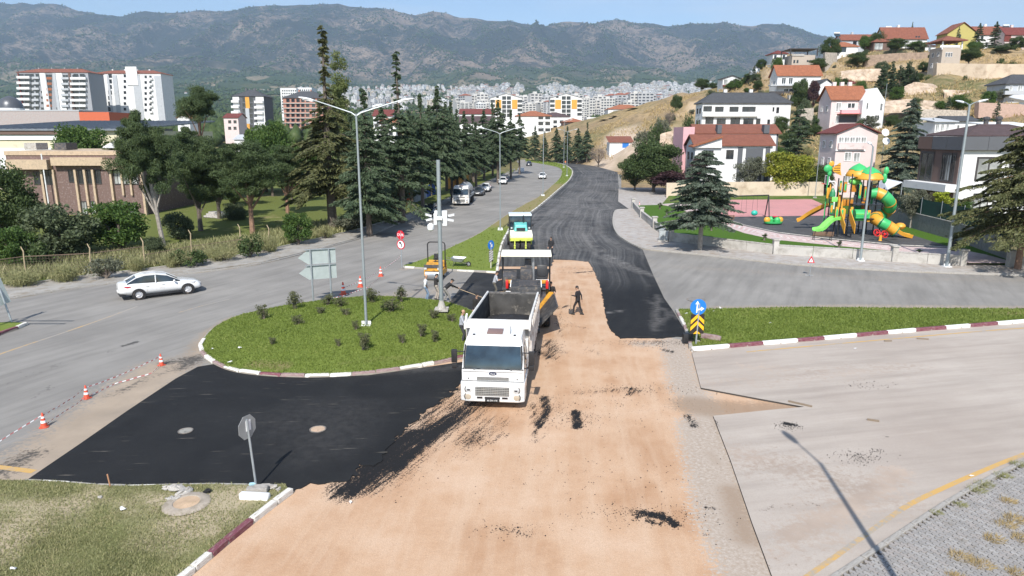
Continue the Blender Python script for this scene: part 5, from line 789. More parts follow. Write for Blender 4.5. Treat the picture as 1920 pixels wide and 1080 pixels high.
bd=MB(); bd.hexa([(-1.2,2.12,1.15),(1.2,2.12,1.15),(1.2,8.6,1.05),(-1.2,8.6,1.05),(-1.2,2.12,1.3),(1.2,2.12,1.3),(1.2,8.6,1.2),(-1.2,8.6,1.2)]); bd.build('bed_floor',TARRY,TR)
hb=MB(); hb.hexa([(-1.22,2.02,1.2),(1.22,2.02,1.2),(1.22,2.12,1.2),(-1.22,2.12,1.2),(-1.22,2.02,2.98),(1.22,2.02,2.98),(1.22,2.12,2.98),(-1.22,2.12,2.98)]); hb.build('headboard',pm('headboard_grey',(.33,.33,.32),.6,dirt=(.2,.17,.14),dirt_amt=.5),TR)
for k in range(-2,3):hb=MB(); hb.bx(k*.48-.05,k*.48+.05,1.94,2.02,1.25,2.9); hb.build('headboard_rib',TIP,TR)
hb=MB(); hb.hexa([(-1.36,1.62,2.90),(1.36,1.62,2.90),(1.36,2.14,3.0),(-1.36,2.14,3.0),(-1.36,1.62,2.95),(1.36,1.62,2.95),(1.36,2.14,3.06),(-1.36,2.14,3.06)]); hb.bx(-1.36,1.36,1.60,1.66,2.80,2.97); hb.build('cab_guard',WDUST,TR,bevel=.02)
for s in(-1,1):g=MB(); g.hexa([(s*1.36,1.55,2.75),(s*1.28,1.55,2.75),(s*1.28,2.15,2.9),(s*1.36,2.15,2.9),(s*1.36,1.55,3.0),(s*1.28,1.55,3.0),(s*1.28,2.15,3.28),(s*1.36,2.15,3.28)]); g.build('guard_wing',WDUST,TR,bevel=.02)
for s in(-1,1):
 w=MB(); w.hexa([(s*1.30,2.05,1.28),(s*1.24,2.05,1.28),(s*1.24,8.65,1.15),(s*1.30,8.65,1.15),(s*1.30,2.05,2.96),(s*1.24,2.05,2.96),(s*1.24,8.65,2.66),(s*1.30,8.65,2.66)]); sd_=w.build('bed_side',TIP,TR)
 for k in range(11):y=2.15+k*.63; zt=2.93-(y-2.05)*.0455; r=MB(); r.hexa([(s*1.305,y,1.2),(s*1.37,y+.02,1.2),(s*1.37,y+.12,1.2),(s*1.305,y+.14,1.2),(s*1.305,y,zt),(s*1.37,y+.02,zt),(s*1.37,y+.12,zt),(s*1.305,y+.14,zt)]); r.build('side_rib',TIP,sd_)
 w=MB(); w.tube([(s*1.27,2.05,2.99),(s*1.27,8.65,2.69)],.055,6); w.build('side_rail',WDUST,sd_)
 w=MB(); w.hexa([(s*1.23,2.15,1.3),(s*1.225,2.15,1.3),(s*1.225,8.6,1.2),(s*1.23,8.6,1.2),(s*1.235,2.15,2.93),(s*1.23,2.15,2.93),(s*1.23,8.6,2.63),(s*1.235,8.6,2.63)]); w.build('side_lining',TARRY,sd_)
 w=MB(); w.bx(s*1.12-.04,s*1.12+.04,3.2,5.0,.5,.78); w.bx(s*1.12-.04,s*1.12+.04,3.2,5.0,.86,1.0); w.build('side_guard',CHAS,TR)
 w=MB(); w.box((s*1.1,1.85,1.75),(.3,.3,1.2)); w.build('air_filter_box',WDUST,TR,bevel=.04)
w=MB(); w.lathe([(.16,-.5),(.18,0),(.16,.5)],10,(-.8,1.95,1.9)); w.build('exhaust_stack',GREYM,TR,smooth=True)
g=np.random.default_rng(5); lx,ly=np.meshgrid(np.linspace(-1.22,1.22,22),np.linspace(2.14,8.58,60)); lz=1.5-.1*(ly-2.1)/6.5+.65*np.clip(1-np.abs(ly-6.4)/2.9,0,1)*(1-(lx/1.6)**2)-.55*np.clip(1-(ly-2.1)/1.6,0,1)+g.normal(size=lx.shape)*.022
idx=np.arange(lx.size).reshape(lx.shape); ld=np_mesh('asphalt_load',np.stack([lx.ravel(),ly.ravel(),lz.ravel()],1),np.stack([idx[:-1,:-1],idx[:-1,1:],idx[1:,1:],idx[1:,:-1]],-1).reshape(-1,4),LOADA,smooth=True)
ld.location=TR.matrix_basis@Vector((0,0,0))if False else TR.location; ld.rotation_euler=TR.rotation_euler; tag(ld,'heap of black hot mix asphalt lying in the tipper bed','asphalt load')
tg=MB(); tg.hexa([(-1.24,8.60,1.15),(1.24,8.60,1.15),(1.24,8.68,1.15),(-1.24,8.68,1.15),(-1.24,8.66,2.60),(1.24,8.66,2.60),(1.24,8.74,2.60),(-1.24,8.74,2.60)]); tg.build('tailgate',pm('scuffed_tarry_gate',(.05,.048,.045),.6,var=.5,scale=1.6,dirt=(.24,.22,.19),dirt_amt=.25),TR)
tg=MB(); tg.box((0,8.72,2.62),(2.62,.12,.12)); tg.build('rear_beam',pm('tarry_beam',(.16,.15,.14),.7,dirt=(.03,.03,.03),dirt_amt=.6),TR)
# -- water tanker
l_,r_=face(864,386,835,411); TK=thing('tanker_truck','white water tanker truck parked at the left kerb facing the viewer','truck',l_,r_); cab(TK,WDUST,False); chassis(TK,8.0,(5.3,6.6))
q=MB(); q.lathe([(.05,-3.1),(.85,-3.05),(1.08,-2.9),(1.1,2.9),(.85,3.05),(.05,3.1)],22,(0,5.1,2.05),0,(R(90),0,0),(1,.95,1)); q.build('tank',pm('tank_grey',(.50,.52,.52),.35,metal=.3,dirt=(.35,.32,.28),dirt_amt=.3),TK,smooth=True)
for y in(2.6,4.2,5.9,7.5):q=MB(); q.lathe([(1.1,-.04),(1.125,-.03),(1.125,.03),(1.1,.04)],22,(0,y,2.05),0,(R(90),0,0),(1,.95,1)); q.build('tank_band',GREYM,TK)
for s in(-1,1):q=MB(); q.bx(s*1.1-.2,s*1.1+.12,2.2,8.1,1.45,1.52); q.bx(s*1.2-.02,s*1.2+.02,2.2,8.1,1.1,1.45); q.build('side_skirt',pm('skirt_grey',(.4,.41,.4),.5),TK)
q=MB(); q.lathe([(.3,0),(.3,.15),(.05,.2)],12,(0,4.6,3.05)); q.build('tank_hatch',STEEL,TK)
# -- asphalt paver, front (hopper) towards the viewer
PV=thing('asphalt_paver','yellow and black asphalt paver with white canopy feeding from the tipper','paver',(.70,34.35,.01),R(-1.5))
for s in(-1,1):
 h=MB(); h.hexa([(s*.55,.0,.55),(s*.6,.0,.5),(s*.6,2.9,.5),(s*.55,2.9,.55),(s*1.62,.25,1.72),(s*1.7,.25,1.66),(s*1.58,2.9,1.72),(s*1.5,2.9,1.78)]); h.build('hopper_wing',TARRY,PV)
 h=MB(); h.prism([(s*.55,.45),(s*1.66,1.72),(s*1.5,1.86),(s*1.3,1.86),(s*.6,.9)],2.9,3.02,'y'); h.build('hopper_back_plate',YEL,PV)
 h=MB(); h.tube([(s*1.68,.2,1.70),(s*1.57,2.95,1.78)],.04,5); h.build('wing_edge',GREYM,PV)
 c=MB(); c.prism([(2.2,.05),(5.6,.05),(5.9,.35),(5.6,.72),(2.4,.72),(2.0,.4)],min(s*1.0,s*1.34),max(s*1.0,s*1.34),'x'); c.build('crawler_track',RUB,PV,bevel=.04); c=MB()
 for k in range(9):c.bx(s*1.33-.04,s*1.33+.04,2.3+k*.38,2.5+k*.38,.1,.66)
 c.build('track_shoe',GREYM,PV)
 c=MB(); c.bx(s*1.25-.12,s*1.25+.12,3.1,6.6,.85,1.25); c.build('side_frame',YEL,PV,bevel=.03)
 c=MB(); c.cyl((s*.75-.5*0,-.12,.5),(s*.35,-.12,.5),.13,n=10); c.build('push_roller',GREYM,PV)
h=MB(); h.bx(-.6,.6,.1,2.9,.48,.56); h.build('hopper_floor',TARRY,PV)
hm=MB(); hm.ball((0,1.6,.55),(1.0,1.3,.45),16,8); hm.build('hopper_mix',LOADA,PV,smooth=True)
bo=MB(); bo.bx(-1.15,1.15,3.05,6.4,.7,1.5); bo.build('body',GREYM,PV,bevel=.04)
ho=MB(); ho.hexa([(-.86,3.06,1.45),(.86,3.06,1.45),(.86,4.6,1.5),(-.86,4.6,1.5),(-.86,3.1,2.1),(.86,3.1,2.1),(.86,4.6,2.22),(-.86,4.6,2.22)]); ho.build('engine_hood',pm('hood_dark',(.035,.037,.04),.5,dirt=(.2,.16,.12),dirt_amt=.35),PV,bevel=.04)
for k in range(8):g_l=MB(); g_l.box((.12,3.07+.006*k,1.5+k*.072),(1.05,.05,.022),(R(-18),0,0)); g_l.build('grille_slat',GREYM,PV)
for k in range(7):g_l=MB(); g_l.box((.12,3.3+.17*k,2.135+.013*k),(1.05,.06,.03),(R(20),0,0)); g_l.build('hood_slat',GREYM,PV)
for s in(-1,1):
 e=MB()
 for k in range(9):e.box((s*.87,3.1+.16*k,2.12+k*.011),(.05,.075,.03))
 e.build('warning_stripe',PLW,PV)
fl=MB(); fl.bx(-1.4,1.4,4.6,7.2,1.58,1.68); fl.build('platform',GREYM,PV,bevel=.02)
yb=MB(); yb.bx(-1.2,1.28,4.5,4.66,2.0,2.2); yb.build('front_rail',YEL,PV,bevel=.02)
co=MB(); co.hexa([(-1.38,4.95,1.68),(-.55,4.95,1.68),(-.55,5.6,1.68),(-1.38,5.6,1.68),(-1.38,4.9,2.35),(-.55,4.9,2.35),(-.55,5.5,2.6),(-1.38,5.5,2.6)]); co.build('operator_console',GREYM,PV,bevel=.04)
for sx in(.95,):
 se=MB(); se.box((sx,5.5,2.15),(.62,.55,.16)); se.box((sx,5.82,2.5),(.62,.14,.72),(R(-10),0,0)); se.build('seat',BLACKP,PV,bevel=.06)
se=MB(); se.box((.95,4.75,2.14),(.75,.12,.1)); se.build('console_ledge',PLW,PV)
tw=MB(); tw.box((0,5.9,2.15),(.7,.8,1.0)); tw.box((.1,6.3,2.4),(.4,.5,1.5)); tw.build('exhaust_tower',GREYM,PV,bevel=.05)
ex=MB(); ex.cyl((.42,5.9,1.8),(.42,5.9,3.5),.09,n=10); ex.build('exhaust_pipe',STEEL,PV)
rf=MB(); rf.prism([(5.55,3.56),(5.4,3.46),(5.42,3.40),(6.9,3.44),(7.05,3.5),(7.0,3.58)],-1.5,1.5,'x'); rf.build('canopy',CREAM,PV,bevel=.04,seg=3)
for x,y in((-1.42,5.6),(1.42,5.6),(-1.42,6.9),(1.42,6.9)):p=MB(); p.cyl((x,y,1.6),(x,y,3.48),.035,n=6); p.build('canopy_post',BLACKP,PV)
for x in(-1.1,1.22):f=MB(); f.lathe([(.001,.0),(.085,.0),(.09,.4),(.06,.47),(.025,.5),(.001,.52)],10,(x,4.35,1.75)); f.build('fire_extinguisher',pm('extinguisher_red',(.55,.02,.02),.35),PV,smooth=True)
for y in(3.3,):bx_=MB(); bx_.box((-1.0,y,1.65),(.3,.35,.3)); bx_.build('tool_box',PLW,PV,bevel=.02)
bx_=MB(); bx_.box((-1.1,3.5,1.36),(.5,.6,.2)); bx_.build('side_step',YEL,PV,bevel=.02)
sc_=MB(); sc_.bx(-1.55,1.55,7.6,8.4,.12,.62); sc_.bx(-1.2,1.2,7.4,8.2,.62,1.0); sc_.build('screed',YEL,PV,bevel=.03)
sc_=MB(); sc_.bx(-1.55,1.55,8.4,8.9,.42,.48); sc_.build('screed_walkway',GREYM,PV)
for s in(-1,1):a=MB(); a.tube([(s*1.45,3.3,.75),(s*1.48,6.0,.8),(s*1.4,7.9,.55)],.08,6); a.build('tow_arm',YEL,PV)
# -- pneumatic roller
RL=thing('pneumatic_roller','teal and lime rubber tyred roller on the fresh asphalt behind the paver','road roller',(.85,61.2,.05),R(2))
b=MB(); b.hexa([(-1.02,-.2,1.25),(1.02,-.2,1.25),(1.02,1.3,1.05),(-1.02,1.3,1.05),(-1.02,-.25,1.62),(1.02,-.25,1.62),(1.02,1.3,1.86),(-1.02,1.3,1.86)]); b.build('front_body',CREAM,RL,bevel=.06,seg=3)
b=MB(); b.bx(-1.0,1.0,-.27,-.1,1.1,1.34); b.build('front_beam',LIME,RL,bevel=.03)
b=MB(); b.bx(-.98,1.02,.9,4.6,.55,1.2); b.build('side_frame',LIME,RL,bevel=.04)
b=MB(); b.hexa([(-.62,.7,1.8),(.62,.7,1.8),(.66,2.0,1.8),(-.66,2.0,1.8),(-.52,.8,2.35),(.52,.8,2.35),(.6,2.0,2.5),(-.6,2.0,2.5)]); b.build('engine_hood',TEAL,RL,bevel=.08,seg=3)
b=MB(); b.bx(-.42,.38,.66,.8,1.84,2.12); b.build('hood_grille',BLACKP,RL)
b=MB(); b.bx(-1.0,1.0,2.1,3.8,1.3,3.02); b.build('cab_glass',GLSB,RL,bevel=.03)
for x,y in((-1.0,2.1),(1.0,2.1),(-1.0,3.8),(1.0,3.8),(.3,2.08)):p=MB(); p.box((x,y,2.2),(.08,.08,1.7)); p.build('cab_pillar',BLACKP,RL)
b=MB(); b.bx(-1.06,1.06,1.95,3.95,3.03,3.2); b.build('cab_roof',pm('roof_pale_blue',(.62,.70,.72),.4),RL,bevel=.06,seg=3)
b=MB(); b.cyl((.28,1.7,2.3),(.28,1.7,3.15),.045,n=8); b.build('exhaust_pipe',BLACKP,RL)
b=MB(); b.bx(-1.0,1.0,3.8,4.9,1.0,1.7); b.build('rear_body',LIME,RL,bevel=.06)
for i,x in enumerate((-.86,-.36,.14,.64)):wheel_mesh(RL,(x,.35,.52),.52,.42,-1,GREYM,0)
for i,x in enumerate((-.95,-.48,0,.48,.95)):wheel_mesh(RL,(x,4.3,.52),.52,.42,-1,GREYM,0)
for x in(-.61,.39):
 b=MB(); b.bx(x-.42,x+.42,-.28,-.16,1.06,1.12); b.build('scraper_bar',LIME,RL); b=MB(); b.bx(x-.05,x+.05,-.26,-.14,.35,1.06); b.box((x,-.27,.62),(.17,.05,.12)); b.box((x,-.27,.42),(.15,.05,.12)); b.build('fork',LIME,RL)
for s in(-1,1):b=MB(); b.box((s*.82,1.95,1.95),(.16,.1,.14)); b.build('headlight',CLEARL,RL); b=MB(); b.box((s*1.15,2.0,2.2),(.14,.06,.25)); b.build('mirror',BLACKP,RL)
text_mesh('ammann',.12,'lettering',GREYM,RL,(-.35,-.30,1.5),(R(82),0,0))if False else None
# -- small tandem roller
p_=G(812,526); SR=thing('tandem_roller','small yellow tandem roller with black roll bar on the old concrete by the median','road roller',(p_.x,p_.y,.01),R(-6))
for y in(.2,1.75):d=MB(); d.cyl((-.55,y,.4),(.55,y,.4),.4,n=24); d.build('drum',STEEL,SR,smooth=True,angle=50)
for s in(-1,1):d=MB(); d.bx(s*.62-.05,s*.62+.05,.05,1.95,.3,.75); d.build('drum_yoke',YEL,SR,bevel=.03)
d=MB(); d.hexa([(-.6,-.2,.72),(.6,-.2,.72),(.6,.8,.72),(-.6,.8,.72),(-.55,-.15,1.1),(.55,-.15,1.1),(.6,.8,1.25),(-.6,.8,1.25)]); d.build('front_hood',YEL,SR,bevel=.05)
d=MB(); d.bx(-.6,.6,-.24,-.16,.98,1.2); d.build('front_panel',GREYM,SR)
d=MB(); d.hexa([(-.6,1.3,.72),(.6,1.3,.72),(.6,2.2,.72),(-.6,2.2,.72),(-.6,1.3,1.3),(.6,1.3,1.3),(.55,2.2,1.1),(-.55,2.2,1.1)]); d.build('engine_hood',YEL,SR,bevel=.05)
d=MB(); d.bx(-.6,.6,.8,1.3,.65,.8); d.build('floor',GREYM,SR); d=MB(); d.box((.05,1.2,1.15),(.5,.45,.14)); d.box((.05,1.42,1.48),(.5,.12,.55)); d.build('seat',BLACKP,SR,bevel=.05)
d=MB(); d.tube([(.05,.75,1.0),(.05,.85,1.45)],.03,6); d.lathe([(.19,-.02),(.21,0),(.19,.02),(.17,0),(.19,-.02)],16,(.05,.87,1.47),0,(R(25),0,0)); d.build('steering_wheel',BLACKP,SR,smooth=True)
d=MB(); d.tube([(-.66,1.35,.7),(-.66,1.35,2.45),(-.60,1.35,2.58),(-.48,1.35,2.64),(.48,1.35,2.64),(.60,1.35,2.58),(.66,1.35,2.45),(.66,1.35,.7)],.045,8); d.build('roll_bar',BLACKP,SR,smooth=True)
for s in(-1,1):d=MB(); d.box((s*.48,-.22,.92),(.16,.06,.14)); d.build('headlight',CLEARL,SR)
# -- wheelbarrow
p_=G(861,502); WB=thing('wheelbarrow','grey wheelbarrow standing on the grass median behind the tandem roller','wheelbarrow',(p_.x,p_.y,.14),R(80))
d=MB(); d.put([(-.32,-.3,.38),(.32,-.3,.38),(.32,.35,.38),(-.32,.35,.38),(-.45,-.5,.68),(.45,-.5,.68),(.45,.6,.72),(-.45,.6,.72)],[(3,2,1,0),(0,1,5,4),(1,2,6,5),(2,3,7,6),(3,0,4,7)]); d.build('tray',STEEL,WB)
for s in(-1,1):d=MB(); d.tube([(s*.12,-.75,.22),(s*.28,-.1,.36),(s*.36,1.1,.62)],.025,6); d.tube([(s*.3,.35,.38),(s*.3,.45,.0)],.022,6); d.build('handle',GREYM,WB)
wheel_mesh(WB,(0,-.78,.2),.2,.09,1,STEEL,0)
# -- people
SKIN=pm('skin',(.42,.25,.17),.55,var=.06); EYE=pm('eye_dark',(.03,.02,.018),.4); LIP=pm('lips',(.34,.15,.12),.5); SHOE=pm('shoe_dark',(.03,.028,.026),.6); HAIRM=pm('hair_black',(.014,.012,.011),.7,var=.4,scale=30)
def CLOTH(n,c):return pm('cloth_'+n,c,.9,var=.16,scale=7,bmp=.5,bscale=26)
def ik(a,b,l1,l2,hint):
 d=b-a; n=d.length; n_=min(n,(l1+l2)*.999); d=d.normalized(); c=(l1*l1-l2*l2+n_*n_)/(2*n_); h=math.sqrt(max(0,l1*l1-c*c)); u=(hint-d*hint.dot(d)).normalized(); return a+d*c+u*h,a+d*n_
def person(loc,rotz,label,shirt,pants,pose,hair='hair',long_sleeve=False,s=1.0,group=None,boot=SHOE):
 """one continuous remeshed body; +Y is the way the figure faces"""
 t=thing('person',label,'person',loc,rotz,group); t.scale=(s,s,s); V_=Vector
 lean=pose.get('lean',0); tw=pose.get('twist',0); hp=V_((0,0,.93))+V_(pose.get('hip',(0,0,0))); up=Matrix.Rotation(-lean,3,'X'); tz=Matrix.Rotation(tw,3,'Z')
 def B(x,y,z):return hp+up@(tz@V_((x,y,z)))
 ch=B(0,.01,.38); nk=B(0,.0,.55); hd=nk+(Matrix.Rotation(-lean*pose.get('look',.6)-pose.get('nod',.12),3,'X')@(Matrix.Rotation(pose.get('turn',0)+tw,3,'Z')@V_((0,.03,.155))))
 hm=Matrix.Translation(hd)@(Matrix.Rotation(-lean*pose.get('look',.6)-pose.get('nod',.12),4,'X')@Matrix.Rotation(pose.get('turn',0)+tw,4,'Z'))
 caps=[]
 caps+=[(B(-.09,0,0),B(.09,0,0),.115,.115,'p'),(B(-.05,0,.0),B(-.06,0,.22),.125,.115,'t'),(B(.05,0,.0),B(.06,0,.22),.125,.115,'t'),(B(-.06,0,.2),B(-.085,.01,.40),.12,.118,'t'),(B(.06,0,.2),B(.085,.01,.40),.12,.118,'t'),(B(-.15,0,.47),B(.15,0,.47),.068,.068,'t'),(nk-(nk-ch)*.35,nk+(hd-nk)*.5,.064,.052,'s')]
 hands=[]
 for sd in(-1,1):
  sh=B(sd*.185,0,.47); tg_=V_(pose['hand'][0 if sd<0 else 1]); el,ha=ik(sh,tg_,.29,.27,V_(pose.get('elbow',(sd*.6,-.8,-.3)))if 'elbow' not in pose else V_((sd*pose['elbow'][0],pose['elbow'][1],pose['elbow'][2])))
  caps+=[(sh,el,.062,.046,'t'),(el,ha,.044,.030,'t' if long_sleeve else 's')]
  if not long_sleeve:caps+=[(sh,sh.lerp(el,.62),.072,.062,'t')]
  fd=(ha-el).normalized(); gd=V_(pose.get('grip',(0,0,-1)))if pose.get('grip')else fd; gd=(fd+gd*.8).normalized(); sidev=fd.cross(V_((0,0,1))); sidev=sidev.normalized()if sidev.length>.1 else V_((1,0,0)); palm=ha+fd*.055
  caps+=[(ha,palm,.032,.036,'s')]
  for k in range(4):
   o=palm+sidev*(k-1.5)*.021+fd*.02; L1=(.042,.048,.045,.036)[k]; m1=o+fd*L1; caps+=[(o,m1,.0125,.0115,'s'),(m1,m1+(fd*.5+gd).normalized()*L1*.85,.0115,.010,'s')]
  th_=ha+fd*.03+sidev*.034*sd; caps+=[(th_,th_+(sidev*sd*.5+fd).normalized()*.05,.014,.011,'s')]; hands.append(palm)
  hj=B(sd*.09,0,-.02); ft=V_(pose['foot'][0 if sd<0 else 1]); an=ft+V_((0,0,.085)); kn,an=ik(hj,an,.44,.43,V_((sd*.12,1,.1))); caps+=[(hj,kn,.092,.062,'p'),(kn,an,.062,.046,'p')]
  toe=pose.get('toe',(0,0))[0 if sd<0 else 1]; dv=V_((math.sin(toe),math.cos(toe),0)); caps+=[(an+V_((0,0,-.02)),ft+V_((0,0,.045))-dv*.05,.05,.045,'f'),(ft+V_((0,0,.045))-dv*.06,ft+V_((0,0,.035))+dv*.14,.045,.036,'f')]
 b=MB()
 for a,c,r0,r1,k in caps:
  d=(c-a); n=max(1e-4,d.length); d=d/n; pr=[(-r0*math.cos(x),r0*math.sin(x))for x in(0.05,.6,1.1)]+[(0,r0),(n,r1)]+[(n+r1*math.sin(x),r1*math.cos(x))for x in(.5,1.0,1.52)]; q=d.to_track_quat('Z','Y').to_matrix().to_4x4(); b.mt=Matrix.Translation(a)@q; b.lathe([(max(.0005,rr),zz)for zz,rr in pr],10)
 b.mt=hm; b.ball((0,.0,.02),(.076,.094,.108),14,9); b.ball((0,.03,-.055),(.055,.062,.06),12,7); b.ball((0,.096,-.012),(.014,.02,.024),8,5); b.ball((0,.085,.03),(.05,.014,.012),8,4)
 for sd in(-1,1):b.ball((sd*.078,-.005,-.01),(.012,.02,.03),8,5)
 o=b.build('body',[SKIN,shirt,pants,boot,EYE,LIP],t); md=o.modifiers.new('fuse','REMESH'); md.mode='VOXEL'; md.voxel_size=.0125; md.use_smooth_shade=True
 dg=bpy.context.evaluated_depsgraph_get(); me=bpy.data.meshes.new_from_object(o.evaluated_get(dg)); o.modifiers.clear(); old=o.data; o.data=me; me.materials.clear()
 for m in(SKIN,shirt,pants,boot,EYE,LIP):me.materials.append(m)
 n=len(me.polygons); cen=np.zeros(n*3); me.polygons.foreach_get('center',cen); cen=cen.reshape(-1,3); best=np.full(n,1e9); idx=np.zeros(n,int); code={'s':0,'t':1,'p':2,'f':3}
 for a,c,r0,r1,k in caps:
  a_=np.array(a); d=np.array(c)-a_; tt=np.clip(((cen-a_)@d)/max(1e-9,d@d),0,1); ds=np.linalg.norm(cen-a_-tt[:,None]*d,axis=1)-(r0+(r1-r0)*tt); m=ds<best-.004*(k=='s'); best[m]=ds[m]; idx[m]=code[k]
 hl=np.array([list(hm.inverted()@Vector(c))for c in cen]); ish=(np.abs(hl[:,0])<.1)&(np.abs(hl[:,1])<.13)&(hl[:,2]>-.115); idx[ish]=0
 for sd in(-1,1):idx[ish&(np.hypot(hl[:,0]-sd*.031,(hl[:,2]-.012)*1.5)<.017)&(hl[:,1]>.05)]=4
 idx[ish&(np.abs(hl[:,0])<.026)&(np.abs(hl[:,2]+.058)<.010)&(hl[:,1]>.05)]=5
 me.polygons.foreach_set('material_index',idx.astype(np.int32)); me.shade_smooth()
 h=MB(); h.mt=hm
 if hair=='hair':h.lathe([(math.sin(x)*1.0,math.cos(x))for x in(1.62,1.4,1.1,.75,.4,.02)],14,(0,-.012,.025),0,(R(-14),0,0),(.083,.102,.115)); h.ball((0,-.055,-.01),(.07,.055,.075),12,6); h.build('hair',HAIRM,t,smooth=True)
 elif hair=='bald':h.ball((0,-.062,-.015),(.07,.042,.05),12,6); h.build('hair',HAIRM,t,smooth=True)
 else:
  h.lathe([(math.sin(x),math.cos(x))for x in(1.66,1.4,1.1,.75,.4,.02)],14,(0,-.004,.03),0,(R(-8),0,0),(.087,.105,.105)); h.prism([(-.07,.08),(.07,.08),(.055,.17),(0,.19),(-.055,.17)],.055,.066); h.build('cap',CLOTH('cap',(.02,.02,.022)),t,smooth=True)
 return t,hands
def at_g(px,py,z=.01):p=G(px,py,z); return(p.x,p.y,z)
def yaw_to(px,py,tx,ty):a,b=G(px,py),G(tx,ty); d=b-a; return math.atan2(d.y,d.x)-R(90)
ST={'foot':((-.12,-.02,0),(.13,.05,0)),'toe':(-.25,.25)}
gW='road workers round the machines'
person(at_g(799,565),R(-78),'man in white t-shirt and blue jeans, hands on hips, left of the watching group',CLOTH('white',(.66,.66,.65)),CLOTH('jeans',(.16,.22,.31)),{**ST,'hand':((-.22,.02,1.02),(.22,.06,1.02)),'elbow':(1,-.5,.0)},'bald',group=gW)
person(at_g(818,562),R(-70),'man in dark t-shirt and beige trousers with folded arms, middle of the watching group',CLOTH('charcoal',(.035,.032,.032)),CLOTH('beige',(.36,.31,.26)),{**ST,'hand':((.12,.24,1.2),(-.12,.27,1.17)),'elbow':(1,.25,-.4),'nod':.3},group=gW)
RK=MB();
_,hd_=person(at_g(838,566),R(-80),'bent over man in black shirt and cap raking the new asphalt with a long handle',CLOTH('black',(.02,.021,.023)),CLOTH('grey',(.22,.21,.19)),{'foot':((-.16,-.18,0),(.15,.24,0)),'toe':(-.2,.3),'lean':R(48),'hip':(0,-.12,-.06),'hand':((-.05,.62,.92),(.05,.95,.80)),'elbow':(.6,-.2,-.9),'look':.2,'grip':(0,0,-1)},'cap',True,group=gW)
a_=Vector(at_g(838,566)); m_=Matrix.Translation(a_)@Matrix.Rotation(R(-80),4,'Z'); p0,p1=m_@Vector((-.02,.2,1.06)),m_@Vector((.05,2.55,.10))
WOOD=pm('tool_wood',(.50,.38,.24),.7); RKT=thing('asphalt_rake','long pale handled asphalt rake held by the bent over man','rake',p1); b=MB(); b.tube([p0-p1,Vector((0,0,0))],.018,7); b.build('handle',WOOD,RKT,smooth=True); b=MB(); b.box((0,0,-.02),(.08,.7,.05),(0,0,R(10))); b.build('rake_head',GREYM,RKT)
person(at_g(894,606),R(-150),'man in black jacket standing beside the tipper bed on the new patch',CLOTH('black2',(.022,.02,.02)),CLOTH('darkgrey',(.05,.05,.055)),{**ST,'hand':((-.24,.05,.82),(.24,.05,.82))},'hair',True,group=gW)
person(at_g(866,643,.12),R(-95),'man in light grey t-shirt and dark trousers leaning at the tipper cab guard',CLOTH('lightgrey',(.36,.38,.43)),CLOTH('darktrouser',(.04,.04,.045)),{**ST,'hand':((-.1,.38,1.1),(.16,.40,1.12)),'lean':R(4)},'bald',group=gW)
person(at_g(927,556),R(-90),'man in pale shirt reaching to the controls on the left side of the paver',CLOTH('pale',(.40,.41,.44)),CLOTH('olive',(.12,.11,.09)),{**ST,'hand':((-.08,.42,1.12),(.14,.44,1.18)),'lean':R(14),'hip':(0,0,.0)},'hair',group=gW)
person(at_g(1033,481,.05),R(160),'man in dark clothes standing on the fresh asphalt beside the roller',CLOTH('black3',(.02,.02,.022)),CLOTH('black4',(.025,.024,.028)),{**ST,'hand':((-.2,.2,.92),(.25,.05,.85))},'hair',True,group=gW)
person(at_g(1033,580),R(150),'man in black t-shirt standing on the paver screed side at its right hopper wing',CLOTH('black5',(.022,.02,.02)),CLOTH('darkblue',(.03,.03,.04)),{**ST,'hand':((-.24,.2,.95),(.22,.25,1.0))},'hair',group=gW)
person(at_g(1083,590),R(60),'worker in black overalls walking on the tan base holding a shovel upright',CLOTH('black6',(.017,.017,.019)),CLOTH('black7',(.02,.02,.022)),{'foot':((-.14,.22,0),(.12,-.26,0)),'hand':((-.34,.24,1.22),(.26,-.14,.88)),'turn':.5,'lean':R(3),'grip':(0,0,-1)},'hair',True,group=gW)
m_=Matrix.Translation(Vector(at_g(1083,590)))@Matrix.Rotation(R(60),4,'Z'); hnd=m_@Vector((-.36,.28,1.2)); foot=G(1070,589); SV=thing('shovel','wooden handled shovel standing upright in the hand of the worker in black overalls','shovel',foot); tip=hnd+(hnd-foot)*.22-foot
b=MB(); b.tube([(0,0,.26),tuple(tip*.5),tuple(tip)],.02,7); b.build('handle',WOOD,SV,smooth=True); b=MB(); b.prism([(-.12,.32),(.12,.32),(.13,.1),(.06,.0),(-.06,.0),(-.13,.1)],-.015,.015,'y'); b.tube([(0,0,.28),(0,0,.42)],.028,6); b.build('blade',GREYM,SV)
person(at_g(1083,308),R(170),'distant person in black standing at the far bend kerb',CLOTH('black8',(.02,.02,.022)),CLOTH('black9',(.025,.024,.028)),{**ST,'hand':((-.22,.05,.8),(.22,.05,.8))},'hair',True); person(at_g(1060,310),R(190),'distant person in an orange vest at the far lamp poles',CLOTH('orange',(.6,.16,.05)),CLOTH('grey2',(.2,.2,.2)),{**ST,'hand':((-.22,.05,.8),(.22,.05,.8))},'hair')
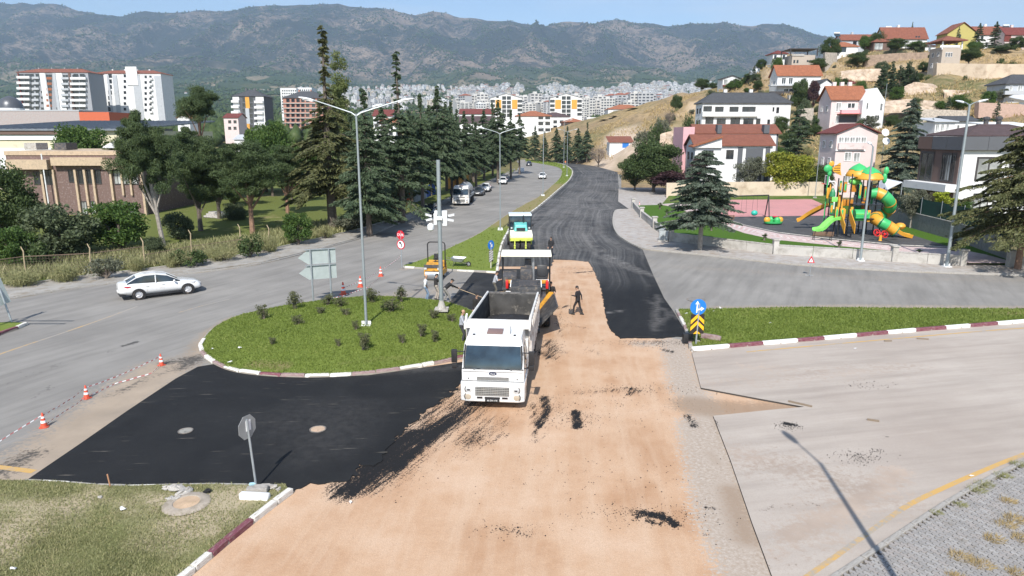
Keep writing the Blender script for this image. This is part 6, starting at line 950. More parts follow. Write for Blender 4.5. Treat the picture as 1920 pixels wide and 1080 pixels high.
# -- lamps, signs, cones, litter
POLE=pm('lamp_galvanised',(.30,.335,.345),.45,metal=.35,var=.06); POLED=pm('pole_grey_steel',(.33,.36,.38),.5,metal=.4); LAMPW=pm('lamp_head_white',(.72,.73,.73),.4); SIGNBK=pm('sign_back_aluminium',(.42,.47,.46),.5,metal=.2,var=.06); CONC=pm('cast_concrete',(.42,.40,.37),.9,var=.14,dirt=(.24,.21,.17),dirt_amt=.5,bmp=.5)
def lamp(px,py,hgt,arms,label,group=None,z=.1,r0=.095,alen=1.9,loc=None,tilt=0):
 p=loc or G(px,py,z); t=thing('street_lamp',label,'street lamp',(p[0],p[1],z),0,group); b=MB(); b.tube([(0,0,0),(0,0,.35),(0,0,hgt)],[r0,r0*.82,r0*.5],12); b.build('pole',POLE,t,smooth=True); b=MB(); b.box((0,0,.02),(.55,.55,.05))
 for x,y in((-.2,-.2),(.2,-.2),(.2,.2),(-.2,.2)):b.cyl((x,y,.03),(x,y,.1),.025,n=6)
 for k in range(4):a=k*math.pi/2; b.box((math.cos(a)*.17,math.sin(a)*.17,.14),(.16 if k%2==0 else .02,.02 if k%2==0 else .16,.22))
 b.build('base_plate',LAMPW if arms else CONC,t)
 for az in arms:
  az,ln=(az if isinstance(az,tuple)else(az,alen)); d=Vector((math.cos(R(az)),math.sin(R(az)),0)); b=MB(); e=d*ln+Vector((0,0,hgt+ln*.3)); b.tube([(0,0,hgt-.12),tuple(d*.25+Vector((0,0,hgt+.05))),tuple(e)],[.042,.038,.03],8); ar=b.build('arm',POLE,t,smooth=True)
  h=MB(); h.ball((0,0,0),(.46,.14,.07),12,6); h.bx(-.42,.15,-.09,.09,-.075,-.03); h.build('lamp_head',LAMPW,ar,tuple(e+d*.38+Vector((0,0,.06))),smooth=True,rot=(0,R(-10),R(az)))
 return t
lamp(687,610,11.0,[(168,2.3),(12,2.1),(62,1.3)],'three armed tall lamp standing in the middle of the round island',None,.5)
lamp(938,431,10.5,[(178,1.7),(8,1.7)],'two armed lamp at the tip of the grass median','two armed lamps down the median',.12); lamp(1018,367,11.4,[(178,1.8),(8,1.8)],'two armed lamp on the dirt median beside the driving white sedan','two armed lamps down the median',.12,.1); lamp(1063,330,11.0,[(178,1.8),(8,1.8)],'two armed lamp at the rounded end of the far median','two armed lamps down the median',.12,.1); lamp(1057,314,14.2,[(185,1.8),(8,1.8)],'tallest of the twin far lamps at the bend','two armed lamps down the median',.12,.1)
lamp(1613,489,9.4,[(80,.7)],'short lamp pole on the sidewalk before the playground wall',None,.14,.13); lamp(1775,500,12.6,[(8,.7),(100,.6)],'tall pole with two floodlights on the sidewalk at the park gate',None,.14,.16); lamp(0,0,10.5,[(100,1.2)],'lamp standing beyond the near right corner, its shadow crossing the apron',None,.1,.13,loc=(8.5,9.6,0))
lamp(1663,185,10,[],'thin bare pole on the hillside beside the dark row of trees',None,th(*W(1660,185,158)[:2]),.09,loc=W(1660,185,158)); lamp(1530,300,9,[],'thin bare pole beside the yellow green tree',None,.3,.08,loc=W(1529,360,112))
p=G(828,580,.5); CM=thing('camera_mast','cut off grey pole with white cameras at the upper edge of the round island','camera pole',p); b=MB(); b.tube([(0,0,0),(0,0,8.6)],[.125,.11],12); b.build('pole',POLE,CM,smooth=True); b=MB(); b.prism([(-.4,-.4),(.4,-.4),(.4,.4),(-.4,.4)],-.05,.06); b.lathe([(.27,.06),(.15,.45),(.13,.55)],12); b.build('base',CONC,CM)
b=MB(); b.bx(-.18,.18,-.2,.16,5.25,5.45); b.build('clamp',LAMPW,CM,bevel=.02); b=MB(); b.bx(-.34,-.15,.02,.25,4.95,5.6); b.bx(.15,.42,.02,.25,4.9,5.65); b.bx(-.3,.42,.17,.3,5.5,5.75); b.build('control_box',LAMPW,CM,bevel=.03)
for x,z,a in((-.62,5.5,18),(-.58,5.25,-14),(.68,5.5,-12),(.62,5.22,12)):b=MB(); b.box((0,0,0),(.36,.11,.09)); b.box((-.02,0,.07),(.42,.14,.02)); b.build('camera',LAMPW,CM,(x,0,z),bevel=.02,rot=(0,R(a),R(a)))
b=MB(); b.lathe([(.06,.22),(.19,.12),(.21,-.02),(.17,-.16),(.05,-.24)],14,(-.5,-.1,4.85)); b.build('dome_camera',LAMPW,CM,smooth=True)
# -- signs
def disc(b,r,z,y,n=24,m=0,th_=.012,k=0):b.prism([(r*math.sin(2*math.pi*(i+k)/n),z+r*math.cos(2*math.pi*(i+k)/n))for i in range(n)],y,y+th_,'y',m)
BLUE=pm('sign_blue',(.012,.17,.55),.4,var=.05); SW=pm('sign_white',(.80,.80,.80),.4,var=.03); SR_=pm('sign_red',(.52,.015,.03),.4,var=.05); SY=pm('sign_yellow',(.80,.42,.012),.45,var=.05); SBK=pm('sign_black',(.022,.016,.014),.5)
def arrow(b,pts,y,m=0):b.prism(pts,y-.006,y,'y',m)
p=G(1305,646,.14); S1=thing('traffic_sign','blue round straight or right sign over a yellow chevron board on the right island','road sign',p,R(4)); b=MB(); b.cyl((0,.03,0),(.06,.03,2.12),.045,n=10); b.build('post',POLED,S1,smooth=True)
b=MB(); disc(b,.41,1.95,0); o=b.build('round_panel',BLUE,S1); b=MB(); arrow(b,[(-.10,1.66),(-.04,1.66),(-.02,2.10),(.05,2.10),(-.05,2.27),(-.16,2.10),(-.08,2.10)],-.001); arrow(b,[(-.03,1.78),(.14,1.81),(.14,1.74),(.31,1.87),(.13,1.97),(.13,1.89),(-.03,1.86)],-.004); b.build('arrow_mark',SW,o)
b=MB(); b.bx(-.35,.35,.002,.016,.56,1.58); o=b.build('chevron_board',SBK,S1)
for zb in(.72,1.06,.38):
 b=MB(); lo=max(zb,.57); pts=[(-.34,max(zb,.565)),(0,zb+.34),(.34,max(zb,.565)),(.34,zb+.19+.02),(0,zb+.34+.19),(-.34,zb+.19+.02)]
 if zb<.5:pts=[(-.19,.565),(0,.74),(.19,.565)]
 arrow(b,pts,.001); b.build('chevron',SY,o)
b=MB(); b.box((-.28,.5,.2),(.5,.3,.45)); bc=b.build('junction_box',BLACKP,None,(p.x,p.y+.1,.12),bevel=.02); tag(bc,'small black box lying behind the blue round sign','box')
b=MB(); b.prism([(-.5,0),(.5,0),(.5,.2),(.3,.24),(-.5,.24)],-.12,.12,'y'); q=G(1333,636,.14); ks=b.build('kerb_stone',KMO,None,(q.x,q.y,.15),R(-32),bevel=.03); tag(ks,'loose maroon kerb stone lying on grass beside the blue sign','kerb stone')
p=G(753,502,.14); S2=thing('traffic_sign','red DUR stop sign over a round no left turn sign at the median tip','road sign',p,R(-28)); b=MB(); b.cyl((0,.03,0),(.03,.03,2.9),.04,n=10); b.build('post',POLED,S2,smooth=True); b=MB(); disc(b,.38,2.62,0,8,0,.012,.5); o=b.build('stop_panel',SR_,S2); text_mesh('DUR',.30,'lettering',SW,o,(0,-.004,2.62)); b=MB(); disc(b,.39,1.86,0); o=b.build('round_panel',SR_,S2); b=MB(); disc(b,.30,1.86,-.006,24,0,.008); o2=b.build('sign_face',SW,o); b=MB(); arrow(b,[(.06,1.66),(.12,1.66),(.12,1.90),(0,2.02),(.05,2.07),(-.15,2.07),(-.15,1.9),(-.08,1.95),(.06,1.84)],-.008,0); b.build('arrow_mark',SBK,o2)
b=MB(); b.prism([(-.22,.19),(-.16,.25),(.22,-.19),(.16,-.25)],-.017,-.012,'y'); b.build('red_bar',SR_,o2,(0,0,1.86))if False else None
p=G(921,503,.14); S3=thing('traffic_sign','blue keep right disc over a striped board, seen edge on in the median grass','road sign',p,R(52)); b=MB(); b.cyl((0,.03,0),(0,.03,2.1),.045,n=10); b.build('post',pm('cream_post',(.55,.52,.40),.6),S3,smooth=True); b=MB(); disc(b,.38,1.86,0); o=b.build('round_panel',BLUE,S3); b=MB(); arrow(b,[(-.16,2.02),(-.1,2.08),(.1,1.86),(.16,1.94),(.17,1.68),(-.06,1.72),(.04,1.8)],-.002); b.build('arrow_mark',SW,o); b=MB(); b.bx(-.25,.25,.0,.014,.52,1.46); o=b.build('striped_board',SBK,S3)
for k in range(5):b=MB(); z0=.54+k*.19; b.prism([(-.245,z0+.17*0),(-.245,min(1.455,z0+.09)),(.245,min(1.455,z0+.26)),(.245,min(1.45,z0+.17))],-.006,-.001,'y'); b.build('white_stripe',SW,o)
def arrow_board(pxs,pxe,pyb,label):
 a,c=G(*pxs),G(*pxe); mid=(a+c)/2; d=c-a; t=thing('direction_sign',label,'road sign',(mid.x,mid.y,.15),math.atan2(d.y,d.x)); w=d.length/2
 for x in(-w,w):b=MB(); b.cyl((x,0,0),(x,0,3.35),.055,n=10); b.build('post',POLED,t,smooth=True)
 for z0 in(1.42,2.4):b=MB(); b.prism([(-w-.75,z0+.44),(-w-.15,z0),(w+.42,z0),(w+.42,z0+.9),(-w-.15,z0+.9)],.06,.09,'y'); b.build('arrow_panel',SIGNBK,t)
 for z0 in(2.3,3.3):b=MB(); b.bx(-w-.35,w+.4,-.03,.05,z0,z0+.06); b.build('rail',POLED,t)
 return t
arrow_board((588,570),(622,567),0,'back of a double arrow direction board on two posts behind the round island')
p=G(481,912,.12); S5=thing('traffic_sign','leaning octagonal sign seen from behind, propped by broken kerb stones on the corner lawn','road sign',p,0); b=MB(); b.cyl((0,0,-.2),(-.13,.04,2.15),.035,n=10); b.build('post',POLED,S5,smooth=True); b=MB(); disc(b,.38,0,-.02,8,0,.014,.5); o=b.build('octagon_panel',pm('sign_back_grey',(.30,.31,.31),.55,metal=.2),S5,(-.155,.06,1.9)); o.rotation_euler=(R(-2),R(4),R(70)); b=MB(); b.bx(-.06,.14,-.03,-.018,-.12,.2); b.build('sticker',SW,o)
for nm,px,py,sz,rz,mt,lb in[('kerb_stone',478,933,(.86,.22,.2),-6,KWN,'white painted kerb stone lying across the foot of the octagonal sign'),('kerb_stone',483,921,(.6,.24,.2),4,KC,'broken grey kerb stone behind the white one at the sign foot'),('kerb_stone',496,913,(.5,.12,.12),3,KC,'thin grey kerb piece at the corner behind the octagonal sign')]:
 q=G(px,py,.16); b=MB(); b.prism([(-.5,-.5),(.5,-.5),(.5,.35),(.3,.5),(-.5,.5)],-.5,.5,'x'); b.box((.1,.1,.1),(.5,.9,.9),(.2,.1,.3))if mt is KC else None; o=b.build(nm,mt,None,(q.x,q.y,.12+sz[2]*.45),R(rz),bevel=.05); o.scale=sz; tag(o,lb,'kerb stone')
def triangle_sign(px,py,label):
 p=G(px,py); t=thing('warning_sign',label,'road sign',p,R(-6)); b=MB(); b.tube([(0,0,.02),(.02,.0,1.2)],.02,6); b.tube([(-.3,.1,.02),(.3,.1,.02)],.018,5); b.tube([(0,-.25,.02),(0,.25,.02)],.018,5); b.build('stand',POLED,t); b=MB(); b.prism([(-.27,1.0),(.27,1.0),(0,1.55)],-.03,-.015,'y'); o=b.build('triangle_panel',SR_,t); b=MB(); b.prism([(-.16,1.06),(.16,1.06),(0,1.38)],-.037,-.031,'y'); f=b.build('sign_face',SW,o); b=MB(); b.prism([(-.02,1.09),(.02,1.09),(.02,1.24),(-.02,1.24)],-.043,-.038,'y'); b.build('road_works_mark',SBK,f); return t
triangle_sign(1518,517,'small red triangular works sign on a thin stand by the park kerb')
p=G(22,604,.14); S7=thing('direction_sign','grey sign panel on a leaning post at the left edge corner','road sign',p,0); b=MB(); b.cyl((0,0,0),(-.55,.1,2.5),.05,n=8); b.build('post',POLED,S7,smooth=True); b=MB(); b.box((-.42,.06,1.75),(.6,.04,1.5),(0,R(-13),R(62))); b.build('panel',SIGNBK,S7)
p=G(-150,655); GT=thing('sign_gantry','steel sign gantry left of the frame whose shadow lies on the road','sign gantry',(p.x,p.y,0),0)
for x in(0,.5):b=MB(); b.cyl((x,0,0),(x,0,5.6),.08,n=8); b.build('post',POLED,GT)
b=MB(); b.tube([(0,0,5.2),(3.6,0,5.2)],.06,6); b.tube([(0,0,4.6),(3.6,0,4.6)],.06,6); b.build('beam',POLED,GT)
# -- cones and barrier tape
ORG=pm('cone_orange',(.62,.085,.04),.5,var=.08,dirt=(.3,.12,.08),dirt_amt=.3); ORGD=pm('cone_dark_orange',(.42,.055,.035),.55)
def cone(px,py,hgt,label,z=.0,tilt=0):
 p=G(px,py,z); t=thing('traffic_cone',label,'traffic cone',(p.x,p.y,z+.005),0,'red and white cones along the new asphalt'); s=hgt/.75; t.scale=(s,s,s); t.rotation_euler=(0,R(tilt),random.uniform(-.6,.6)); b=MB(); b.prism([(-.2,-.13),(-.13,-.2),(.13,-.2),(.2,-.13),(.2,.13),(.13,.2),(-.13,.2),(-.2,.13)],0,.035); b.build('base',ORG,t,bevel=.01); b=MB(); b.lathe([(.155,.03),(.04,.72),(.025,.75),(.001,.75)],18); c=b.build('cone_body',ORG,t,smooth=True)
 for z0,z1 in((.24,.36),(.48,.57)):b=MB(); r=lambda q:.155-.115*(q-.03)/.69+.004; b.lathe([(r(z0),z0),(r(z1),z1)],18); b.build('reflective_band',SW,c,smooth=True)
 return t
cone(83,801,.56,'nearest cone at the lower left, taped to the next one'); cone(163,747,.56,'second cone from the lower left, wrapped in red and white tape'); cone(303,685,.56,'third cone, nearest the round island left end'); cone(644,552,.85,'cone behind the rose bushes right of the arrow board'); cone(676,538,.8,'cone just left of the three armed lamp pole'); cone(714,518,.75,'cone nearest the DUR sign'); cone(1199,388,.7,'cone lying about the park lane corner',.02)
TW,TRD=SW,pm('tape_red',(.50,.13,.13),.5)
def tape(pts,label,w=.05,seg=.15):
 b=MB(); line=[]
 for a,c in zip(pts[:-1],pts[1:]):
  a,c=Vector(a),Vector(c); n=max(2,int((c-a).length/seg)); sag=(c-a).length*.02 if a.z>.2 else 0
  for i in range(n):t=i/n; q=a.lerp(c,t); q.z-=sag*4*t*(1-t); q.z+=.02*mnoise.noise((q.x*3,q.y*3,1)); q.x+=.05*mnoise.noise((q.x*1.4,q.y*1.4,3)); line.append(q)
 line.append(Vector(pts[-1]))
 for i,(a,c)in enumerate(zip(line[:-1],line[1:])):
  tw=.5+.5*mnoise.noise((i*.3,0,2)); u=Vector((0,w*.5*tw,w*.5*(1.2-tw))); b.put([a-u,c-u,c+u,a+u],[(0,1,2,3)],(i//1)%2)
 o=b.build('barrier_tape',[TW,TRD]); tag(o,label,'barrier tape','barrier tape between the cones'); return o
c1,c2,c3=G(83,801),G(163,747),G(303,685); hz3=Vector((0,0,.46)); lz=Vector((0,0,.06))
tape([G(-20,842)+lz,c1+hz3,c2+hz3],'stretched tape from the frame edge over the two nearest cones'); tape([c2+hz3,c3+hz3],'stretched tape between the second and third cone'); tape([c1+lz,G(120,775)+lz,c2+lz,G(215,722)+lz,G(285,702)+lz,c3+lz],'slack tape lying on the ground along the three near cones'); tape([G(644,552)+hz3,G(676,538)+hz3,G(714,518)+hz3,G(753,502)+Vector((0,0,1.0))],'tape strung over the far cones to the DUR sign'); tape([G(600,566)+lz,G(644,556)+lz,G(690,540)+lz,G(714,520)+lz],'tape lying on the ground along the far cones')
# -- covers, stones, litter
IRON=pm('cast_iron',(.16,.15,.14),.7,metal=.3,dirt=(.40,.33,.26),dirt_amt=.6)
def cover(px,py,z,r,label,mat):p=G(px,py,z); t=thing('manhole_cover',label,'manhole cover',p); b=MB(); b.lathe([(r,0),(r,.02),(r*.86,.022),(r*.84,.012)],26); b.build('frame',IRON,t); b=MB(); b.lathe([(.001,.016),(r*.83,.014),(r*.83,.0)],26); c=b.build('lid',mat,t); return t
cover(596,805,.045,.30,'sand dusted round manhole cover in the fresh black mat',pm('sandy_lid',(.46,.33,.23),.9,var=.2,dirt=(.2,.15,.11),dirt_amt=.3)); cover(348,808,.045,.26,'grey round manhole cover left in the fresh black mat',pm('grey_lid',(.28,.27,.24),.9,dirt=(.06,.06,.06),dirt_amt=.4)); cover(1305,562,.004,.6,'worn round manhole cover on the right street',pm('street_lid',(.20,.195,.185),.9))
p=G(350,944,.13); t=thing('manhole_ring','old concrete manhole ring crusted over in the corner lawn','manhole cover',p); b=MB(); b.lathe([(.66,0),(.57,.05),(.38,.06),(.34,.03)],30); b.build('ring',pm('crusted_concrete',(.36,.31,.255),.95,var=.2,dirt=(.2,.17,.12),dirt_amt=.5,bmp=.8),t,smooth=True); b=MB(); b.lathe([(.001,.05),(.36,.04)],24); b.build('fill',pm('sandy_fill',(.46,.33,.22),.95,var=.2,bmp=.6),t)
def rock(name,px,py,z,sz,mat,label,cat='stone',group=None,seed=0):
 b=MB(); b.ball((0,0,0),1,9,6); g=np.random.default_rng(seed+int(px)); b.v=[tuple(np.array(v)*(1+.22*g.normal()))for v in b.v]; q=G(px,py,z); o=b.build(name,mat,None,(q.x,q.y,z+sz[2]*.4),random.uniform(0,6)); o.scale=sz; tag(o,label,cat,group); return o
for px,py,sz,lb in[(332,918,(.28,.16,.10),'flat broken concrete slab behind the manhole ring'),(345,925,(.26,.14,.09),'broken concrete slab leaning on the manhole ring'),(320,936,(.10,.12,.05),'small slab at the left of the manhole ring'),(332,936,(.14,.08,.06),'grey brick on the manhole ring edge'),(312,917,(.12,.08,.07),'small block left of the broken slabs'),(390,923,(.11,.09,.07),'dark lump right of the manhole ring')]:rock('concrete_rubble',px,py,.14,sz,CONC if 'dark' not in lb else LOADA,lb,'rubble')
for px,py,s_,lb in[(188,933,.07,'pale stone on the corner lawn'),(513,915,.12,'grey stone at the corner of the black mat'),(522,918,.09,'small grey stone at the corner of the black mat'),(1300,655,.12,'white stone at the foot of the right island sign'),(1308,641,.1,'pale stone near the blue sign post')]:rock('stone',px,py,.13,(s_,s_*.8,s_*.6),CONC,lb)
LIT=pm('litter_white',(.74,.74,.74),.6)
for px,py,z,lb in[(228,955,.16,'white crumpled litter on the corner lawn'),(24,1066,.16,'white paper at the lower left lawn'),(400,655,.2,'white litter at the left rim of the island'),(430,680,.25,'torn white paper at the island front left'),(450,652,.35,'white bag on the island lawn left'),(562,607,.4,'white scrap on the upper island lawn'),(660,943,.03,'white stone like scrap on the tan base'),(1820,893,.08,'white scrap by the right yellow line'),(1603,654,.08,'white scrap by the right island kerb'),(1352,578,.15,'white litter on the right island corner'),(1338,584,.15,'second white litter on the right island corner'),(1287,588,.15,'pale scrap at the right island side kerb'),(1443,606,.16,'white dot of litter in the right island grass')]:
 g=np.random.default_rng(int(px)); b=MB(); n_=7; vs=[(g.uniform(-.13,.13),g.uniform(-.08,.08),abs(g.normal())*.045)for _ in range(n_)]+[(0,0,.05)]; b.put(vs,[(i,(i+1)%n_,n_)for i in range(n_)]); q=G(px,py,z); o=b.build('litter',LIT,None,q); tag(o,lb,'litter')
q=G(474,911,.15); b=MB(); b.box((0,0,.05),(.2,.1,.1),(.2,.1,.4)); o=b.build('plastic_bottle',pm('bottle_blue',(.35,.55,.62),.2),None,q,bevel=.03); tag(o,'pale blue crushed bottle at the foot of the octagonal sign','bottle')
for a,c,lb in[((207,913),(210,895),'short orange stake at the lawn edge of the black mat')]:q=G(*a,.1); b=MB(); b.tube([(0,0,0),(-.04,0,.42)],.022,6); o=b.build('survey_stake',pm('stake_orange',(.42,.22,.12),.7),None,q); tag(o,lb,'stake')
for px,py,ln,rz,lb in[(1730,636,.55,-14,'short wooden lath on the apron below the right island'),(1665,640,.4,5,'strip of dry turf at the right island kerb'),(1500,758,.9,-38,'brown plank at the tip of the soil wedge'),(1637,789,.4,-24,'brown chip of wood on the apron')]:q=G(px,py,.08); b=MB(); b.box((0,0,.03),(ln,.07,.05)); o=b.build('wood_scrap',pm('weathered_wood',(.22,.17,.12),.9),None,q,R(rz)); tag(o,lb,'wood scrap')
g=np.random.default_rng(21); CP=[];
for(px,py),sx,sy,n_ in[((1215,968),2.0,.55,420),((1082,786),.9,.9,260),((1018,770),1.1,1.2,300),((1185,730),2.2,.5,320),((1035,655),.8,1.5,300),((720,880),1.6,1.4,500),((820,790),1.5,1.4,420),((1230,645),2.8,.7,420),((1050,600),.6,2.2,260),((955,995),1.0,.35,120),((1080,510),2.2,1.2,200),((1140,760),3.5,2.5,300),((1100,900),4.5,2.5,260)]:
 c=G(px,py); q=np.stack([c.x+g.normal(size=n_)*sx*.55,c.y+g.normal(size=n_)*sy*.55,np.full(n_,.018)],1); CP.append(q)
for(px,py),sx,sy,n_ in[((1480,799),.5,.3,160),((1610,858),.8,.5,160),((1645,846),.4,.2,50),((1625,722),1.2,.5,80)]:c=G(px,py,.08); CP.append(np.stack([c.x+g.normal(size=n_)*sx*.55,c.y+g.normal(size=n_)*sy*.55,np.full(n_,.088)],1))
CP=np.concatenate(CP); r=np.abs(g.normal(size=len(CP)))*.008+.006; oct_=np.array([(1,0,0),(0,1,0),(-1,0,0),(0,-1,0),(0,0,.9),(0,0,-.5)]); of=np.array([(0,1,4),(1,2,4),(2,3,4),(3,0,4),(1,0,5),(2,1,5),(3,2,5),(0,3,5)])
V_=(CP[:,None,:]+oct_[None]*(r[:,None]*g.uniform(.6,1.4,(len(CP),6)))[:,:,None]).reshape(-1,3); F_=(of[None]+(np.arange(len(CP))*6)[:,None,None]).reshape(-1,3); tag(np_mesh('asphalt_crumbs',V_,F_,LOADA),'loose black crumbs of asphalt scattered over the tan base and apron','asphalt crumbs',None,'stuff')
# -- wire fence on the left verge
FP=[(-70,540),(50,522),(172,515),(272,500),(360,482),(452,468),(505,470)]
fpts=[G(*q,.12)for q in FP]; FW=thing('wire_fence','rusty wire mesh fence with yellowish concrete posts on the left verge','fence',(fpts[0].x,fpts[0].y,.1)); o0=Vector(FW.location); PST=pm('fence_post_yellowed',(.36,.285,.18),.9,var=.2); WIRE=pm('rusty_wire',(.13,.095,.075),.8)
for i,q in enumerate(fpts):b=MB(); a=q-o0; k=random.uniform(-.12,.12); b.tube([a,a+Vector((k*.5,0,1.5)),a+Vector((k,.02,2.0)),a+Vector((k-.2,.1,2.35))],[.06,.05,.045,.035],6); b.build('fence_post',PST,FW)
for i,(a,c)in enumerate(zip(fpts[:-1],fpts[1:])):
 b=MB(); a,c=a-o0,c-o0; sg=.95 if i<3 else .55
 for k in range(9):z=.1+1.6*sg*k/8; b.tube([a+Vector((0,0,z)),a.lerp(c,.5)+Vector((0,0,z-.06)),c+Vector((0,0,z))],.008,3,0,False)
 n_=int((c-a).length/.2)
 for k in range(1,n_):q=a.lerp(c,k/n_); b.tube([q+Vector((0,0,.05)),q+Vector((0,0,1.68*sg))],.006,3,0,False)
 o=b.build('wire_mesh',WIRE,FW); o['kind']='stuff'
 b=MB(); b.tube([a+Vector((0,0,1.72*sg)),c+Vector((0,0,1.72*sg))],.022,5); b.build('top_rail',pm('rusty_rail',(.22,.15,.11),.8),FW)
# -- zigzag pavers, near right
PVM=[pm('paver_grey_%d'%i,c,.92,var=.1,scale=3,dirt=(.2,.18,.15),dirt_amt=.25,bmp=.4)for i,c in enumerate([(.285,.27,.255),(.32,.305,.288),(.26,.247,.233),(.30,.275,.255)])]
def paver_me(m):
 b=MB(); z=.5; pts=[(-.107,-.068),(-.054,-.03),(0,-.068),(.054,-.03),(.107,-.068),(.107,.032),(.054,.07),(0,.032),(-.054,.07),(-.107,.032)]; b.prism(pts,-.03,.018); me=b.build('paving_block',m).data; bpy.data.objects.remove(bpy.data.objects['paving_block']); return me
PME=[paver_me(m)for m in PVM]
bed_px=[(1478,1160),(1580,1088),(1645,1043),(1790,947),(1925,875),(2100,793),(2150,900),(1900,1250),(1500,1250)]
PB=sheet('paver_walk',GP(bed_px),.6,.10,pm('paver_joint_sand',(.10,.088,.075),.95),skirt=.1); bp=np.array([(p.x,p.y)for p in GP(bed_px)]); e0,e1=G(1580,1088),G(1925,875); ang=math.atan2(e1.y-e0.y,e1.x-e0.x); u=Vector((math.cos(ang),math.sin(ang))); w_=Vector((-math.sin(ang),math.cos(ang))); cand=[]
for i in range(-30,90):
 for j in range(-90,12):
  q=Vector((e0.x,e0.y))+u*(i*.115)+w_*(j*.232-.16+(.107 if i%2 else 0)); cand.append((q.x,q.y))
cand=np.array(cand); cand=cand[in_poly(cand,bp)]; dd=np.hypot(cand[:,0],cand[:,1]); vis=np.array([abs(x/(y*cP+2.2)*F)<985 and y>13.9 for x,y in cand]); cand=cand[vis]; dd=dd[vis]; order=np.argsort(dd); rest=[]
for n_,i in enumerate(order):
 x,y=cand[i]; zz=.106+random.uniform(-.006,.006); rz=ang+math.pi/2
 if n_<300:inst(random.choice(PME),'paving_block',PB,(x,y,zz),(random.uniform(-.02,.02),random.uniform(-.02,.02),rz))
 else:rest.append((x,y,zz,rz))
if rest:
 src=PME[0]; vv=np.array([v.co[:]for v in src.vertices]); V_=[]; bm_=MB(); fs=[tuple(p.vertices)for p in src.polygons]
 for x,y,z,rz in rest:
  c_,s_=math.cos(rz),math.sin(rz); k=len(bm_.v); bm_.v.extend([(x+a*c_-b_*s_,y+a*s_+b_*c_,z+h)for a,b_,h in vv]); bm_.f.extend([tuple(i+k for i in f)for f in fs]); bm_.m.extend([random.choice((0,0,1,2,3))]*len(fs))
 o=bm_.build('paving_block',PVM,PB); o['kind']='stuff'
for px,py,sc,lb in[(1800,1045,.32,'straw tuft on the pavers, nearest the lamp shadow'),(1840,1060,.3,'wide straw tuft on the near pavers'),(1862,1012,.28,'straw tuft in the paver middle row'),(1885,985,.3,'straw tuft left of the dense corner tufts'),(1905,975,.34,'dense straw tuft at the right frame edge'),(1915,1010,.3,'low straw tuft at the right frame edge'),(1890,940,.24,'upper straw tuft at the right frame edge'),(1800,947,.2,'dark weeds in the kerb joint at the right'),(1830,920,.3,'clump of dry weeds in the kerb joint'),(1845,910,.3,'second clump of dry weeds in the kerb joint'),(1880,893,.28,'weeds in the kerb joint near the yellow line'),(1910,872,.28,'weeds in the kerb joint at the frame edge'),(1755,962,.18,'small weeds in the kerb joint left end'),(1790,1082,.24,'straw tuft at the bottom edge'),(1905,1075,.26,'straw tuft in the bottom right corner')]:
 q=G(px,py,.11); g=np.random.default_rng(int(px+py)); n_=240; a=g.uniform(0,6.28,n_); rr=sc*.9*g.random(n_)**.7; B_=np.stack([np.cos(a)*rr,np.sin(a)*rr*.8,rr*0],1); d=np.stack([np.cos(a)*.7+g.normal(size=n_)*.4+.5,np.sin(a)*.7+g.normal(size=n_)*.4,g.uniform(.3,1.,n_)],1); d/=np.linalg.norm(d,axis=1)[:,None]; ln=sc*g.uniform(.25,.7,n_); sd=np.cross(d,g.normal(size=(n_,3))); sd/=np.linalg.norm(sd,axis=1)[:,None]; V_=np.stack([B_-sd*.007,B_+sd*.007,B_+d*ln[:,None]],1).reshape(-1,3); o=np_mesh('grass_tuft',V_,np.arange(3*n_).reshape(-1,3),LF['straw']if 'straw' in lb else LF['bladedry']); o.location=q; tag(o,lb,'grass tuft','dry tufts in the paver joints')
q=G(1243,452,.14); UC=thing('utility_cabinet','grey metal utility cabinet on the sidewalk at the park wall corner','utility cabinet',q,R(-8)); b=MB(); b.bx(-.42,.42,-.25,.25,.1,1.15); b.build('body',pm('cabinet_grey',(.34,.37,.38),.5,dirt=(.25,.22,.2),dirt_amt=.3),UC,bevel=.02); b=MB(); b.bx(-.48,.48,-.31,.31,1.15,1.22); b.build('roof',MATS['cabinet_grey'],UC,bevel=.02); b=MB(); b.bx(-.5,.5,-.32,.3,-.02,.1); b.build('plinth',CONC,UC)
for x0,x1 in((-.4,-.01),(.01,.4)):b=MB(); b.bx(x0,x1,-.262,-.24,.16,1.1); o=b.build('door',MATS['cabinet_grey'],UC,bevel=.006); h=MB(); h.bx(.03 if x0>0 else-.06,.06 if x0>0 else-.03,-.29,-.26,.55,.7); h.build('handle',GREYM,o)
q=G(977,322,.1); b=MB(); b.prism([(-.9,-.5),(.9,-.5),(.9,.5),(-.9,.5)],0,1.1); o=b.build('white_bin',LAMPW,None,(q.x,q.y,.1),bevel=.08); tag(o,'white container on the far left pavement under the cedars','container')
# -- park and playground
ZP=.34
def PG(x,y):return Vector(G(x,y,ZP)[:2])
def sm(px,k=4,closed=False):return smooth_line([PG(*p)for p in px],k,closed)
park_px=[(1194,385),(1209,402),(1231,421),(1261,444),(1453,468),(1675,482),(1808,489),(1903,489),(1890,482),(1800,452),(1720,430),(1668,414),(1560,368),(1530,362),(1255,366),(1240,384)]
sheet('park_lawn',[PG(*p)for p in park_px],.6,ZP,T_PARK,{'dry':lambda P:np.clip((P[:,1]-100)/14,0,.4)+.05},skirt=.4)
PINK=pm('pink_court',(.50,.235,.225),.85,var=.07,scale=.25,dirt=(.38,.2,.19),dirt_amt=.3); RUBR=pm('dark_rubber_floor',(.058,.058,.06),.9,var=.14,scale=.5,dirt=(.12,.115,.11),dirt_amt=.3,bmp=.4); PATH=pm('pink_path_blocks',(.52,.41,.39),.9,var=.12,scale=2,dirt=(.36,.28,.26),dirt_amt=.4)
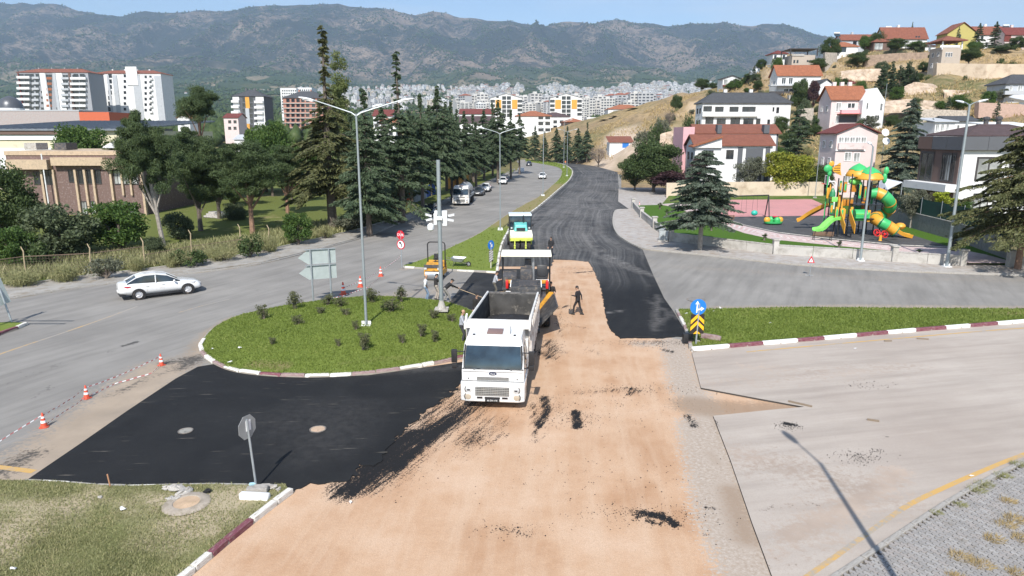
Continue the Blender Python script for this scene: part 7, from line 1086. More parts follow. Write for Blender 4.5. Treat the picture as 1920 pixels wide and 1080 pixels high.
pk=[(1240,384),(1262,382),(1290,380),(1340,404),(1400,424),(1460,437),(1560,449),(1690,461),(1785,465),(1850,478),(1905,493),(1808,493),(1740,479),(1690,472),(1560,460),(1450,449),(1395,437),(1335,416),(1285,396),(1262,388)]
sheet('park_path',[PG(*p)for p in pk],.8,ZP+.02,PATH,skirt=.03)
sheet('play_floor',[PG(*p)for p in[(1330,402),(1345,397),(1560,403),(1605,409),(1665,427),(1735,449),(1790,466),(1690,462.5),(1560,450),(1460,438),(1400,425)]],.8,ZP+.03,RUBR,skirt=.04)
sheet('pink_court',[PG(*p)for p in[(1320,403),(1372,375),(1522,374),(1562,392),(1560,404.5),(1345,407)]],.8,ZP+.045,PINK,skirt=.04)
pts=[PG(*p)for p in[(1240,384),(1290,380),(1340,404),(1400,424),(1460,437),(1560,449),(1690,461),(1785,465)]]; kb=MB()
for a,c in zip(pts[:-1],pts[1:]):kb.tube([(a.x,a.y,ZP+.05),(c.x,c.y,ZP+.05)],.06,4)
tag(kb.build('path_edging',CONC),kind='structure')
blk=MB(); blk.bx(-.18,.18,-.09,.09,0,.03); bme=[blk.build('path_block',m).data for m in(pm('block_pink',(.50,.33,.31),.9),pm('block_white',(.60,.56,.53),.9))]
for o in[o for o in bpy.data.objects if o.name.startswith('path_block')]:bpy.data.objects.remove(o)
pp=bpy.data.objects['park_path']; cl=smooth_line([PG(*p)for p in[(1300,392),(1340,410),(1400,431),(1460,443),(1560,455),(1690,467)]],14)
n_=0
for i in range(0,len(cl)-1,1):
 d=(cl[i+1]-cl[i]).normalized(); q=Vector((-d.y,d.x))
 for k in(-1,0,1):
  if n_<230:c=cl[i]+q*k*.34; inst(bme[(i+k)%2],'path_block',pp,(c.x,c.y,ZP+.022),(0,0,math.atan2(d.y,d.x)),(1.6,1.5,1)); n_+=1
WALLM=pm('park_wall_concrete',(.44,.42,.385),.92,var=.1,scale=.7,dirt=(.25,.23,.2),dirt_amt=.45,bmp=.4); WALLD=pm('grey_block_wall',(.22,.215,.205),.92,var=.1,dirt=(.13,.12,.11),dirt_amt=.4)
def low_wall(name,label,pts,hgt,mat,piers=True,base=.1,ph=.45,th_=.22,panel=2.4):
 t=thing(name,label,'wall',(pts[0].x,pts[0].y,0)); o=Vector((pts[0].x,pts[0].y))
 for i,(a,c)in enumerate(zip(pts[:-1],pts[1:])):
  n=max(1,int((c-a).length/panel)); h0,h1=(hgt if not isinstance(hgt,list)else hgt[i]),(hgt if not isinstance(hgt,list)else hgt[i+1])
  for k in range(n):
   p,q=a.lerp(c,k/n)-o,a.lerp(c,(k+1)/n)-o; d=(q-p).normalized(); w=Vector((-d.y,d.x))*th_/2; q=q-d*.03; za,zb=base+h0+(h1-h0)*k/n,base+h0+(h1-h0)*(k+1)/n
   b=MB(); b.hexa([(p.x-w.x,p.y-w.y,0),(q.x-w.x,q.y-w.y,0),(q.x+w.x,q.y+w.y,0),(p.x+w.x,p.y+w.y,0),(p.x-w.x,p.y-w.y,za),(q.x-w.x,q.y-w.y,zb),(q.x+w.x,q.y+w.y,zb),(p.x+w.x,p.y+w.y,za)]); b.build('wall_panel',mat,t)
   w=w*1.3; b=MB(); b.hexa([(p.x-w.x,p.y-w.y,za+.003),(q.x-w.x,q.y-w.y,zb+.003),(q.x+w.x,q.y+w.y,zb+.003),(p.x+w.x,p.y+w.y,za+.003),(p.x-w.x,p.y-w.y,za+.07),(q.x-w.x,q.y-w.y,zb+.07),(q.x+w.x,q.y+w.y,zb+.07),(p.x+w.x,p.y+w.y,za+.07)]); b.build('coping',CONC,t)
 if piers:
  for i,a in enumerate(pts):
   h=hgt if not isinstance(hgt,list)else hgt[i]; p=a-o; b=MB(); b.box((p.x,p.y,(base+h+ph)/2),(.46,.46,base+h+ph)); o_=b.build('pier',mat,t,bevel=.015); b=MB(); b.box((p.x,p.y,base+h+ph+.06),(.64,.64,.12)); b.build('pier_cap',CONC,o_,bevel=.03)
 return t
wp=[Vector(G(*p,.14)[:2])for p in[(1187,389),(1203,408),(1227,428),(1258,452),(1453,476),(1675,490),(1803,498)]]
low_wall('park_wall','low concrete park wall with capped piers along the sidewalk',wp,.82,WALLM)
low_wall('park_wall','short park wall right of the gate under the branching cedar',[Vector(G(*p,.14)[:2])for p in[(1893,500),(2060,512)]],.82,WALLM)
bw=[PG(*p)for p in[(1252,364),(1395,362),(1510,361),(1545,362)]]; low_wall('park_wall','low rear park wall behind the pink court',bw,1.25,WALLM)
fw=[PG(*p)for p in[(1600,388),(1668,414),(1722,431),(1800,453),(1890,486)]]; low_wall('boundary_wall','grey block wall under the green screen on the right of the park',fw,1.7,WALLD,False,.3)
GS=thing('screen_fence','dark green cloth screened fence on top of the grey block wall','fence',(fw[0].x,fw[0].y,0)); SCR=pm('green_screen_cloth',(.012,.055,.038),.8,var=.35,scale=1.2,bmp=.5,bscale=9)
for a,c in zip(fw[:-1],fw[1:]):
 n=max(1,int((c-a).length/3))
 for k in range(n):p,q=a.lerp(c,k/n)-fw[0],a.lerp(c,(k+1)/n)-fw[0]; b=MB(); b.put([(p.x,p.y,2.05),(q.x,q.y,2.05),(q.x,q.y,3.7),((p.x+q.x)/2,(p.y+q.y)/2,3.63),(p.x,p.y,3.7)],[(0,1,2,3,4)]); b.build('screen_panel',SCR,GS); b=MB(); b.cyl((p.x,p.y,2.0),(p.x,p.y,3.85),.035,n=6); b.build('fence_post',POLED,GS)
lw=[Vector(G(*p)[:2])for p in[(1202,384),(1250,384),(1252,364)]]
# -- play tower
O_,GN,OD,GD,PD=pm('play_orange',(.66,.32,.035),.45,var=.05),pm('play_green',(.05,.42,.13),.42,var=.06),pm('play_dark_orange',(.46,.18,.02),.4),pm('play_dark_green',(.03,.22,.09),.4),pm('play_post_dark',(.02,.022,.024),.45); RED=pm('play_red',(.60,.03,.03),.35); GL=pm('play_light_green',(.22,.68,.14),.35)
Y0=PG(1600,441).y; S=1280/(Y0*cP+2.2); X0=PG(1600,441).x
PT_=thing('play_tower','large orange and green play tower with domed roofs, slides and a spiral tube','playground set',(X0,Y0,ZP+.03))
def q(px,py,dy=0.):w=W(px,py,Y0+dy); return(w.x-X0,dy,w.z-ZP-.03)
def ob(b,n,m,par=None,**k):return b.build(n,m,par or PT_,**k)
for px,dy,top in[(1583,.2,330),(1599,-.4,326),(1612,1.2,326),(1628,-.6,334),(1648,0,334),(1620,1.8,334),(1573,1.0,334),(1567,-.8,404),(1549,1.6,372),(1556,2.2,372),(1575,-1.4,388),(1601,-1.4,388),(1625,-1.2,392),(1634,1.4,340),(1658,.6,352)]:b=MB(); x,y,z=q(px,top,dy); b.cyl((x,y,0),(x,y,z),.065,n=8); ob(b,'post',PD)
for(px,py,dy),r,h in(((1609,328,.6),1.18,1.15),((1630,334,-.2),1.32,1.2)):
 b=MB(); c=q(px,py,dy); b.lathe([(r*.97,-.14),(r,-.02),(r*.93,.2),(r*.72,.55),(r*.42,.88),(r*.15,1.06),(.01,h)],20,c,0); d=ob(b,'dome_roof',O_,smooth=True); b=MB(); pr=[(.80,.46),(.73,.58),(.60,.74),(.43,.905),(.16,1.085),(.01,1.0)]; vs=[]
 for i,(u,z)in enumerate(pr):
  for j in range(24):a=j*.2618; lobe=(.16*math.sin(a*4+.5)if i==0 else 0); uu=u-max(0,lobe)*1.0; zz=z+max(0,lobe)*1.35; vs.append((c[0]+math.cos(a)*r*(uu+.015),c[1]+math.sin(a)*r*(uu+.015),c[2]+(h+.03 if i==5 else zz)))
 b.put(vs,[(i*24+j,i*24+(j+1)%24,(i+1)*24+(j+1)%24,(i+1)*24+j)for i in range(5)for j in range(24)]); ob(b,'dome_leaf',GN,d,smooth=True)
for z,x0,x1,y0,y1 in((1.9,1568,1602,-1.3,2.0),(3.1,1597,1650,-.7,1.6),(1.75,1600,1632,-1.2,.8)):a,c=q(x0,400)[0],q(x1,400)[0]; b=MB(); b.bx(a,c,y0,y1,z,z+.08); ob(b,'deck',PD)
for px,w,py0,py1,dy,m,n in[(1576,7,339,361,.2,GD,1),(1585,8,341,361,.1,OD,1),(1600,13,345,360,.3,OD,0),(1613,8,341,372,-.5,GN,1),(1622,7,350,376,-.6,OD,1),(1640,8,347,358,.2,OD,0),(1574,8,365,380,1.2,OD,0),(1559,8,381,402,-.2,GD,1),(1590,20,374,386,.6,OD,0),(1608,14,386,396,.4,GD,0),(1583,6,392,411,-1.45,O_,0),(1597,8,388,412,-1.4,O_,1),(1569,8,388,410,-1.45,O_,1),(1579,10,390,408,-1.4,O_,1),(1629,8,394,416,-1.0,O_,1),(1622,16,378,392,.9,OD,0),(1634,6,372,386,.2,GD,0),(1552,6,352,372,1.2,O_,0)]:
 a,c=q(px-w/2,py1,dy),q(px+w/2,py0,dy); b=MB(); b.bx(a[0],c[0],dy-.04,dy+.04,a[2],c[2]); o=ob(b,'panel',m,bevel=.03)
 if n:b=MB(); b.ball(((a[0]+c[0])/2,dy-.05,(a[2]+c[2])/2),((c[0]-a[0])*.36,.03,(c[2]-a[2])*.36),12,6); ob(b,'panel_disc',O_ if m in(GD,GN)else GN,o,smooth=True)
for px,py,dy in((1571,366,1.1),(1556,361,1.4),(1573,384,-.2),(1578,388,.2),(1560,372,1.0)):b=MB(); a=q(px,py,dy); b.lathe([(.02,.9),(.1,.5),(.12,0),(.1,-.5)],8,a); ob(b,'spike_post',O_,smooth=True)
b=MB(); a=q(1561,363,.8); b.lathe([(.3,-.3),(.28,.1),(.12,.45),(.01,.6)],10,a); ob(b,'turret_cap',GD,smooth=True); b=MB(); a=q(1565,374,.5); b.box(a,(.6,.1,.5)); ob(b,'green_sign',GL,bevel=.03); b=MB(); a=q(1603,340,.4); b.ball(a,(.65,.4,.38),14,7); ob(b,'small_hood',GL,smooth=True)
def tube_run(pts,r,cols):
 P_=[Vector(q(*p))for p in pts]; sp_=[];
 for i in range(len(P_)-1):
  g_=lambda k:P_[min(max(k,0),len(P_)-1)]
  for j in range(6):t=j/6; p0,p1,p2,p3=g_(i-1),g_(i),g_(i+1),g_(i+2); sp_.append(.5*(2*p1+(p2-p0)*t+(2*p0-5*p1+4*p2-p3)*t*t+(3*p1-p0-3*p2+p3)*t**3))
 sp_.append(P_[-1]); n=len(sp_); k=len(cols)
 for i,m in enumerate(cols):
  a,c=i*(n-1)//k,(i+1)*(n-1)//k; b=MB(); b.tube(sp_[a:c+1],r,16,0,i in(0,k-1)); s_=ob(b,'slide_tube',m,smooth=True); b=MB(); d=(sp_[c]-sp_[c-1]).normalized()*.05; b.tube([sp_[c]-d,sp_[c]+d],r*1.09,16); ob(b,'flange',OD if m is not O_ else GD,s_)
tube_run([(1634,362,-.1),(1648,363,-.4),(1662,371,-.7),(1670,385,-.2),(1662,398,.8),(1648,404,.6),(1640,409,-.4),(1650,416,-1.2),(1665,424,-1.5),(1679,433,-1.7)],.56,[GN,O_,GN,GN,O_,GN,O_,O_,GN,O_])
def chute(pts,w,m,n='slide'):
 P_=smooth3(pts); b=MB(); pr=[(-w,.28),(-w*.92,.3),(-w*.8,.04),(w*.8,.04),(w*.92,.3),(w,.28),(w*.85,-.05),(-w*.85,-.05)]; k=len(pr); vs=[]
 for i,p in enumerate(P_):
  d=P_[min(i+1,len(P_)-1)]-P_[max(i-1,0)]; s_=Vector((-d.y,d.x,0)).normalized()if Vector((d.x,d.y)).length>.01 else Vector((0,1,0)); u=d.normalized().cross(s_)*-1; u=u if u.z>0 else-u; vs+=[p+s_*x+u*z for x,z in pr]
 b.put(vs,[(i*k+j,i*k+(j+1)%k,(i+1)*k+(j+1)%k,(i+1)*k+j)for i in range(len(P_)-1)for j in range(k)]+[tuple(range(k)),tuple(range((len(P_)-1)*k,len(P_)*k))]); return ob(b,n,m,smooth=True)
def smooth3(pts):
 P_=[Vector(q(*p))for p in pts]; out=[]
 for i in range(len(P_)-1):
  g_=lambda k:P_[min(max(k,0),len(P_)-1)]
  for j in range(5):t=j/5; p0,p1,p2,p3=g_(i-1),g_(i),g_(i+1),g_(i+2); out.append(.5*(2*p1+(p2-p0)*t+(2*p0-5*p1+4*p2-p3)*t*t+(3*p1-p0-3*p2+p3)*t**3))
 return out+[P_[-1]]
chute([(1678,432,-1.7),(1690,440,-1.9),(1699,443,-2.0),(1708,445,-2.1)],.5,O_); chute([(1552,386,2.4),(1540,391,3.0),(1518,403,4.2),(1503,412,4.8),(1495,415,5.0)],.42,O_); chute([(1571,411,-1.3),(1562,412,-1.5),(1551,421,-1.6),(1541,430,-1.7),(1527,433,-1.8)],.42,GL); chute([(1648,418,.8),(1656,424,.2),(1660,436,-.2)],.3,GN)
b=MB(); b.ball(q(1688,424,-1.7),(.5,.5,.35),12,6); ob(b,'chute_hood',O_,smooth=True)
b=MB(); a,c=q(1600,403,-1.0),q(1623,403,-1.0); b.cyl(a,c,.56,n=18); lg=ob(b,'log_tunnel',GN,smooth=True)
for k in range(7):b=MB(); an=k*.7+2.2; b.cyl((a[0],a[1]+math.cos(an)*.57,a[2]+math.sin(an)*.57),(c[0],c[1]+math.cos(an)*.57,c[2]+math.sin(an)*.57),.05,n=5); ob(b,'log_ridge',GL if k%2 else GN,lg)
for k in range(7):a,c=q(1585+k*.5,412+k*4.4,-1.4-k*.18),q(1600+k*.3,412+k*4.4,-1.4-k*.18); b=MB(); b.bx(a[0],c[0],a[1]-.1,a[1]+.1,a[2],a[2]+.04); ob(b,'stair_tread',PD)
for p0,p1 in(((1576,392,-1.4),(1583,438,-2.6)),((1594,392,-1.4),(1602,438,-2.6))):a,c=q(*p0),q(*p1); b=MB(); b.hexa([(a[0]-.03,a[1],a[2]-1.0),(a[0]+.03,a[1],a[2]-1.0),(c[0]+.03,c[1],c[2]),(c[0]-.03,c[1],c[2]),(a[0]-.03,a[1],a[2]),(a[0]+.03,a[1],a[2]),(c[0]+.03,c[1],c[2]+.9),(c[0]-.03,c[1],c[2]+.9)]); ob(b,'stair_rail',O_)
a=q(1554,318,1.6); b=MB(); b.cyl((a[0],1.6,0),(a[0],1.6,a[2]),.06,n=8); b.ball((a[0]-.1,1.55,a[2]+.1),(.45,.2,.42),10,6); b.ball((a[0]+.1,1.55,a[2]-.35),(.22,.16,.35),10,6); ob(b,'leaf_ornament',GN,smooth=True)
b=MB(); b.prism([(.2,.0),(.95,.55),(1.0,1.0-.5),(1.05,-.2),(1.2,-.75),(.7,-.55),(.3,-.3)],-.05,.05,'y'); b.ball((.1,0,.45),(.28,.1,.3),10,6); w_o=ob(b,'wing_ornament',O_,loc=(a[0]+.1,1.5,a[2]+.15))
for k in range(4):b=MB(); b.bx(.3+k*.04,1.0,-.065,-.05,-.5+k*.24,-.44+k*.24); ob(b,'wing_stripe',SBK,w_o)
a=q(1660,323,.6); b=MB(); b.ball((a[0]+.1,.6,a[2]+.15),(.26,.2,.42),10,6); b.ball((a[0],.6,a[2]-.6),(.24,.2,.55),10,6); ob(b,'leaf_ornament',GN,smooth=True)
# -- swing, spring toy, wheel toy, hoop, benches, bin
a,c=PG(1343,412),PG(1438,408); SWG=thing('swing_set','dark framed double swing at the pink court edge','swing',(a.x,a.y,ZP+.04)); d=c-a
for i,e in enumerate((Vector((0,0)),d)):
 for s in(-.75,.75):b=MB(); b.tube([(e.x,e.y+s,0),(e.x,e.y,2.75)],.07,8); b.build('frame_leg',PD,SWG)
b=MB(); b.tube([(0,0,2.75),(d.x,d.y,2.75)],.07,8); b.build('top_beam',PD,SWG)
for k,f in((.52,0),(.74,1)):
 p=d*k; b=MB()
 for s in(-.32,.32):b.tube([(p.x+s*.8,p.y,2.7),(p.x+s,p.y,.75)],.014,4)
 ch=b.build('swing_chain',GREYM,SWG); b=MB()
 if f:b.ball((p.x,p.y,.6),(.42,.3,.34),12,7)
 else:b.bx(p.x-.36,p.x+.36,p.y-.13,p.y+.13,.7,.75)
 b.build('swing_seat',pm('swing_teal',(.03,.42,.32),.4)if f else PD,ch,smooth=bool(f))
a=PG(1449,421); SPT=thing('spring_toy','orange and green petal shaped rocking seat on the dark play floor','spring toy',(a.x,a.y,ZP+.04)); b=MB(); b.lathe([(.2,0),(1.0,.12),(1.08,.3),(.9,.34),(.01,.3)],18,sc=(1,.75,1)); b.build('dish',GN,SPT,smooth=True); b=MB(); b.cyl((.2,0,.3),(.2,0,.85),.07,n=8); b.lathe([(.05,.84),(.3,.86),(.3,.92),(.02,.94)],14,(.2,0,0)); b.build('hand_wheel',RED,SPT,smooth=True)
for x,y,m in((-.75,-.1,O_),(-.1,.3,GN),(.35,-.3,GN),(.8,.05,O_)):b=MB(); b.ball((x,y,.5),(.38,.3,.36),12,7); b.build('petal_seat',m,SPT,smooth=True)
a=PG(1650,452); WT=thing('wheel_toy','small red twin wheel toy on an orange post before the tube slide end','play toy',(a.x,a.y,ZP+.04),R(8)); b=MB(); b.lathe([(.17,0),(.13,.1),(.15,.55)],12); b.build('post',O_,WT,smooth=True)
for x,z in((-.42,.78),(.42,.62)):b=MB(); b.lathe([(.34,-.05),(.38,0),(.34,.05),(.28,0),(.34,-.05)],18,(x,0,z),0,(R(70),0,0)); b.ball((x,0,z),(.14,.1,.14),8,5); [b.tube([(x,0,z),(x+.33*math.cos(k*2.09),.0,z+.33*math.sin(k*2.09))],.045,5)for k in range(3)]; b.build('wheel',RED,WT,smooth=True)
a=PG(1566,380); a=Vector((a.x,95)); BH=thing('basketball_hoop','white basketball hoop with glass board behind the play tower','basketball hoop',(W(1564,380,95).x,95,ZP)); b=MB(); b.tube([(0,0,0),(0,0,3.5),(-.3,0,3.8),(-1.3,0,3.75)],.1,8); b.tube([(0,0,3.0),(-1.2,0,4.3)],.05,6); b.build('post',LAMPW,BH,smooth=True); b=MB(); [b.tube(e,.04,5)for e in([(-1.3,-.6,3.4),(-1.3,.6,3.4)],[(-1.3,.6,3.4),(-1.3,.6,4.6)],[(-1.3,.6,4.6),(-1.3,-.6,4.6)],[(-1.3,-.6,4.6),(-1.3,-.6,3.4)])]; bf=b.build('board_frame',LAMPW,BH); b=MB(); b.bx(-1.31,-1.29,-.58,.58,3.42,4.58); b.build('board',pm('grey_glass_board',(.16,.18,.18),.15),bf); b=MB(); b.lathe([(.24,0),(.28,.03),(.24,.06),(.22,.03),(.24,0)],14,(-1.75,0,3.45)); b.build('hoop_ring',RED,BH)
def bench(px,py,rz,label):
 a=PG(px,py); t=thing('park_bench',label,'bench',(a.x,a.y,ZP+.03),rz,'park benches beside the play floor')
 for i in range(4):b=MB(); b.bx(-.95,.95,-.26+i*.125,-.16+i*.125,.42,.455); b.build('seat_slat',pm('bench_wood',(.17,.10,.06),.7),t)
 for i in range(3):b=MB(); b.bx(-.95,.95,.24+i*.03,.27+i*.03,.52+i*.13,.62+i*.13); b.build('back_slat',MATS['bench_wood'],t)
 for s in(-1,1):b=MB(); b.tube([(s*.8,-.3,0),(s*.8,-.22,.2),(s*.8,-.27,.42),(s*.8,.22,.42),(s*.8,.36,.92)],.035,5); b.tube([(s*.8,.32,0),(s*.8,.2,.2),(s*.8,.22,.42)],.035,5); b.tube([(s*.8,-.3,.42),(s*.8,-.32,.64),(s*.8,.22,.66)],.03,5); b.build('bench_leg',PD,t)
bench(1541,451,R(172),'bench beside the green slide, its back to the street'); bench(1360,418,R(-35),'bench just right of the sidewalk cedar trunk'); bench(1326,404,R(-28),'bench left of the sidewalk cedar trunk on the pink path')
a=PG(1787,470); b=MB(); b.lathe([(.22,0),(.25,.1),(.25,.95),(.2,1.0)],14); LB=thing('litter_bin','black litter bin with ring top on the park path near the gate','litter bin',(a.x,a.y,ZP)); b.build('body',PD,LB,smooth=True); b=MB(); b.tube([(.2*math.cos(k*.52),0,1.2+.24*math.sin(k*.52))for k in range(13)],.035,5); b.build('ring_top',PD,LB)
SHD=thing('shade_sail','white shade awning behind the play tower at the modern house','awning',W(1666,352,86)); o=Vector(SHD.location); b=MB(); P_=[Vector(W(*p))-o for p in((1640,354,88),(1655,334,88),(1692,342,82),(1664,356,80))]; b.hexa([p for p in P_]+[p+Vector((0,0,.06))for p in P_]); b.build('cloth',LAMPW,SHD)
for p in P_:b=MB(); b.cyl((p.x,p.y,p.z-3),p,.05,n=6); b.build('pole',POLED,SHD)
# -- buildings
def roofmat(name,c,dirt=None):
 if name in MATS:return MATS[name]
 m,nt,b=new_mat(name); MATS[name]=m; n1=noise_node(nt,1.4,6,.65); n2=noise_node(nt,7,3,.6)
 col=mix(nt,ramp(nt,n2,[(.3,0.),(.7,.6)]),ramp(nt,n1,[(.3,tuple(x*.75 for x in c)),(.7,tuple(min(1,x*1.2)for x in c))]),tuple(x*.6 for x in c)); L(nt,col,b.inputs['Base Color']); b.inputs['Roughness'].default_value=.85
 w=N(nt,'ShaderNodeTexWave',Scale=3.2); w.bands_direction='X'; t=N(nt,'ShaderNodeTexCoord'); L(nt,t.outputs['Object'],w.inputs['Vector']); w2=N(nt,'ShaderNodeTexWave',Scale=2.6); w2.bands_direction='Y'; L(nt,t.outputs['Object'],w2.inputs['Vector'])
 bump(nt,b,math_n(nt,'ADD',w.outputs['Fac'],w2.outputs['Fac']),.8,.08); return m
RT,RTO,RTD,RTG,RTM=roofmat('red_tile_roof',(.33,.12,.075)),roofmat('orange_tile_roof',(.46,.17,.085)),roofmat('dark_red_roof',(.24,.06,.05)),roofmat('slate_grey_roof',(.10,.105,.115)),roofmat('maroon_roof',(.13,.085,.085))
WW,WC,WP,WPK,WG,WDG,WY,WOR,WST,WBR=[pm(n,c,.85,var=.05,scale=.5,dirt=tuple(x*.6 for x in c),dirt_amt=.18)for n,c in(('wall_white',(.68,.68,.67)),('wall_cream',(.60,.54,.40)),('wall_pale_pink',(.64,.53,.51)),('wall_pink',(.62,.36,.38)),('wall_light_grey',(.42,.44,.46)),('wall_dark_grey',(.10,.105,.115)),('wall_yellow',(.42,.36,.12)),('wall_orange',(.66,.32,.06)),('wall_stone',(.42,.36,.30)),('wall_brown',(.135,.088,.072)))]
WPLUM=pm('plum_render',(.155,.102,.088),.9,var=.12,dirt=(.35,.29,.27),dirt_amt=.3); BEI=pm('beige_concrete',(.47,.36,.25),.9,var=.1,dirt=(.3,.24,.18),dirt_amt=.4); PANE,PANEW=glass('window_pane',(.022,.026,.03),.12),glass('curtained_pane',(.30,.31,.30),.25); BRK=pm('raw_brick',(.40,.20,.15),.9,var=.25,scale=3); RAIL=pm('rail_dark',(.05,.045,.045),.6)
def unit(nm,fn,m):b=MB(); fn(b); o=b.build(nm,m); me=o.data; bpy.data.objects.remove(o); return me
def _fr(b):
 for x0,x1,z0,z1 in((-.5,-.43,0,1),(.43,.5,0,1),(-.43,.43,.93,1),(-.43,.43,0,.06),(-.03,.03,.06,.93)):b.bx(x0,x1,-.5,.5,z0,z1)
FRM={k:unit('window',_fr,m)for k,m in(('w',SW),('d',RAIL))}; FRM['n']=None
def _pn(b):b.bx(-.5,.5,-.5,.5,0,1)
PNE={'d':unit('pane',_pn,PANE),'c':unit('pane',_pn,PANEW)}
def window(t,c,w,h,face,fk='w',pk='d'):
 """frame is a part, its pane a sub-part; far ones are just the pane"""
 rz={'F':0,'L':R(-90),'R':R(90)}[face]; me=FRM[fk]
 if me is None:return inst(PNE[pk],'window',t,(c[0],c[1],c[2]-h*.08),(0,0,rz),(w*1.15,.06,h*1.18))
 o=inst(me,'window',t,c,(0,0,rz),(w,.14,h)); inst(PNE[pk],'pane',o,(0,0,.02),(0,0,0),(.98,.35,.96)); return o
def roof(t,kind,x0,x1,y0,y1,z,h,m,ov=.45,wall=None):
 a0,a1,b0,b1=x0-ov,x1+ov,y0-ov,y1+ov; xm,ym=(x0+x1)/2,(y0+y1)/2; b=MB(); k=.16
 if kind=='hip':
  w,d=a1-a0,b1-b0; i=min(w,d)/2; r=[(a0+i,ym,z+h),(a1-i,ym,z+h)]if w>d else[(xm,b0+i,z+h),(xm,b1-i,z+h)]; v=[(a0,b0,z),(a1,b0,z),(a1,b1,z),(a0,b1,z)]+[(p[0],p[1],z+k)for p in((a0,b0),(a1,b0),(a1,b1),(a0,b1))]+[(q[0],q[1],q[2]+k)for q in r]
  fs=[(3,2,1,0),(0,1,5,4),(1,2,6,5),(2,3,7,6),(3,0,4,7)]+([(4,5,9,8),(5,6,9),(6,7,8,9),(7,4,8)]if w>d else[(4,5,8),(5,6,9,8),(6,7,9),(7,4,8,9)]); b.put(v,fs); o=b.build('roof',m,t); c=MB()
  for p in v[4:8]:c.tube([p,v[8]if(Vector(p)-Vector(v[8])).length<(Vector(p)-Vector(v[9])).length else v[9]],.09,5)
  c.tube([v[8],v[9]],.1,5); c.build('ridge',m,o); return o
 if kind=='gx':
  b.prism([(b0,z),(ym,z+h),(b1,z),(b1,z+k),(ym,z+h+k),(b0,z+k)],a0,a1,'x'); o=b.build('roof',m,t); g=MB(); g.prism([(y0,z),(y1,z),(ym,z+h-.02)],x0,x1,'x'); g.build('gable_wall',wall,t); return o
 if kind=='gy':
  b.prism([(a0,z),(xm,z+h),(a1,z),(a1,z+k),(xm,z+h+k),(a0,z+k)],b0,b1,'y'); o=b.build('roof',m,t); g=MB(); g.prism([(x0,z),(x1,z),(xm,z+h-.02)],y0,y1,'y'); g.build('gable_wall',wall,t); return o
 if kind=='mono':b.prism([(b0,z),(b1,z+h),(b1,z+h+k),(b0,z+k)],a0,a1,'x'); return b.build('roof',m,t)
 b.bx(x0-.1,x1+.1,y0-.1,y1+.1,z+.003,z+h); return b.build('roof',m,t)
def house(name,label,cat,x0,x1,Y,pt,pb,d,wall,rk='hip',rh=2.,rm=None,wins=(),fk='w',pk='d',bands=(),yaw=0,group=None,extra=None,ov=.45,chim=0):
 """px x0..x1, eaves pt and foot pb (None: the ground there) of the front wall, standing Y metres out"""
 if x0>1250 and Y<300:d=min(d,6.5)
 zb=W((x0+x1)/2,pb,Y).z if pb else th(W((x0+x1)/2,250,Y).x,Y); zt=W(x0,pt,Y).z; pm_=(pt+(pb or pt+20))/2; xa,xb=W(x0,pm_,Y).x,W(x1,pm_,Y).x; xc=(xa+xb)/2; w=xb-xa
 t=thing(name,label,cat,(xc,Y,zb),R(yaw),group); h=zt-zb; b=MB(); b.bx(-w/2,w/2,0,d,-6,h); b.build('wall',wall,t)
 if rk:roof(t,rk,-w/2,w/2,0,d,h,rh,rm or RT,ov,wall)
 X=lambda px,py:W(px,py,Y).x-xc
 Z=lambda px,py:W(px,py,Y).z-zb
 for q in wins:
  a,c,e,f=q[:4]; p=q[4]if len(q)>4 else pk; window(t,((X(a,e)+X(c,e))/2,-.01,Z(a,f)),X(c,e)-X(a,e),Z(a,e)-Z(a,f),'F',fk,p)
 for a,c,e,f,pr,m in bands:b=MB(); b.bx(X(a,e),X(c,e),-pr,.05 if pr>.3 else .02,Z(a,f),Z(a,e)); b.build('balcony' if pr>.5 else 'facade_panel',m,t)
 if x0>1300 and Y<225 and d>5 and h>4:
  for yy in(d*.3,d*.7):
   for zz in((h-2.4,h-5.3)if h>7 else(h-2.4,)):window(t,(-w/2-.01,yy,zz),1.0,1.3,'L',fk if fk!='n' else 'w','d')
 for i in range(chim):b=MB(); x=-w/2+w*(i+1)/(chim+1.4); b.box((x,d*.55,h+rh+.35),(.8,.7,1.3)); b.build('chimney',wall,t)
 if extra:extra(t,X,Z,w,h,d)
 return t
def grid(xs,w,ys,h,p='d'):return[(x,x+w,y,y+h,p)for y in ys for x in xs]
# -- right bank, near
H1=house('house','wide white two storey house with slate grey hip roof on the right slope','house',1316,1481,178,194,250,15,WW,'hip',2.6,RTG,[(1319,1335,199,209),(1341,1357,200,214),(1368,1385,200,214),(1392,1417,200,210),(1449,1452,201,209),(1456,1461,201,212),(1323,1338,220,232),(1344,1361,222,233),(1370,1388,221,235),(1394,1413,222,234),(1418,1426,222,234),(1439,1444,224,233)],'d','d',[(1316,1420,210,218.5,.8,WW)],chim=2)
def twin(t,X,Z,w,h,d):
 for a,c,m in((1343,1351,WDG),(1430,1440,WDG)):b=MB(); b.bx(X(a,240),X(c,240),-.9,.5,Z(a,250),Z(a,234)); b.build('chimney',m,t)
H2=house('house','rear half of the white twin house with long red roof and dark chimneys','house',1304,1456,134,251,345,8,WDG,'gx',1.7,RT,[(1309,1318,250,261,'d'),(1321,1336,251,260,'c')],'d','d',[(1341,1456,251,345,.12,WW),(1380,1440,252,258,.16,WG)],extra=twin)
b=MB(); x0,x1=W(1279,290,131).x-H2.location.x,W(1300,290,131).x-H2.location.x; b.bx(x0,x1,-3,5,0,W(1280,238,131).z-H2.location.z); b.build('pink_side_wing',WPK,H2)
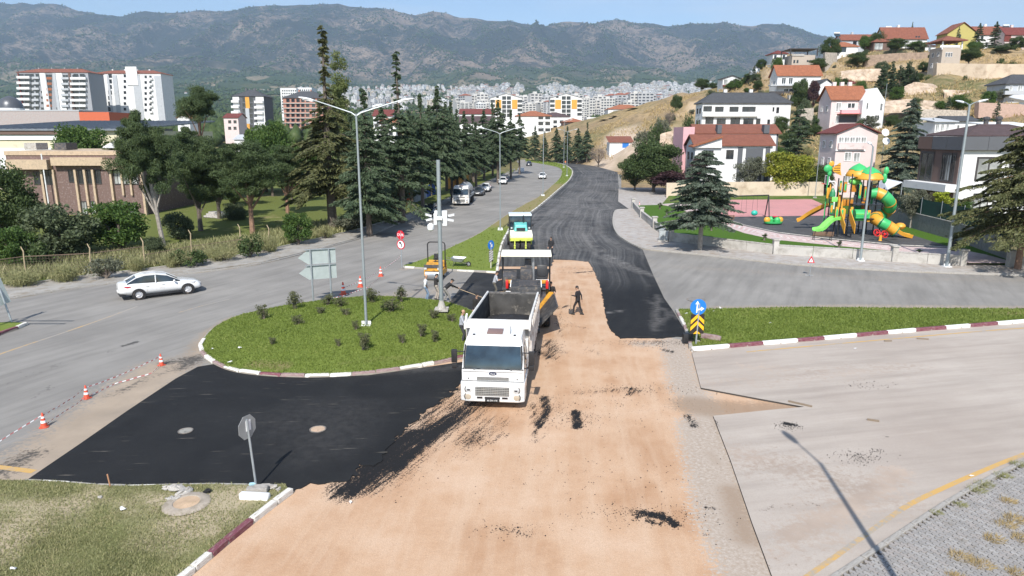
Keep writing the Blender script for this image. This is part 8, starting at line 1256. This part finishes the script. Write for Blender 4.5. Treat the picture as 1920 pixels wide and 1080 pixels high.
H3=house('house','front half of the white twin house with tiled roof above the yellow green tree','house',1302,1446,124,274,350,8,WW,'gx',1.9,RT,[(1320,1338,282,300),(1362,1376,281,298),(1414,1423,284,296)],'d','d',[(1384,1393,276,345,.1,WDG),(1399,1431,278,345,.12,WDG),(1436,1444,276,345,.14,WDG)])
b=MB(); b.prism([(W(1300,277,124).x-H3.location.x-.3,W(1300,277,124).z-H3.location.z),(W(1352,277,124).x-H3.location.x,W(1352,277,124).z-H3.location.z),(W(1352,260,124).x-H3.location.x,W(1352,259,124).z-H3.location.z)],-.5,.4,'y'); b.build('front_gable',WW,H3); b=MB(); p0,p1=[Vector((W(a,c,124).x-H3.location.x,0,W(a,c,124).z-H3.location.z))for a,c in((1296,276),(1353,258))]; b.hexa([p0+Vector((0,-.9,0)),p1+Vector((0,-.9,0)),p1+Vector((0,2,0)),p0+Vector((0,2,0)),p0+Vector((0,-.9,.3)),p1+Vector((0,-.9,.3)),p1+Vector((0,2,.3)),p0+Vector((0,2,.3))]); b.build('verge_roof',RTO,H3)
H4=house('house','pale pink house with orange roof, awning and white gable wing on the slope','house',1557,1622,160,188,238,11,WP,'gx',3.2,RTO,[(1568,1578,192,210,'c'),(1589,1604,193,203),(1567,1573,217,232,'c')],'w','d',[(1575,1615,206,214,.9,WPK),(1574,1614,216,229,.1,WDG)],chim=3)
H4b=MB(); xx=[W(a,200,158).x-H4.location.x for a in(1617,1658)]; zt=W(1640,188,158).z-H4.location.z; H4b.bx(xx[0],xx[1],-2,9,-4,zt); H4b.prism([(xx[0],zt),(xx[1],zt),(xx[0]*.42+xx[1]*.58,zt+2.7)],-2,9,'y'); H4b.build('gable_wing',WW,H4)
for a,c,e,f in((1622,1625,193,205),(1648,1652,194,208),(1640,1649,216,226)):p=W(a,f,158); window(H4,(p.x-H4.location.x+.4,-2.02,p.z-H4.location.z),(c-a)/F*158,(f-e)/F*158,'F')
b=MB(); p=W(1573,213,159); b.hexa([(p.x-H4.location.x+u,y,p.z-H4.location.z+z)for z in(-.1,0)for u,y in((0,-2),(4.6,-2),(4.6,0),(0,0))]); b.build('awning',pm('awning_red',(.46,.07,.05),.8),H4)
H5=house('house','pink house with glazed gable room and dark red roof behind the play tower','house',1565,1641,118,251,350,12,WP,'gy',1.6,RTD,grid([1573,1583.5,1594,1604.5,1615],9.6,[257],11,'c')+[(1584,1597,285,302,'c'),(1601,1613,286,303,'c'),(1584,1596,325,345,'c'),(1600,1612,325,345,'c')],'w','c',[(1571,1620,269,280,.5,WP),(1566,1622,281,283,.2,SW)],yaw=0)
b=MB(); b.cyl((4.1,-.9,0),(4.1,-.9,9.2),.05,n=6); b.build('dish_mast',POLED,H5)
for x,z in((4.3,7.6),(4.0,9.0)):b=MB(); b.lathe([(.01,0),(.4,.08),(.62,.22)],16,(x,-1,z),0,(R(70),0,0)); b.build('satellite_dish',LAMPW,H5,smooth=True)
# -- modern house: stacked volumes at the corner
M0=W(1795,350,88); MH=thing('modern_house','modern flat roofed house with brown panels, dark fascia and white wall beside the park','house',(M0.x,88,.5));
def mbx(n,m,x0,x1,y0,y1,z0,z1):b=MB(); b.bx(x0,x1,y0,y1,z0,z1); return b.build(n,m,MH)
mbx('wall',WW,0,12,0,9,0,8.0); mbx('brown_wall',WBR,-.08,-.003,.25,8.9,3.4,7.98); mbx('ground_wall',WBR,-.1,-.004,.6,8.8,0,2.7); mbx('balcony',WW,-1.7,-.12,-.3,9.3,2.75,3.7); mbx('fascia',WDG,-.35,12.4,-.5,9.2,8.0,9.7)
for k in range(4):mbx('fascia_panel',WDG,-.33+k*3.15,2.76+k*3.15,-.56,-.503,8.03,9.67)
for k in range(3):mbx('fascia_panel',WBR if k==2 else WDG,-.41,-.353,-.45+k*3.2,2.68+k*3.2,8.03,9.67)
roof(MH,'hip',.2,13,0,9,9.73,1.3,RTM,-.2)
window(MH,(-.1,7.0,3.5),3.0,4.2,'L','d'); window(MH,(-.1,3.2,3.9),1.0,3.7,'L','d'); window(MH,(-.1,2.2,3.9),1.0,3.7,'L','d','c'); window(MH,(-.1,1.2,3.9),.7,3.7,'L','d'); window(MH,(-.12,4,.3),3.4,2.2,'L','d')
window(MH,(3.6,-.02,4.2),3.2,3.0,'F','d','c'); window(MH,(7.4,-.02,4.2),2.4,3.0,'F','d','c'); window(MH,(3.2,-.02,.6),2.0,2.0,'F','d','c')
for x in(6.5,8.2):b=MB(); b.cyl((x,6,10.6),(x,6,11.9),.3,n=10); b.lathe([(.42,0),(.42,.3),(.1,.4)],10,(x,6,11.9)); b.build('chimney',GREYM,MH)
# -- hillside
hl=[('orange roofed white two storey house halfway up the hill',1457,1538,215,143,180,10,WW,'gx',3.4,RTO,[(1466,1474,145,158),(1479,1487,145,158),(1506,1512,146,156),(1468,1490,166,176)],[(1440,1490,159.5,162,2.2,WG),(1442,1486,172,178,2,RAIL)]),('small white gabled shed house right of the orange roofed house',1537,1560,203,158,172,6,WW,'gy',1.4,RTG,[(1544,1552,164,170)],[]),('low house with dark red roof behind the bright green tree',1574,1604,206,157,172,8,WP,'hip',1.4,RTD,[(1580,1586,160,166)],[]),('long white gable house with red roof on the crest',1656,1737,268,74,96,12,WW,'gx',4.6,RT,[(1663,1667,72.5,78),(1671,1676,72.5,78),(1717,1720,68,72),(1722,1725,68,72)],[(1655,1692,79,84,1.5,WBR)]),('square pavilion with red hip roof below the crest',1566,1608,255,88,102,8,WW,'hip',1.8,RTO,[(1567,1586,89,97)],[(1587,1607,87.6,101,.15,WW)]),('brown timber hut with red hip roof and white windows',1638,1668,258,79,96,6,WBR,'hip',1.6,RT,[(1641,1647,82,92,'c'),(1648,1655,82,92,'c')],[]),('square stone tower with open roof terrace and red roof',1764,1799,200,88,150,6,WST,None,0,None,[(1773,1777,98,107),(1778,1782,98,107),(1783,1786,98,107)],[(1763,1800,85,89,.12,SW)]),('yellow ochre gable house on the crest behind the spruces',1775,1830,262,63,92,16,WY,'gy',3.8,RT,[(1799,1802,65,69)],[]),('white house with long red roof right of the yellow one',1830,1888,268,66,92,10,WW,'gx',3.4,RT,[(1840,1844,68,76),(1848,1852,80,88),(1874,1882,68,76)],[(1868,1886,76,80,1.2,WG)]),('far right red walled house with red roof on the crest',1884,1935,262,66,90,10,WP,'gx',3.0,RTD,[(1905,1912,70,78)],[(1884,1896,64,78,.2,RTD)]),('long low house with red roof between the crest trees',1577,1640,285,76,96,9,WG,'gx',2.6,RT,[(1600,1606,78,84)],[]),('stone house with flat terrace canopy on posts',1485,1528,240,103,122,9,WST,None,0,None,[(1488,1491,113,118),(1494,1497,113,118),(1513,1516,113,116),(1518,1522,113,116)],[(1485,1508,101.5,105,.2,CONC)]),('small white house with low red roof at the hill left end',1449,1475,258,101,122,7,WW,'hip',1.2,RTD,[(1452,1456,104,110),(1468,1472,104,111)],[]),('tiny white shed with brown roof left of the stone tower',1734,1754,245,87,98,5,WW,'hip',.8,RTM,[(1741,1746,89,95,'c')],[]),('white house with red balcony on the ridge above the straw slope',1355,1388,262,148,172,9,WW,'gy',1.2,RTG,[(1358,1364,150,158,'c'),(1377,1385,150,158,'c')],[(1355,1382,159.5,163.5,.9,RTD)]),('tiny white house at the right end of the ridge',1413,1436,285,138,150,8,WW,'gx',1.2,WG,[],[]),('grey gabled villa with arched dormer at the right frame edge',1884,1960,165,158,190,12,WG,'hip',2.2,RTG,[(1894,1899,160,172,'c'),(1909,1918,160,172,'c'),(1898,1908,178,190)],[(1876,1960,171,178,1.6,WG)]),('low white house with dark timber frame behind the modern house',1753,1790,132,229,248,8,WW,'mono',.8,WG,[(1755,1762,231,246,'c'),(1765,1771,231,246,'c'),(1775,1780,231,244,'c')],[]),('low white house with dark flat roof behind the lamp pole',1780,1832,136,228,250,8,WW,'gx',1.0,RTG,[(1782,1787,234,244),(1795,1799,234,244)],[]),('flat white canopy house behind the maroon roof at right',1866,1945,120,238,256,8,WW,'mono',.8,LAMPW,[],[])]
for lb,x0,x1,Y,pt,pb,d,wl,rk,rh,rm,wn,bd in hl:house('house' if 'tower' not in lb else 'stone_tower',lb,'house' if 'tower' not in lb else 'tower',x0,x1,Y,pt,pb,d,wl,rk,rh,rm,wn,'n' if Y>235 else 'w','d',bd,chim=1 if Y>250 and rk=='gx' else 0)
def canopy_roof(t,w,d,z,m,rk,n='terrace_post'):
 for x in(-w/2,w/2):
  for y in(0,d):b=MB(); b.bx(x-.15,x+.15,y,y+.3,z-2.2,z); b.build(n,SW if rk else RAIL,t)
 roof(t,rk or 'flat',-w/2,w/2,0,d,z,1.5 if rk else .25,m,.9)
tw=[o for o in bpy.data.objects if o.get('label','').startswith('square stone tower')][0]; canopy_roof(tw,5.4,6,W(1780,77,200).z-tw.location.z,RT,'hip'); st_=[o for o in bpy.data.objects if o.get('label','').startswith('stone house')][0]; canopy_roof(st_,9,8,W(1500,92,240).z-st_.location.z,RAIL,None)
for px,py,Y in((1570,66,285),(1667,55,272),(1888,52,270)):
 p=W(px,py,Y); t=thing('solar_heater',{1570:'rooftop solar water heater at the left end of the crest',1667:'rooftop solar water heater over the long white house',1888:'solar water heater above the far right red roof'}[px],'solar heater',p); b=MB(); b.box((0,0,0),(2.2,1.6,.12),(R(40),0,0)); b.build('panel',GLSB,t); b=MB(); b.cyl((-1.1,.7,.9),(1.1,.7,.9),.32,n=10); b.build('tank',LAMPW,t)
def bank(label,pts,Y0_,m,th_=1.5,name='retaining_wall'):
 t=thing(name,label,'wall',W(*pts[0][:2],pts[0][3]))
 for(a,p0,p1,Ya),(c,q0,q1,Yc)in zip(pts[:-1],pts[1:]):
  o=Vector(t.location); v=[W(a,p1,Ya),W(c,q1,Yc),W(c,q1,Yc)+Vector((0,th_,0)),W(a,p1,Ya)+Vector((0,th_,0)),W(a,p0,Ya),W(c,q0,Yc),W(c,q0,Yc)+Vector((0,th_,0)),W(a,p0,Ya)+Vector((0,th_,0))]; b=MB(); b.hexa([x-o+(Vector((0,0,-1.5))if i<4 else Vector())for i,x in enumerate(v)]); b.build('wall_section',m,t)
CRM=pm('cream_rendered_wall',(.56,.46,.35),.92,var=.12,scale=.25,dirt=(.36,.27,.19),dirt_amt=.35); RUBL=pm('rubble_stone_wall',(.40,.355,.30),.95,var=.4,scale=2.2,bmp=1.,bscale=3)
bank('long cream rendered retaining wall below the terrace at upper right',[(1757,118,135,198),(1800,119,140,195),(1850,120,148,191),(1925,120,151,188)],0,CRM); bank('stone retaining wall under the red pavilion',[(1547,98,130,236),(1570,99,128,242)],0,RUBL); bank('white rubble stone wall right of the blue grey spruce',[(1716,204,224,156),(1813,207,224,156)],0,RUBL); bank('grey stone wall above the yellow green tree',[(1500,204,222,176),(1526,202,222,176)],0,RUBL); bank('concrete wall under the terrace of the orange roofed house',[(1480,178,190,206),(1570,176,186,200)],0,WALLM); bank('salmon block wall below the grey villa',[(1836,192,208,156),(1930,196,214,152)],0,pm('salmon_block',(.45,.32,.26),.95,var=.15)); bank('plain cream garden wall behind the pink court',[(1250,343,362,116),(1400,341,362,116),(1545,341,362,116)],0,CRM,.3)
bank('brown soil retaining bank with stone joints below the crest houses',[(1622,104,124,238),(1690,99,126,236),(1746,98,122,236)],0,pm('brown_stone_bank',(.29,.215,.16),.95,var=.3,scale=1.2,bmp=1.,bscale=2))
# -- left side
BB=house('brown_building','two storey plum brown building with beige concrete fins behind the shrubs','building',20,268,88,291,412,16,WPLUM,'flat',.5,BEI,[(62,74,322,346),(82,97,318,346),(127,139,318,342),(145,158,318,345),(162,172,318,345),(175,188,318,345),(212,226,318,346,'c'),(228,241,318,346,'c'),(244,258,318,346,'c'),(152,162,377,402,'c'),(168,180,377,402,'c'),(215,228,380,402,'c'),(240,255,380,402,'c'),(80,92,378,402,'c')],'d','d',[(20,96,299,317,1.0,BEI),(198,246,299,317,1.0,BEI),(101,198,295,310,.8,BEI)]+[(x,x+4,318,410,.35,BEI)for x in(77,99,140,157.5,173,206,264)]+[(x,x+3.4,318,366,.3,BEI)for x in(226,242)])
sk=MB(); sk.lathe([(2.3,0),(1.1,.75),(.1,1.25)],12,(2.6,7,9.0)); s_=sk.build('roof_skylight',pm('skylight_grey',(.45,.45,.45),.4),BB)
for k in range(12):b=MB(); a=k*.5236; b.tube([(2.6+2.34*math.cos(a),7+2.34*math.sin(a),9.02),(2.6,7,10.35)],.07,4); b.build('skylight_rib',SW,s_)
for x,m in((-8.5,CONC),(-4.5,GREYM),(6.3,GREYM)):b=MB(); b.box((x,6,9.2),(1.6,2.4,.9)); b.build('roof_unit',m,BB)
b=MB(); b.cyl((-3.3,-.9,.2),(-3.3,-.9,8.4),.08,n=6); b.build('downpipe',LAMPW,BB)
FH=house('factory_hall','long white and cream factory hall with grey ribbed roof at far left','building',-60,228,128,245,330,40,WC,None,0,None,[],'n','d',[(-60,150,245,252,.6,WBR),(-60,150,253,262,.25,SW),(-60,100,278,330,.15,WW)])
RIB=roofmat('ribbed_steel_roof',(.30,.33,.37)); b=MB(); w2=36; zt=W(100,245,128).z-FH.location.z
b.hexa([(-18,-.8,zt),(15,-.8,zt),(15,40,zt+2.2),(-18,40,zt+2.2),(-18,-.8,zt+.3),(15,-.8,zt+.3),(15,40,zt+2.5),(-18,40,zt+2.5)]); rr=b.build('roof',RIB,FH)
for k in range(26):b=MB(); x=-17.5+k*1.27; b.hexa([(x,-.8,zt+.3),(x+.12,-.8,zt+.3),(x+.12,40,zt+2.5),(x,40,zt+2.5),(x,-.8,zt+.38),(x+.12,-.8,zt+.38),(x+.12,40,zt+2.58),(x,40,zt+2.58)]); b.build('roof_rib',RIB,rr)
house('factory_annex','white ribbed annex hall right of the round leafy tree','building',186,238,140,240,330,20,WW,'mono',.8,RIB,[],'n','d',[(186,238,246+k*5,248+k*5,.08,WG)for k in range(7)]); house('orange_hall','plain orange red block standing on the factory roof line','building',151,207,182,210,260,14,pm('orange_cladding',(.50,.115,.05),.6,var=.06),None); house('grey_hall','low grey hall with red patches in front of the mosque dome','building',-40,150,200,208,240,14,pm('patched_cladding',(.36,.34,.33),.8,dirt=(.36,.16,.13),dirt_amt=.45),'flat',.3,WG)
p=W(21,208,330); MQ=thing('mosque','mosque with dark grey dome left of the apartment towers','mosque',(p.x,330,p.z-8)); b=MB(); b.bx(-6,6,-6,6,0,8); b.build('wall',WG,MQ); b=MB(); b.lathe([(5.4,8),(5.4,9.2)],22); b.build('drum',WW,MQ); b=MB(); b.lathe([(5.2,9.2),(5.0,10.8),(4.2,12.5),(2.8,13.8),(1.2,14.5),(.1,14.8),(.06,16)],22); b.build('dome',pm('lead_dome',(.10,.105,.115),.35,metal=.3),MQ,smooth=True)
house('tower_block','ten storey white block with rust coloured middle strip, left of the pair','apartment block',33,166,430,136,None,16,pm('shade_grey_render',(.30,.31,.33),.85,var=.06),'hip',2.6,RT,grid([46,57,67],6,[139+10.4*k for k in range(8)],4.5)+grid([36,48,138,150],8,[139+10.2*k for k in range(8)],4.5)+grid([77,106],4.5,[140+10.3*k for k in range(8)],3.6)+grid([86,92],5,[140+10.3*k for k in range(8)],4)+grid([118,123],4,[141+10.3*k for k in range(8)],5)+grid([136,142,155],5,[141+10.3*k for k in range(8)],5),'n','d',[(34,58,143+10.2*k,147.5+10.2*k,1.6,WW)for k in range(8)]+[(134,163,145+10.2*k,149.5+10.2*k,1.6,WW)for k in range(8)]+[(62,74,144+10.3*k,148+10.3*k,1.0,WG)for k in range(8)]+[(116,130,145+10.3*k,149+10.3*k,1.0,WG)for k in range(8)]+[(87,97,144.5+10.3*k,149+10.3*k,.25,RTO)for k in range(8)]+[(84,86,137,215,.4,WG),(99,104,137,215,.5,WG),(128,132,137,215,.5,WBR),(33,35,137,215,.4,RTD),(74,84,137,215,.15,WW),(104,116,137,215,.15,WW)],chim=4)
house('tower_block','white and blue grey twelve storey block, right of the pair','apartment block',176,302,465,138,None,16,WW,'hip',2.4,RT,grid([187,232],4,[140+10.4*k for k in range(10)],4.6)+grid([203],6,[139+10.4*k for k in range(10)],6.5)+grid([256],5.5,[141+10.4*k for k in range(8)],6)+grid([271,280],4,[142+10.4*k for k in range(7)],4.4),'n','d',[(173,177,141,240,.3,WG),(200,204,141,240,.3,WG),(211,219,141,240,.5,WG),(248,262,141,240,.2,WG),(289,302,142,240,.3,WG),(235,256,125,160,.5,WW)]+[(177,184,144+10.4*k,147.5+10.4*k,1.1,WW)for k in range(9)]+[(281,287,146+10.4*k,149.5+10.4*k,1.1,WW)for k in range(7)],chim=4)
house('apartment_block','dark grey block with orange stripe and white balconies','apartment block',436,494,365,181,None,14,WDG,'hip',3.6,RTG,grid([442,482],6,[184+10.2*k for k in range(7)],4.6)+grid([455,468],5.5,[184+10.2*k for k in range(7)],6),'n','d',[(435,449,188+10.2*k,192.5+10.2*k,1.4,WW)for k in range(7)]+[(478,494,189+10.2*k,193.5+10.2*k,1.4,WW)for k in range(7)]+[(436,448,181,255,.12,WW),(479,494,181,255,.12,WW),(459.5,467,182,203,.2,WOR),(460,467,203,232,.2,WG),(461,468,232,246,.2,WOR)],chim=2)
house('unfinished_block','raw brick apartment block under construction left of the tallest cedar','apartment block',531,608,400,184,None,16,BRK,'hip',4,RTG,grid([537,546.5,556,565,574,585,595],5.5,[186+9.2*k for k in range(8)],5),'n','d',[(530,609,193+9.2*k,194.6+9.2*k,.5,CONC)for k in range(8)],chim=2)
house('apartment_block','far white twin towers behind the raw brick block','apartment block',526,556,780,167,None,20,WW,'flat',1,WW,grid([529+4*k for k in range(7)],2,[169+5.2*k for k in range(9)],2.4),'n'); house('apartment_block','far white tower directly right of its twin, behind the raw brick block','apartment block',559,585,790,166,None,20,WW,'flat',1,WW,grid([562+4*k for k in range(6)],2,[168+5.2*k for k in range(9)],2.4),'n')
for i,(x0,x1,lb)in enumerate([(919,979,'left of the two white blocks with orange panels and a curved roof'),(1031,1092,'right of the two white blocks with orange panels and a curved roof')]):
 s=x0-1031; house('apartment_block',lb,'apartment block',x0,x1,470,184,None,14,WW,'gy',3.0,WG,grid([1054+s,1063+s],6.5,[181,189.5,197.5,205.5,213.5],5.6)+grid([1032+s,1083+s],7.5,[187.5,196,204,212],4.6)+grid([1043+s],4,[180.5],3),'n','d',[(1041+s,1052+s,187,204,.25,WOR),(1072+s,1082+s,187,204,.25,WOR)],chim=0)
cl_=[('plain white walled house with orange hip roof left of the far lamps',967,1033,330,218,None,14,WW,'hip',2.4,RTO,grid([1010,1023],8,[218.5,229.5,241],5),[(1009,1031,226,228,.3,WW)]),('brown roofed house behind the plain white walled house',1012,1068,390,219,None,14,WW,'hip',2.4,RTM,grid([1038,1050,1060],6,[226,236],5),[]),('low house with red roof behind the far lamp poles',1055,1096,350,229,None,12,WBR,'hip',1.8,RTO,grid([1060,1072,1084],8,[232],5),[]),('white stepped building left of the red framed block',1100,1117,340,222,None,12,WW,'flat',.5,WW,grid([1108],3,[226,238],8),[]),('dark glass building with bright red frame',1116,1146,345,229,None,12,WW,'flat',.5,RTG,grid([1118,1133],12,[233,245],7),[(1124,1125.5,228,270,.35,RED),(1144,1146,228,270,.35,RED),(1116,1146,228,230,.4,RED)]),('white five storey block with grey stripe and red hip roof by the slope',1140,1206,400,205,None,14,WW,'hip',2.6,RTO,grid([1175,1182,1199],5.5,[207,216,224.5,233,241.5],5)+grid([1152],4,[208,216.5,225,234],4),[(1150,1158,205,250,.15,WG),(1188,1197,206,250,.12,WBR)]),('house with white wall and blue garage door on the straw slope',1143,1186,238,267,281,7,WW,'mono',1.9,RT,[],[(1167,1179,268,277,.06,pm('blue_door',(.02,.16,.5),.5))]),('white gabled house with dark red roof behind the cedars',862,926,300,231,None,14,WW,'gx',3,RTM,grid([868,884,904,916],6,[236,247],6),[(884,900,236,260,.2,WW)]),('white house with blue gable behind the cedars',862,925,345,214,None,12,WW,'gx',2.6,RTD,grid([870,890],6,[219],5),[]),('white house with red roof behind the three armed lamp',700,735,320,218,None,12,WW,'gx',3.0,RTD,grid([703,713,724],6,[222,234],6),[(701,735,230,232.5,.8,WG)]),('low house with orange roof between the cedars',712,742,290,232,None,10,WW,'gx',2,RTO,grid([720,730],6,[237,248],5),[]),('salmon house with red roof left of the dark grey block',420,447,320,221,None,10,WP,'gx',2,RTD,grid([428,438],5,[226,238],5),[]),('white house with orange roof behind the high crowned pine',333,356,300,222,None,10,WW,'gy',1.6,RTO,grid([340],5,[230],5),[]),('white long roofed shed behind the garden pines',440,482,240,262,None,10,WW,'gx',1.6,WG,[],[])]
for lb,x0,x1,Y,pt,pb,d,wl,rk,rh,rm,wn,bd in cl_:house('house' if 'block' not in lb and 'building' not in lb else 'apartment_block',lb,'house' if 'block' not in lb and 'building' not in lb else 'building',x0,x1,Y,pt,pb,d,wl,rk,rh,rm,wn,'n','d',bd)
for a,c,m,lb in[((742,420),(790,394),pm('brown_hoarding',(.16,.08,.05),.8),'brown board fence by the black parked car'),((792,392),(800,388),pm('blue_sheet',(.02,.08,.34),.7),'blue sheet hung on the kerb fence'),((803,387),(812,383),pm('red_sheet',(.34,.06,.03),.7),'orange red sheet on the kerb fence'),((815,381),(836,372),WG,'grey board fence left of the water tanker'),((836,371),(850,364),MATS['blue_sheet'],'blue tarpaulin beside the tanker cab'),((870,356),(905,340),WOR,'yellow orange board fence behind the tanker tank'),((905,339),(925,329),pm('straw_board',(.35,.26,.14),.9),'straw coloured board fence behind the white car'),((925,328),(985,300),pm('dark_board',(.03,.045,.045),.8),'long dark green board fence at the bend')]:
 p,q_=G(*a,.1),G(*c,.1); p.x-=3.2; q_.x-=3.2; d=q_-p; n=max(1,int(d.length/1.6)); t=thing('board_fence',lb,'fence',p,math.atan2(d.y,d.x),'board fences behind the parked cars')
 for k in range(n):b=MB(); b.bx(k*d.length/n,(k+1)*d.length/n-.04,-.04,.04+.03*(k%2),0,random.uniform(1.9,2.4)); b.build('board',m,t)
p=G(395,411,.2); SQ=thing('entrance_steps','pale concrete entrance steps between the garden pines','steps',(p.x,p.y,.15),R(-25))
for k in range(4):b=MB(); b.bx(-1.6,1.6,k*.38,2.2,k*.2,k*.2+.2); b.build('step',CONC,SQ)
# -- the far town, orchards, air
gcity=np.random.default_rng(44); CW=[pm('town_white',(.58,.58,.57),.9),pm('town_offwhite',(.50,.485,.455),.9),pm('town_grey',(.40,.40,.40),.9),pm('town_salmon',(.50,.36,.31),.9),pm('town_beige',(.52,.46,.38),.9)]; TD=pm('town_window',(.05,.055,.065),.5)
def town_mesh(w,d,h,nf,nw,mi,rf,b=None,o=(0,0,0),rz=0):
 b=b or MB(); b.mt=Matrix.Translation(o)@Matrix.Rotation(rz,4,'Z'); b.bx(-w/2,w/2,-d/2,d/2,-12,h,mi)
 if rf:b.put([(-w/2-.4,-d/2-.4,h),(w/2+.4,-d/2-.4,h),(w/2+.4,d/2+.4,h),(-w/2-.4,d/2+.4,h),(-w*.2,0,h+2.4),(w*.2,0,h+2.4)],[(0,1,5,4),(1,2,5),(2,3,4,5),(3,0,4)],6)
 else:b.bx(-w*.2,w*.1,-d*.2,d*.2,h,h+2.2,mi)
 for f in range(nf):
  z=h-2.4-f*3.0
  if z<-3:break
  for k in range(nw):x=-w/2+w*(k+.5)/nw; e=w/nw*(.3 if(k+f)%3 else .38); b.put([(x-e,-d/2-.05,z),(x+e,-d/2-.05,z),(x+e,-d/2-.05,z+1.5),(x-e,-d/2-.05,z+1.5)],[(0,1,2,3)],5)
 return b
TM=CW+[TD,RT]; protos=[]
for i in range(14):w,d,nf=gcity.uniform(12,20),gcity.uniform(10,15),int(gcity.integers(4,10)); o=town_mesh(w,d,nf*3.0,nf,int(gcity.integers(3,6)),int(gcity.choice([0,0,1,1,2,2,4])),gcity.random()<.12).build('town_building',TM); protos.append(o.data); bpy.data.objects.remove(o)
spots=[]
while len(spots)<2900:
 u=gcity.choice([gcity.uniform(560,900),gcity.uniform(860,1320),gcity.uniform(860,1320),gcity.uniform(900,1330),gcity.uniform(1150,1480)]); Y=900+2700*gcity.random()**1.1
 if u<860 and(Y<1500 or gcity.random()<.4):continue
 if u>1330 and Y<1500:continue
 x=(u-960)/F*Y*cP
 if mnoise.noise((x/170,Y/260,5))<-.28:continue
 spots.append((x,Y))
spots.sort(key=lambda s:s[1]); sa=np.array(spots); sz=terrain_h(sa[:,0],sa[:,1],spur(sa[:,0],sa[:,1])); rest=MB()
for i,((x,y),z)in enumerate(zip(spots,sz)):
 rz=gcity.normal()*.35
 if i<290:o=inst(protos[int(gcity.integers(0,14))],'town_building',None,(x,y,z),(0,0,rz),(1,1,gcity.uniform(.75,1.25))); tag(o,'pale apartment building of the dense town in the valley','building','apartment buildings of the valley town')
 else:nf=int(gcity.integers(2,8)); town_mesh(gcity.uniform(11,20),gcity.uniform(10,16),nf*3.,nf if y<1700 else nf//2,3,int(gcity.choice([0,0,1,1,2,2,4])),gcity.random()<.1,rest,(x,y,z),rz)
tag(rest.build('far_town',TM),'far part of the pale town filling the valley','town',None,'stuff')
vil=MB()
for cx,cy,n,sp in[(-560,3900,60,130),(-150,3700,40,160),(-1500,2600,18,120),(-2100,2300,14,90),(120,3500,30,170),(900,3900,40,220),(1500,4300,40,200),(-900,3300,26,300),(600,3300,30,300),(1300,3600,26,300)]:
 for _ in range(n):x,y=cx+gcity.normal()*sp,cy+gcity.normal()*sp*.8; town_mesh(gcity.uniform(9,17),10,gcity.uniform(5,11),1,2,int(gcity.choice([0,0,1,4])),gcity.random()<.4,vil,(x,y,th(x,y)),gcity.normal()*.4)
tag(vil.build('far_villages',TM),'tiny white village houses on the lower mountain slope','village',None,'stuff')
def far_trees(name,label,n,ulo,uhi,ylo,yhi,slo,shi,th_,sc,seed,pw=1.0):
 g=np.random.default_rng(seed); Y=ylo+(yhi-ylo)*g.random(n*3)**pw; X=g.uniform(ulo,uhi,n*3)*Y; k0=~((X>-10)&(X<420)&(Y<620)); X,Y=X[k0],Y[k0]; k=np.array([mnoise.noise((a/sc,b/(sc*.8),seed))+.5*mnoise.noise((a/sc*3,b/sc*3,seed+3))for a,b in zip(X,Y)])>th_; X,Y=X[k][:n],Y[k][:n]; Z=terrain_h(X,Y,spur(X,Y)); s=g.uniform(slo,shi,len(X)); base=np.array([(1,0,0),(.3,.95,.1),(-.8,.6,0),(-.8,-.6,.1),(.3,-.95,0),(0,0,1.1),(.1,0,-.7)]); f=np.array([(0,1,5),(1,2,5),(2,3,5),(3,4,5),(4,0,5),(1,0,6),(2,1,6),(3,2,6),(4,3,6),(0,4,6)])
 V=np.stack([X,Y,Z+s*.55],1)[:,None,:]+base[None]*s[:,None,None]*g.uniform(.6,1.25,(len(X),7,1)); o=np_mesh(name,V.reshape(-1,3),(f[None]+(np.arange(len(X))*7)[:,None,None]).reshape(-1,3),LF['dark']); tag(o,label,'trees',None,'stuff')
far_trees('valley_trees','dark trees and orchards between the town and the fields',9000,-.8,.5,330,2400,2.2,5,-.02,120,61,1.4); far_trees('slope_trees','dark tree lines on the lower mountain slopes',16000,-.95,.8,2000,5200,4,9,.02,330,62); far_trees('mountain_scrub','dark scrub forest on the mountain side',30000,-1.0,.9,4600,8300,4,11,-.05,420,63)
HZ=MB(); HZ.bx(-10600,10600,-60,10600,-22,1950); hm,hnt,hb=new_mat('thin_haze'); hnt.nodes.remove(hb); pv=N(hnt,'ShaderNodeVolumePrincipled',Density=7.6e-5); pv.inputs['Color'].default_value=(.62,.79,1,1); pv.inputs['Anisotropy'].default_value=.3; L(hnt,pv.outputs[0],hnt.nodes['Material Output'].inputs['Volume'])
hz=HZ.build('haze',hm); hz['kind']='stuff'; hz['label']='thin summer haze over the valley'; hz['category']='haze'
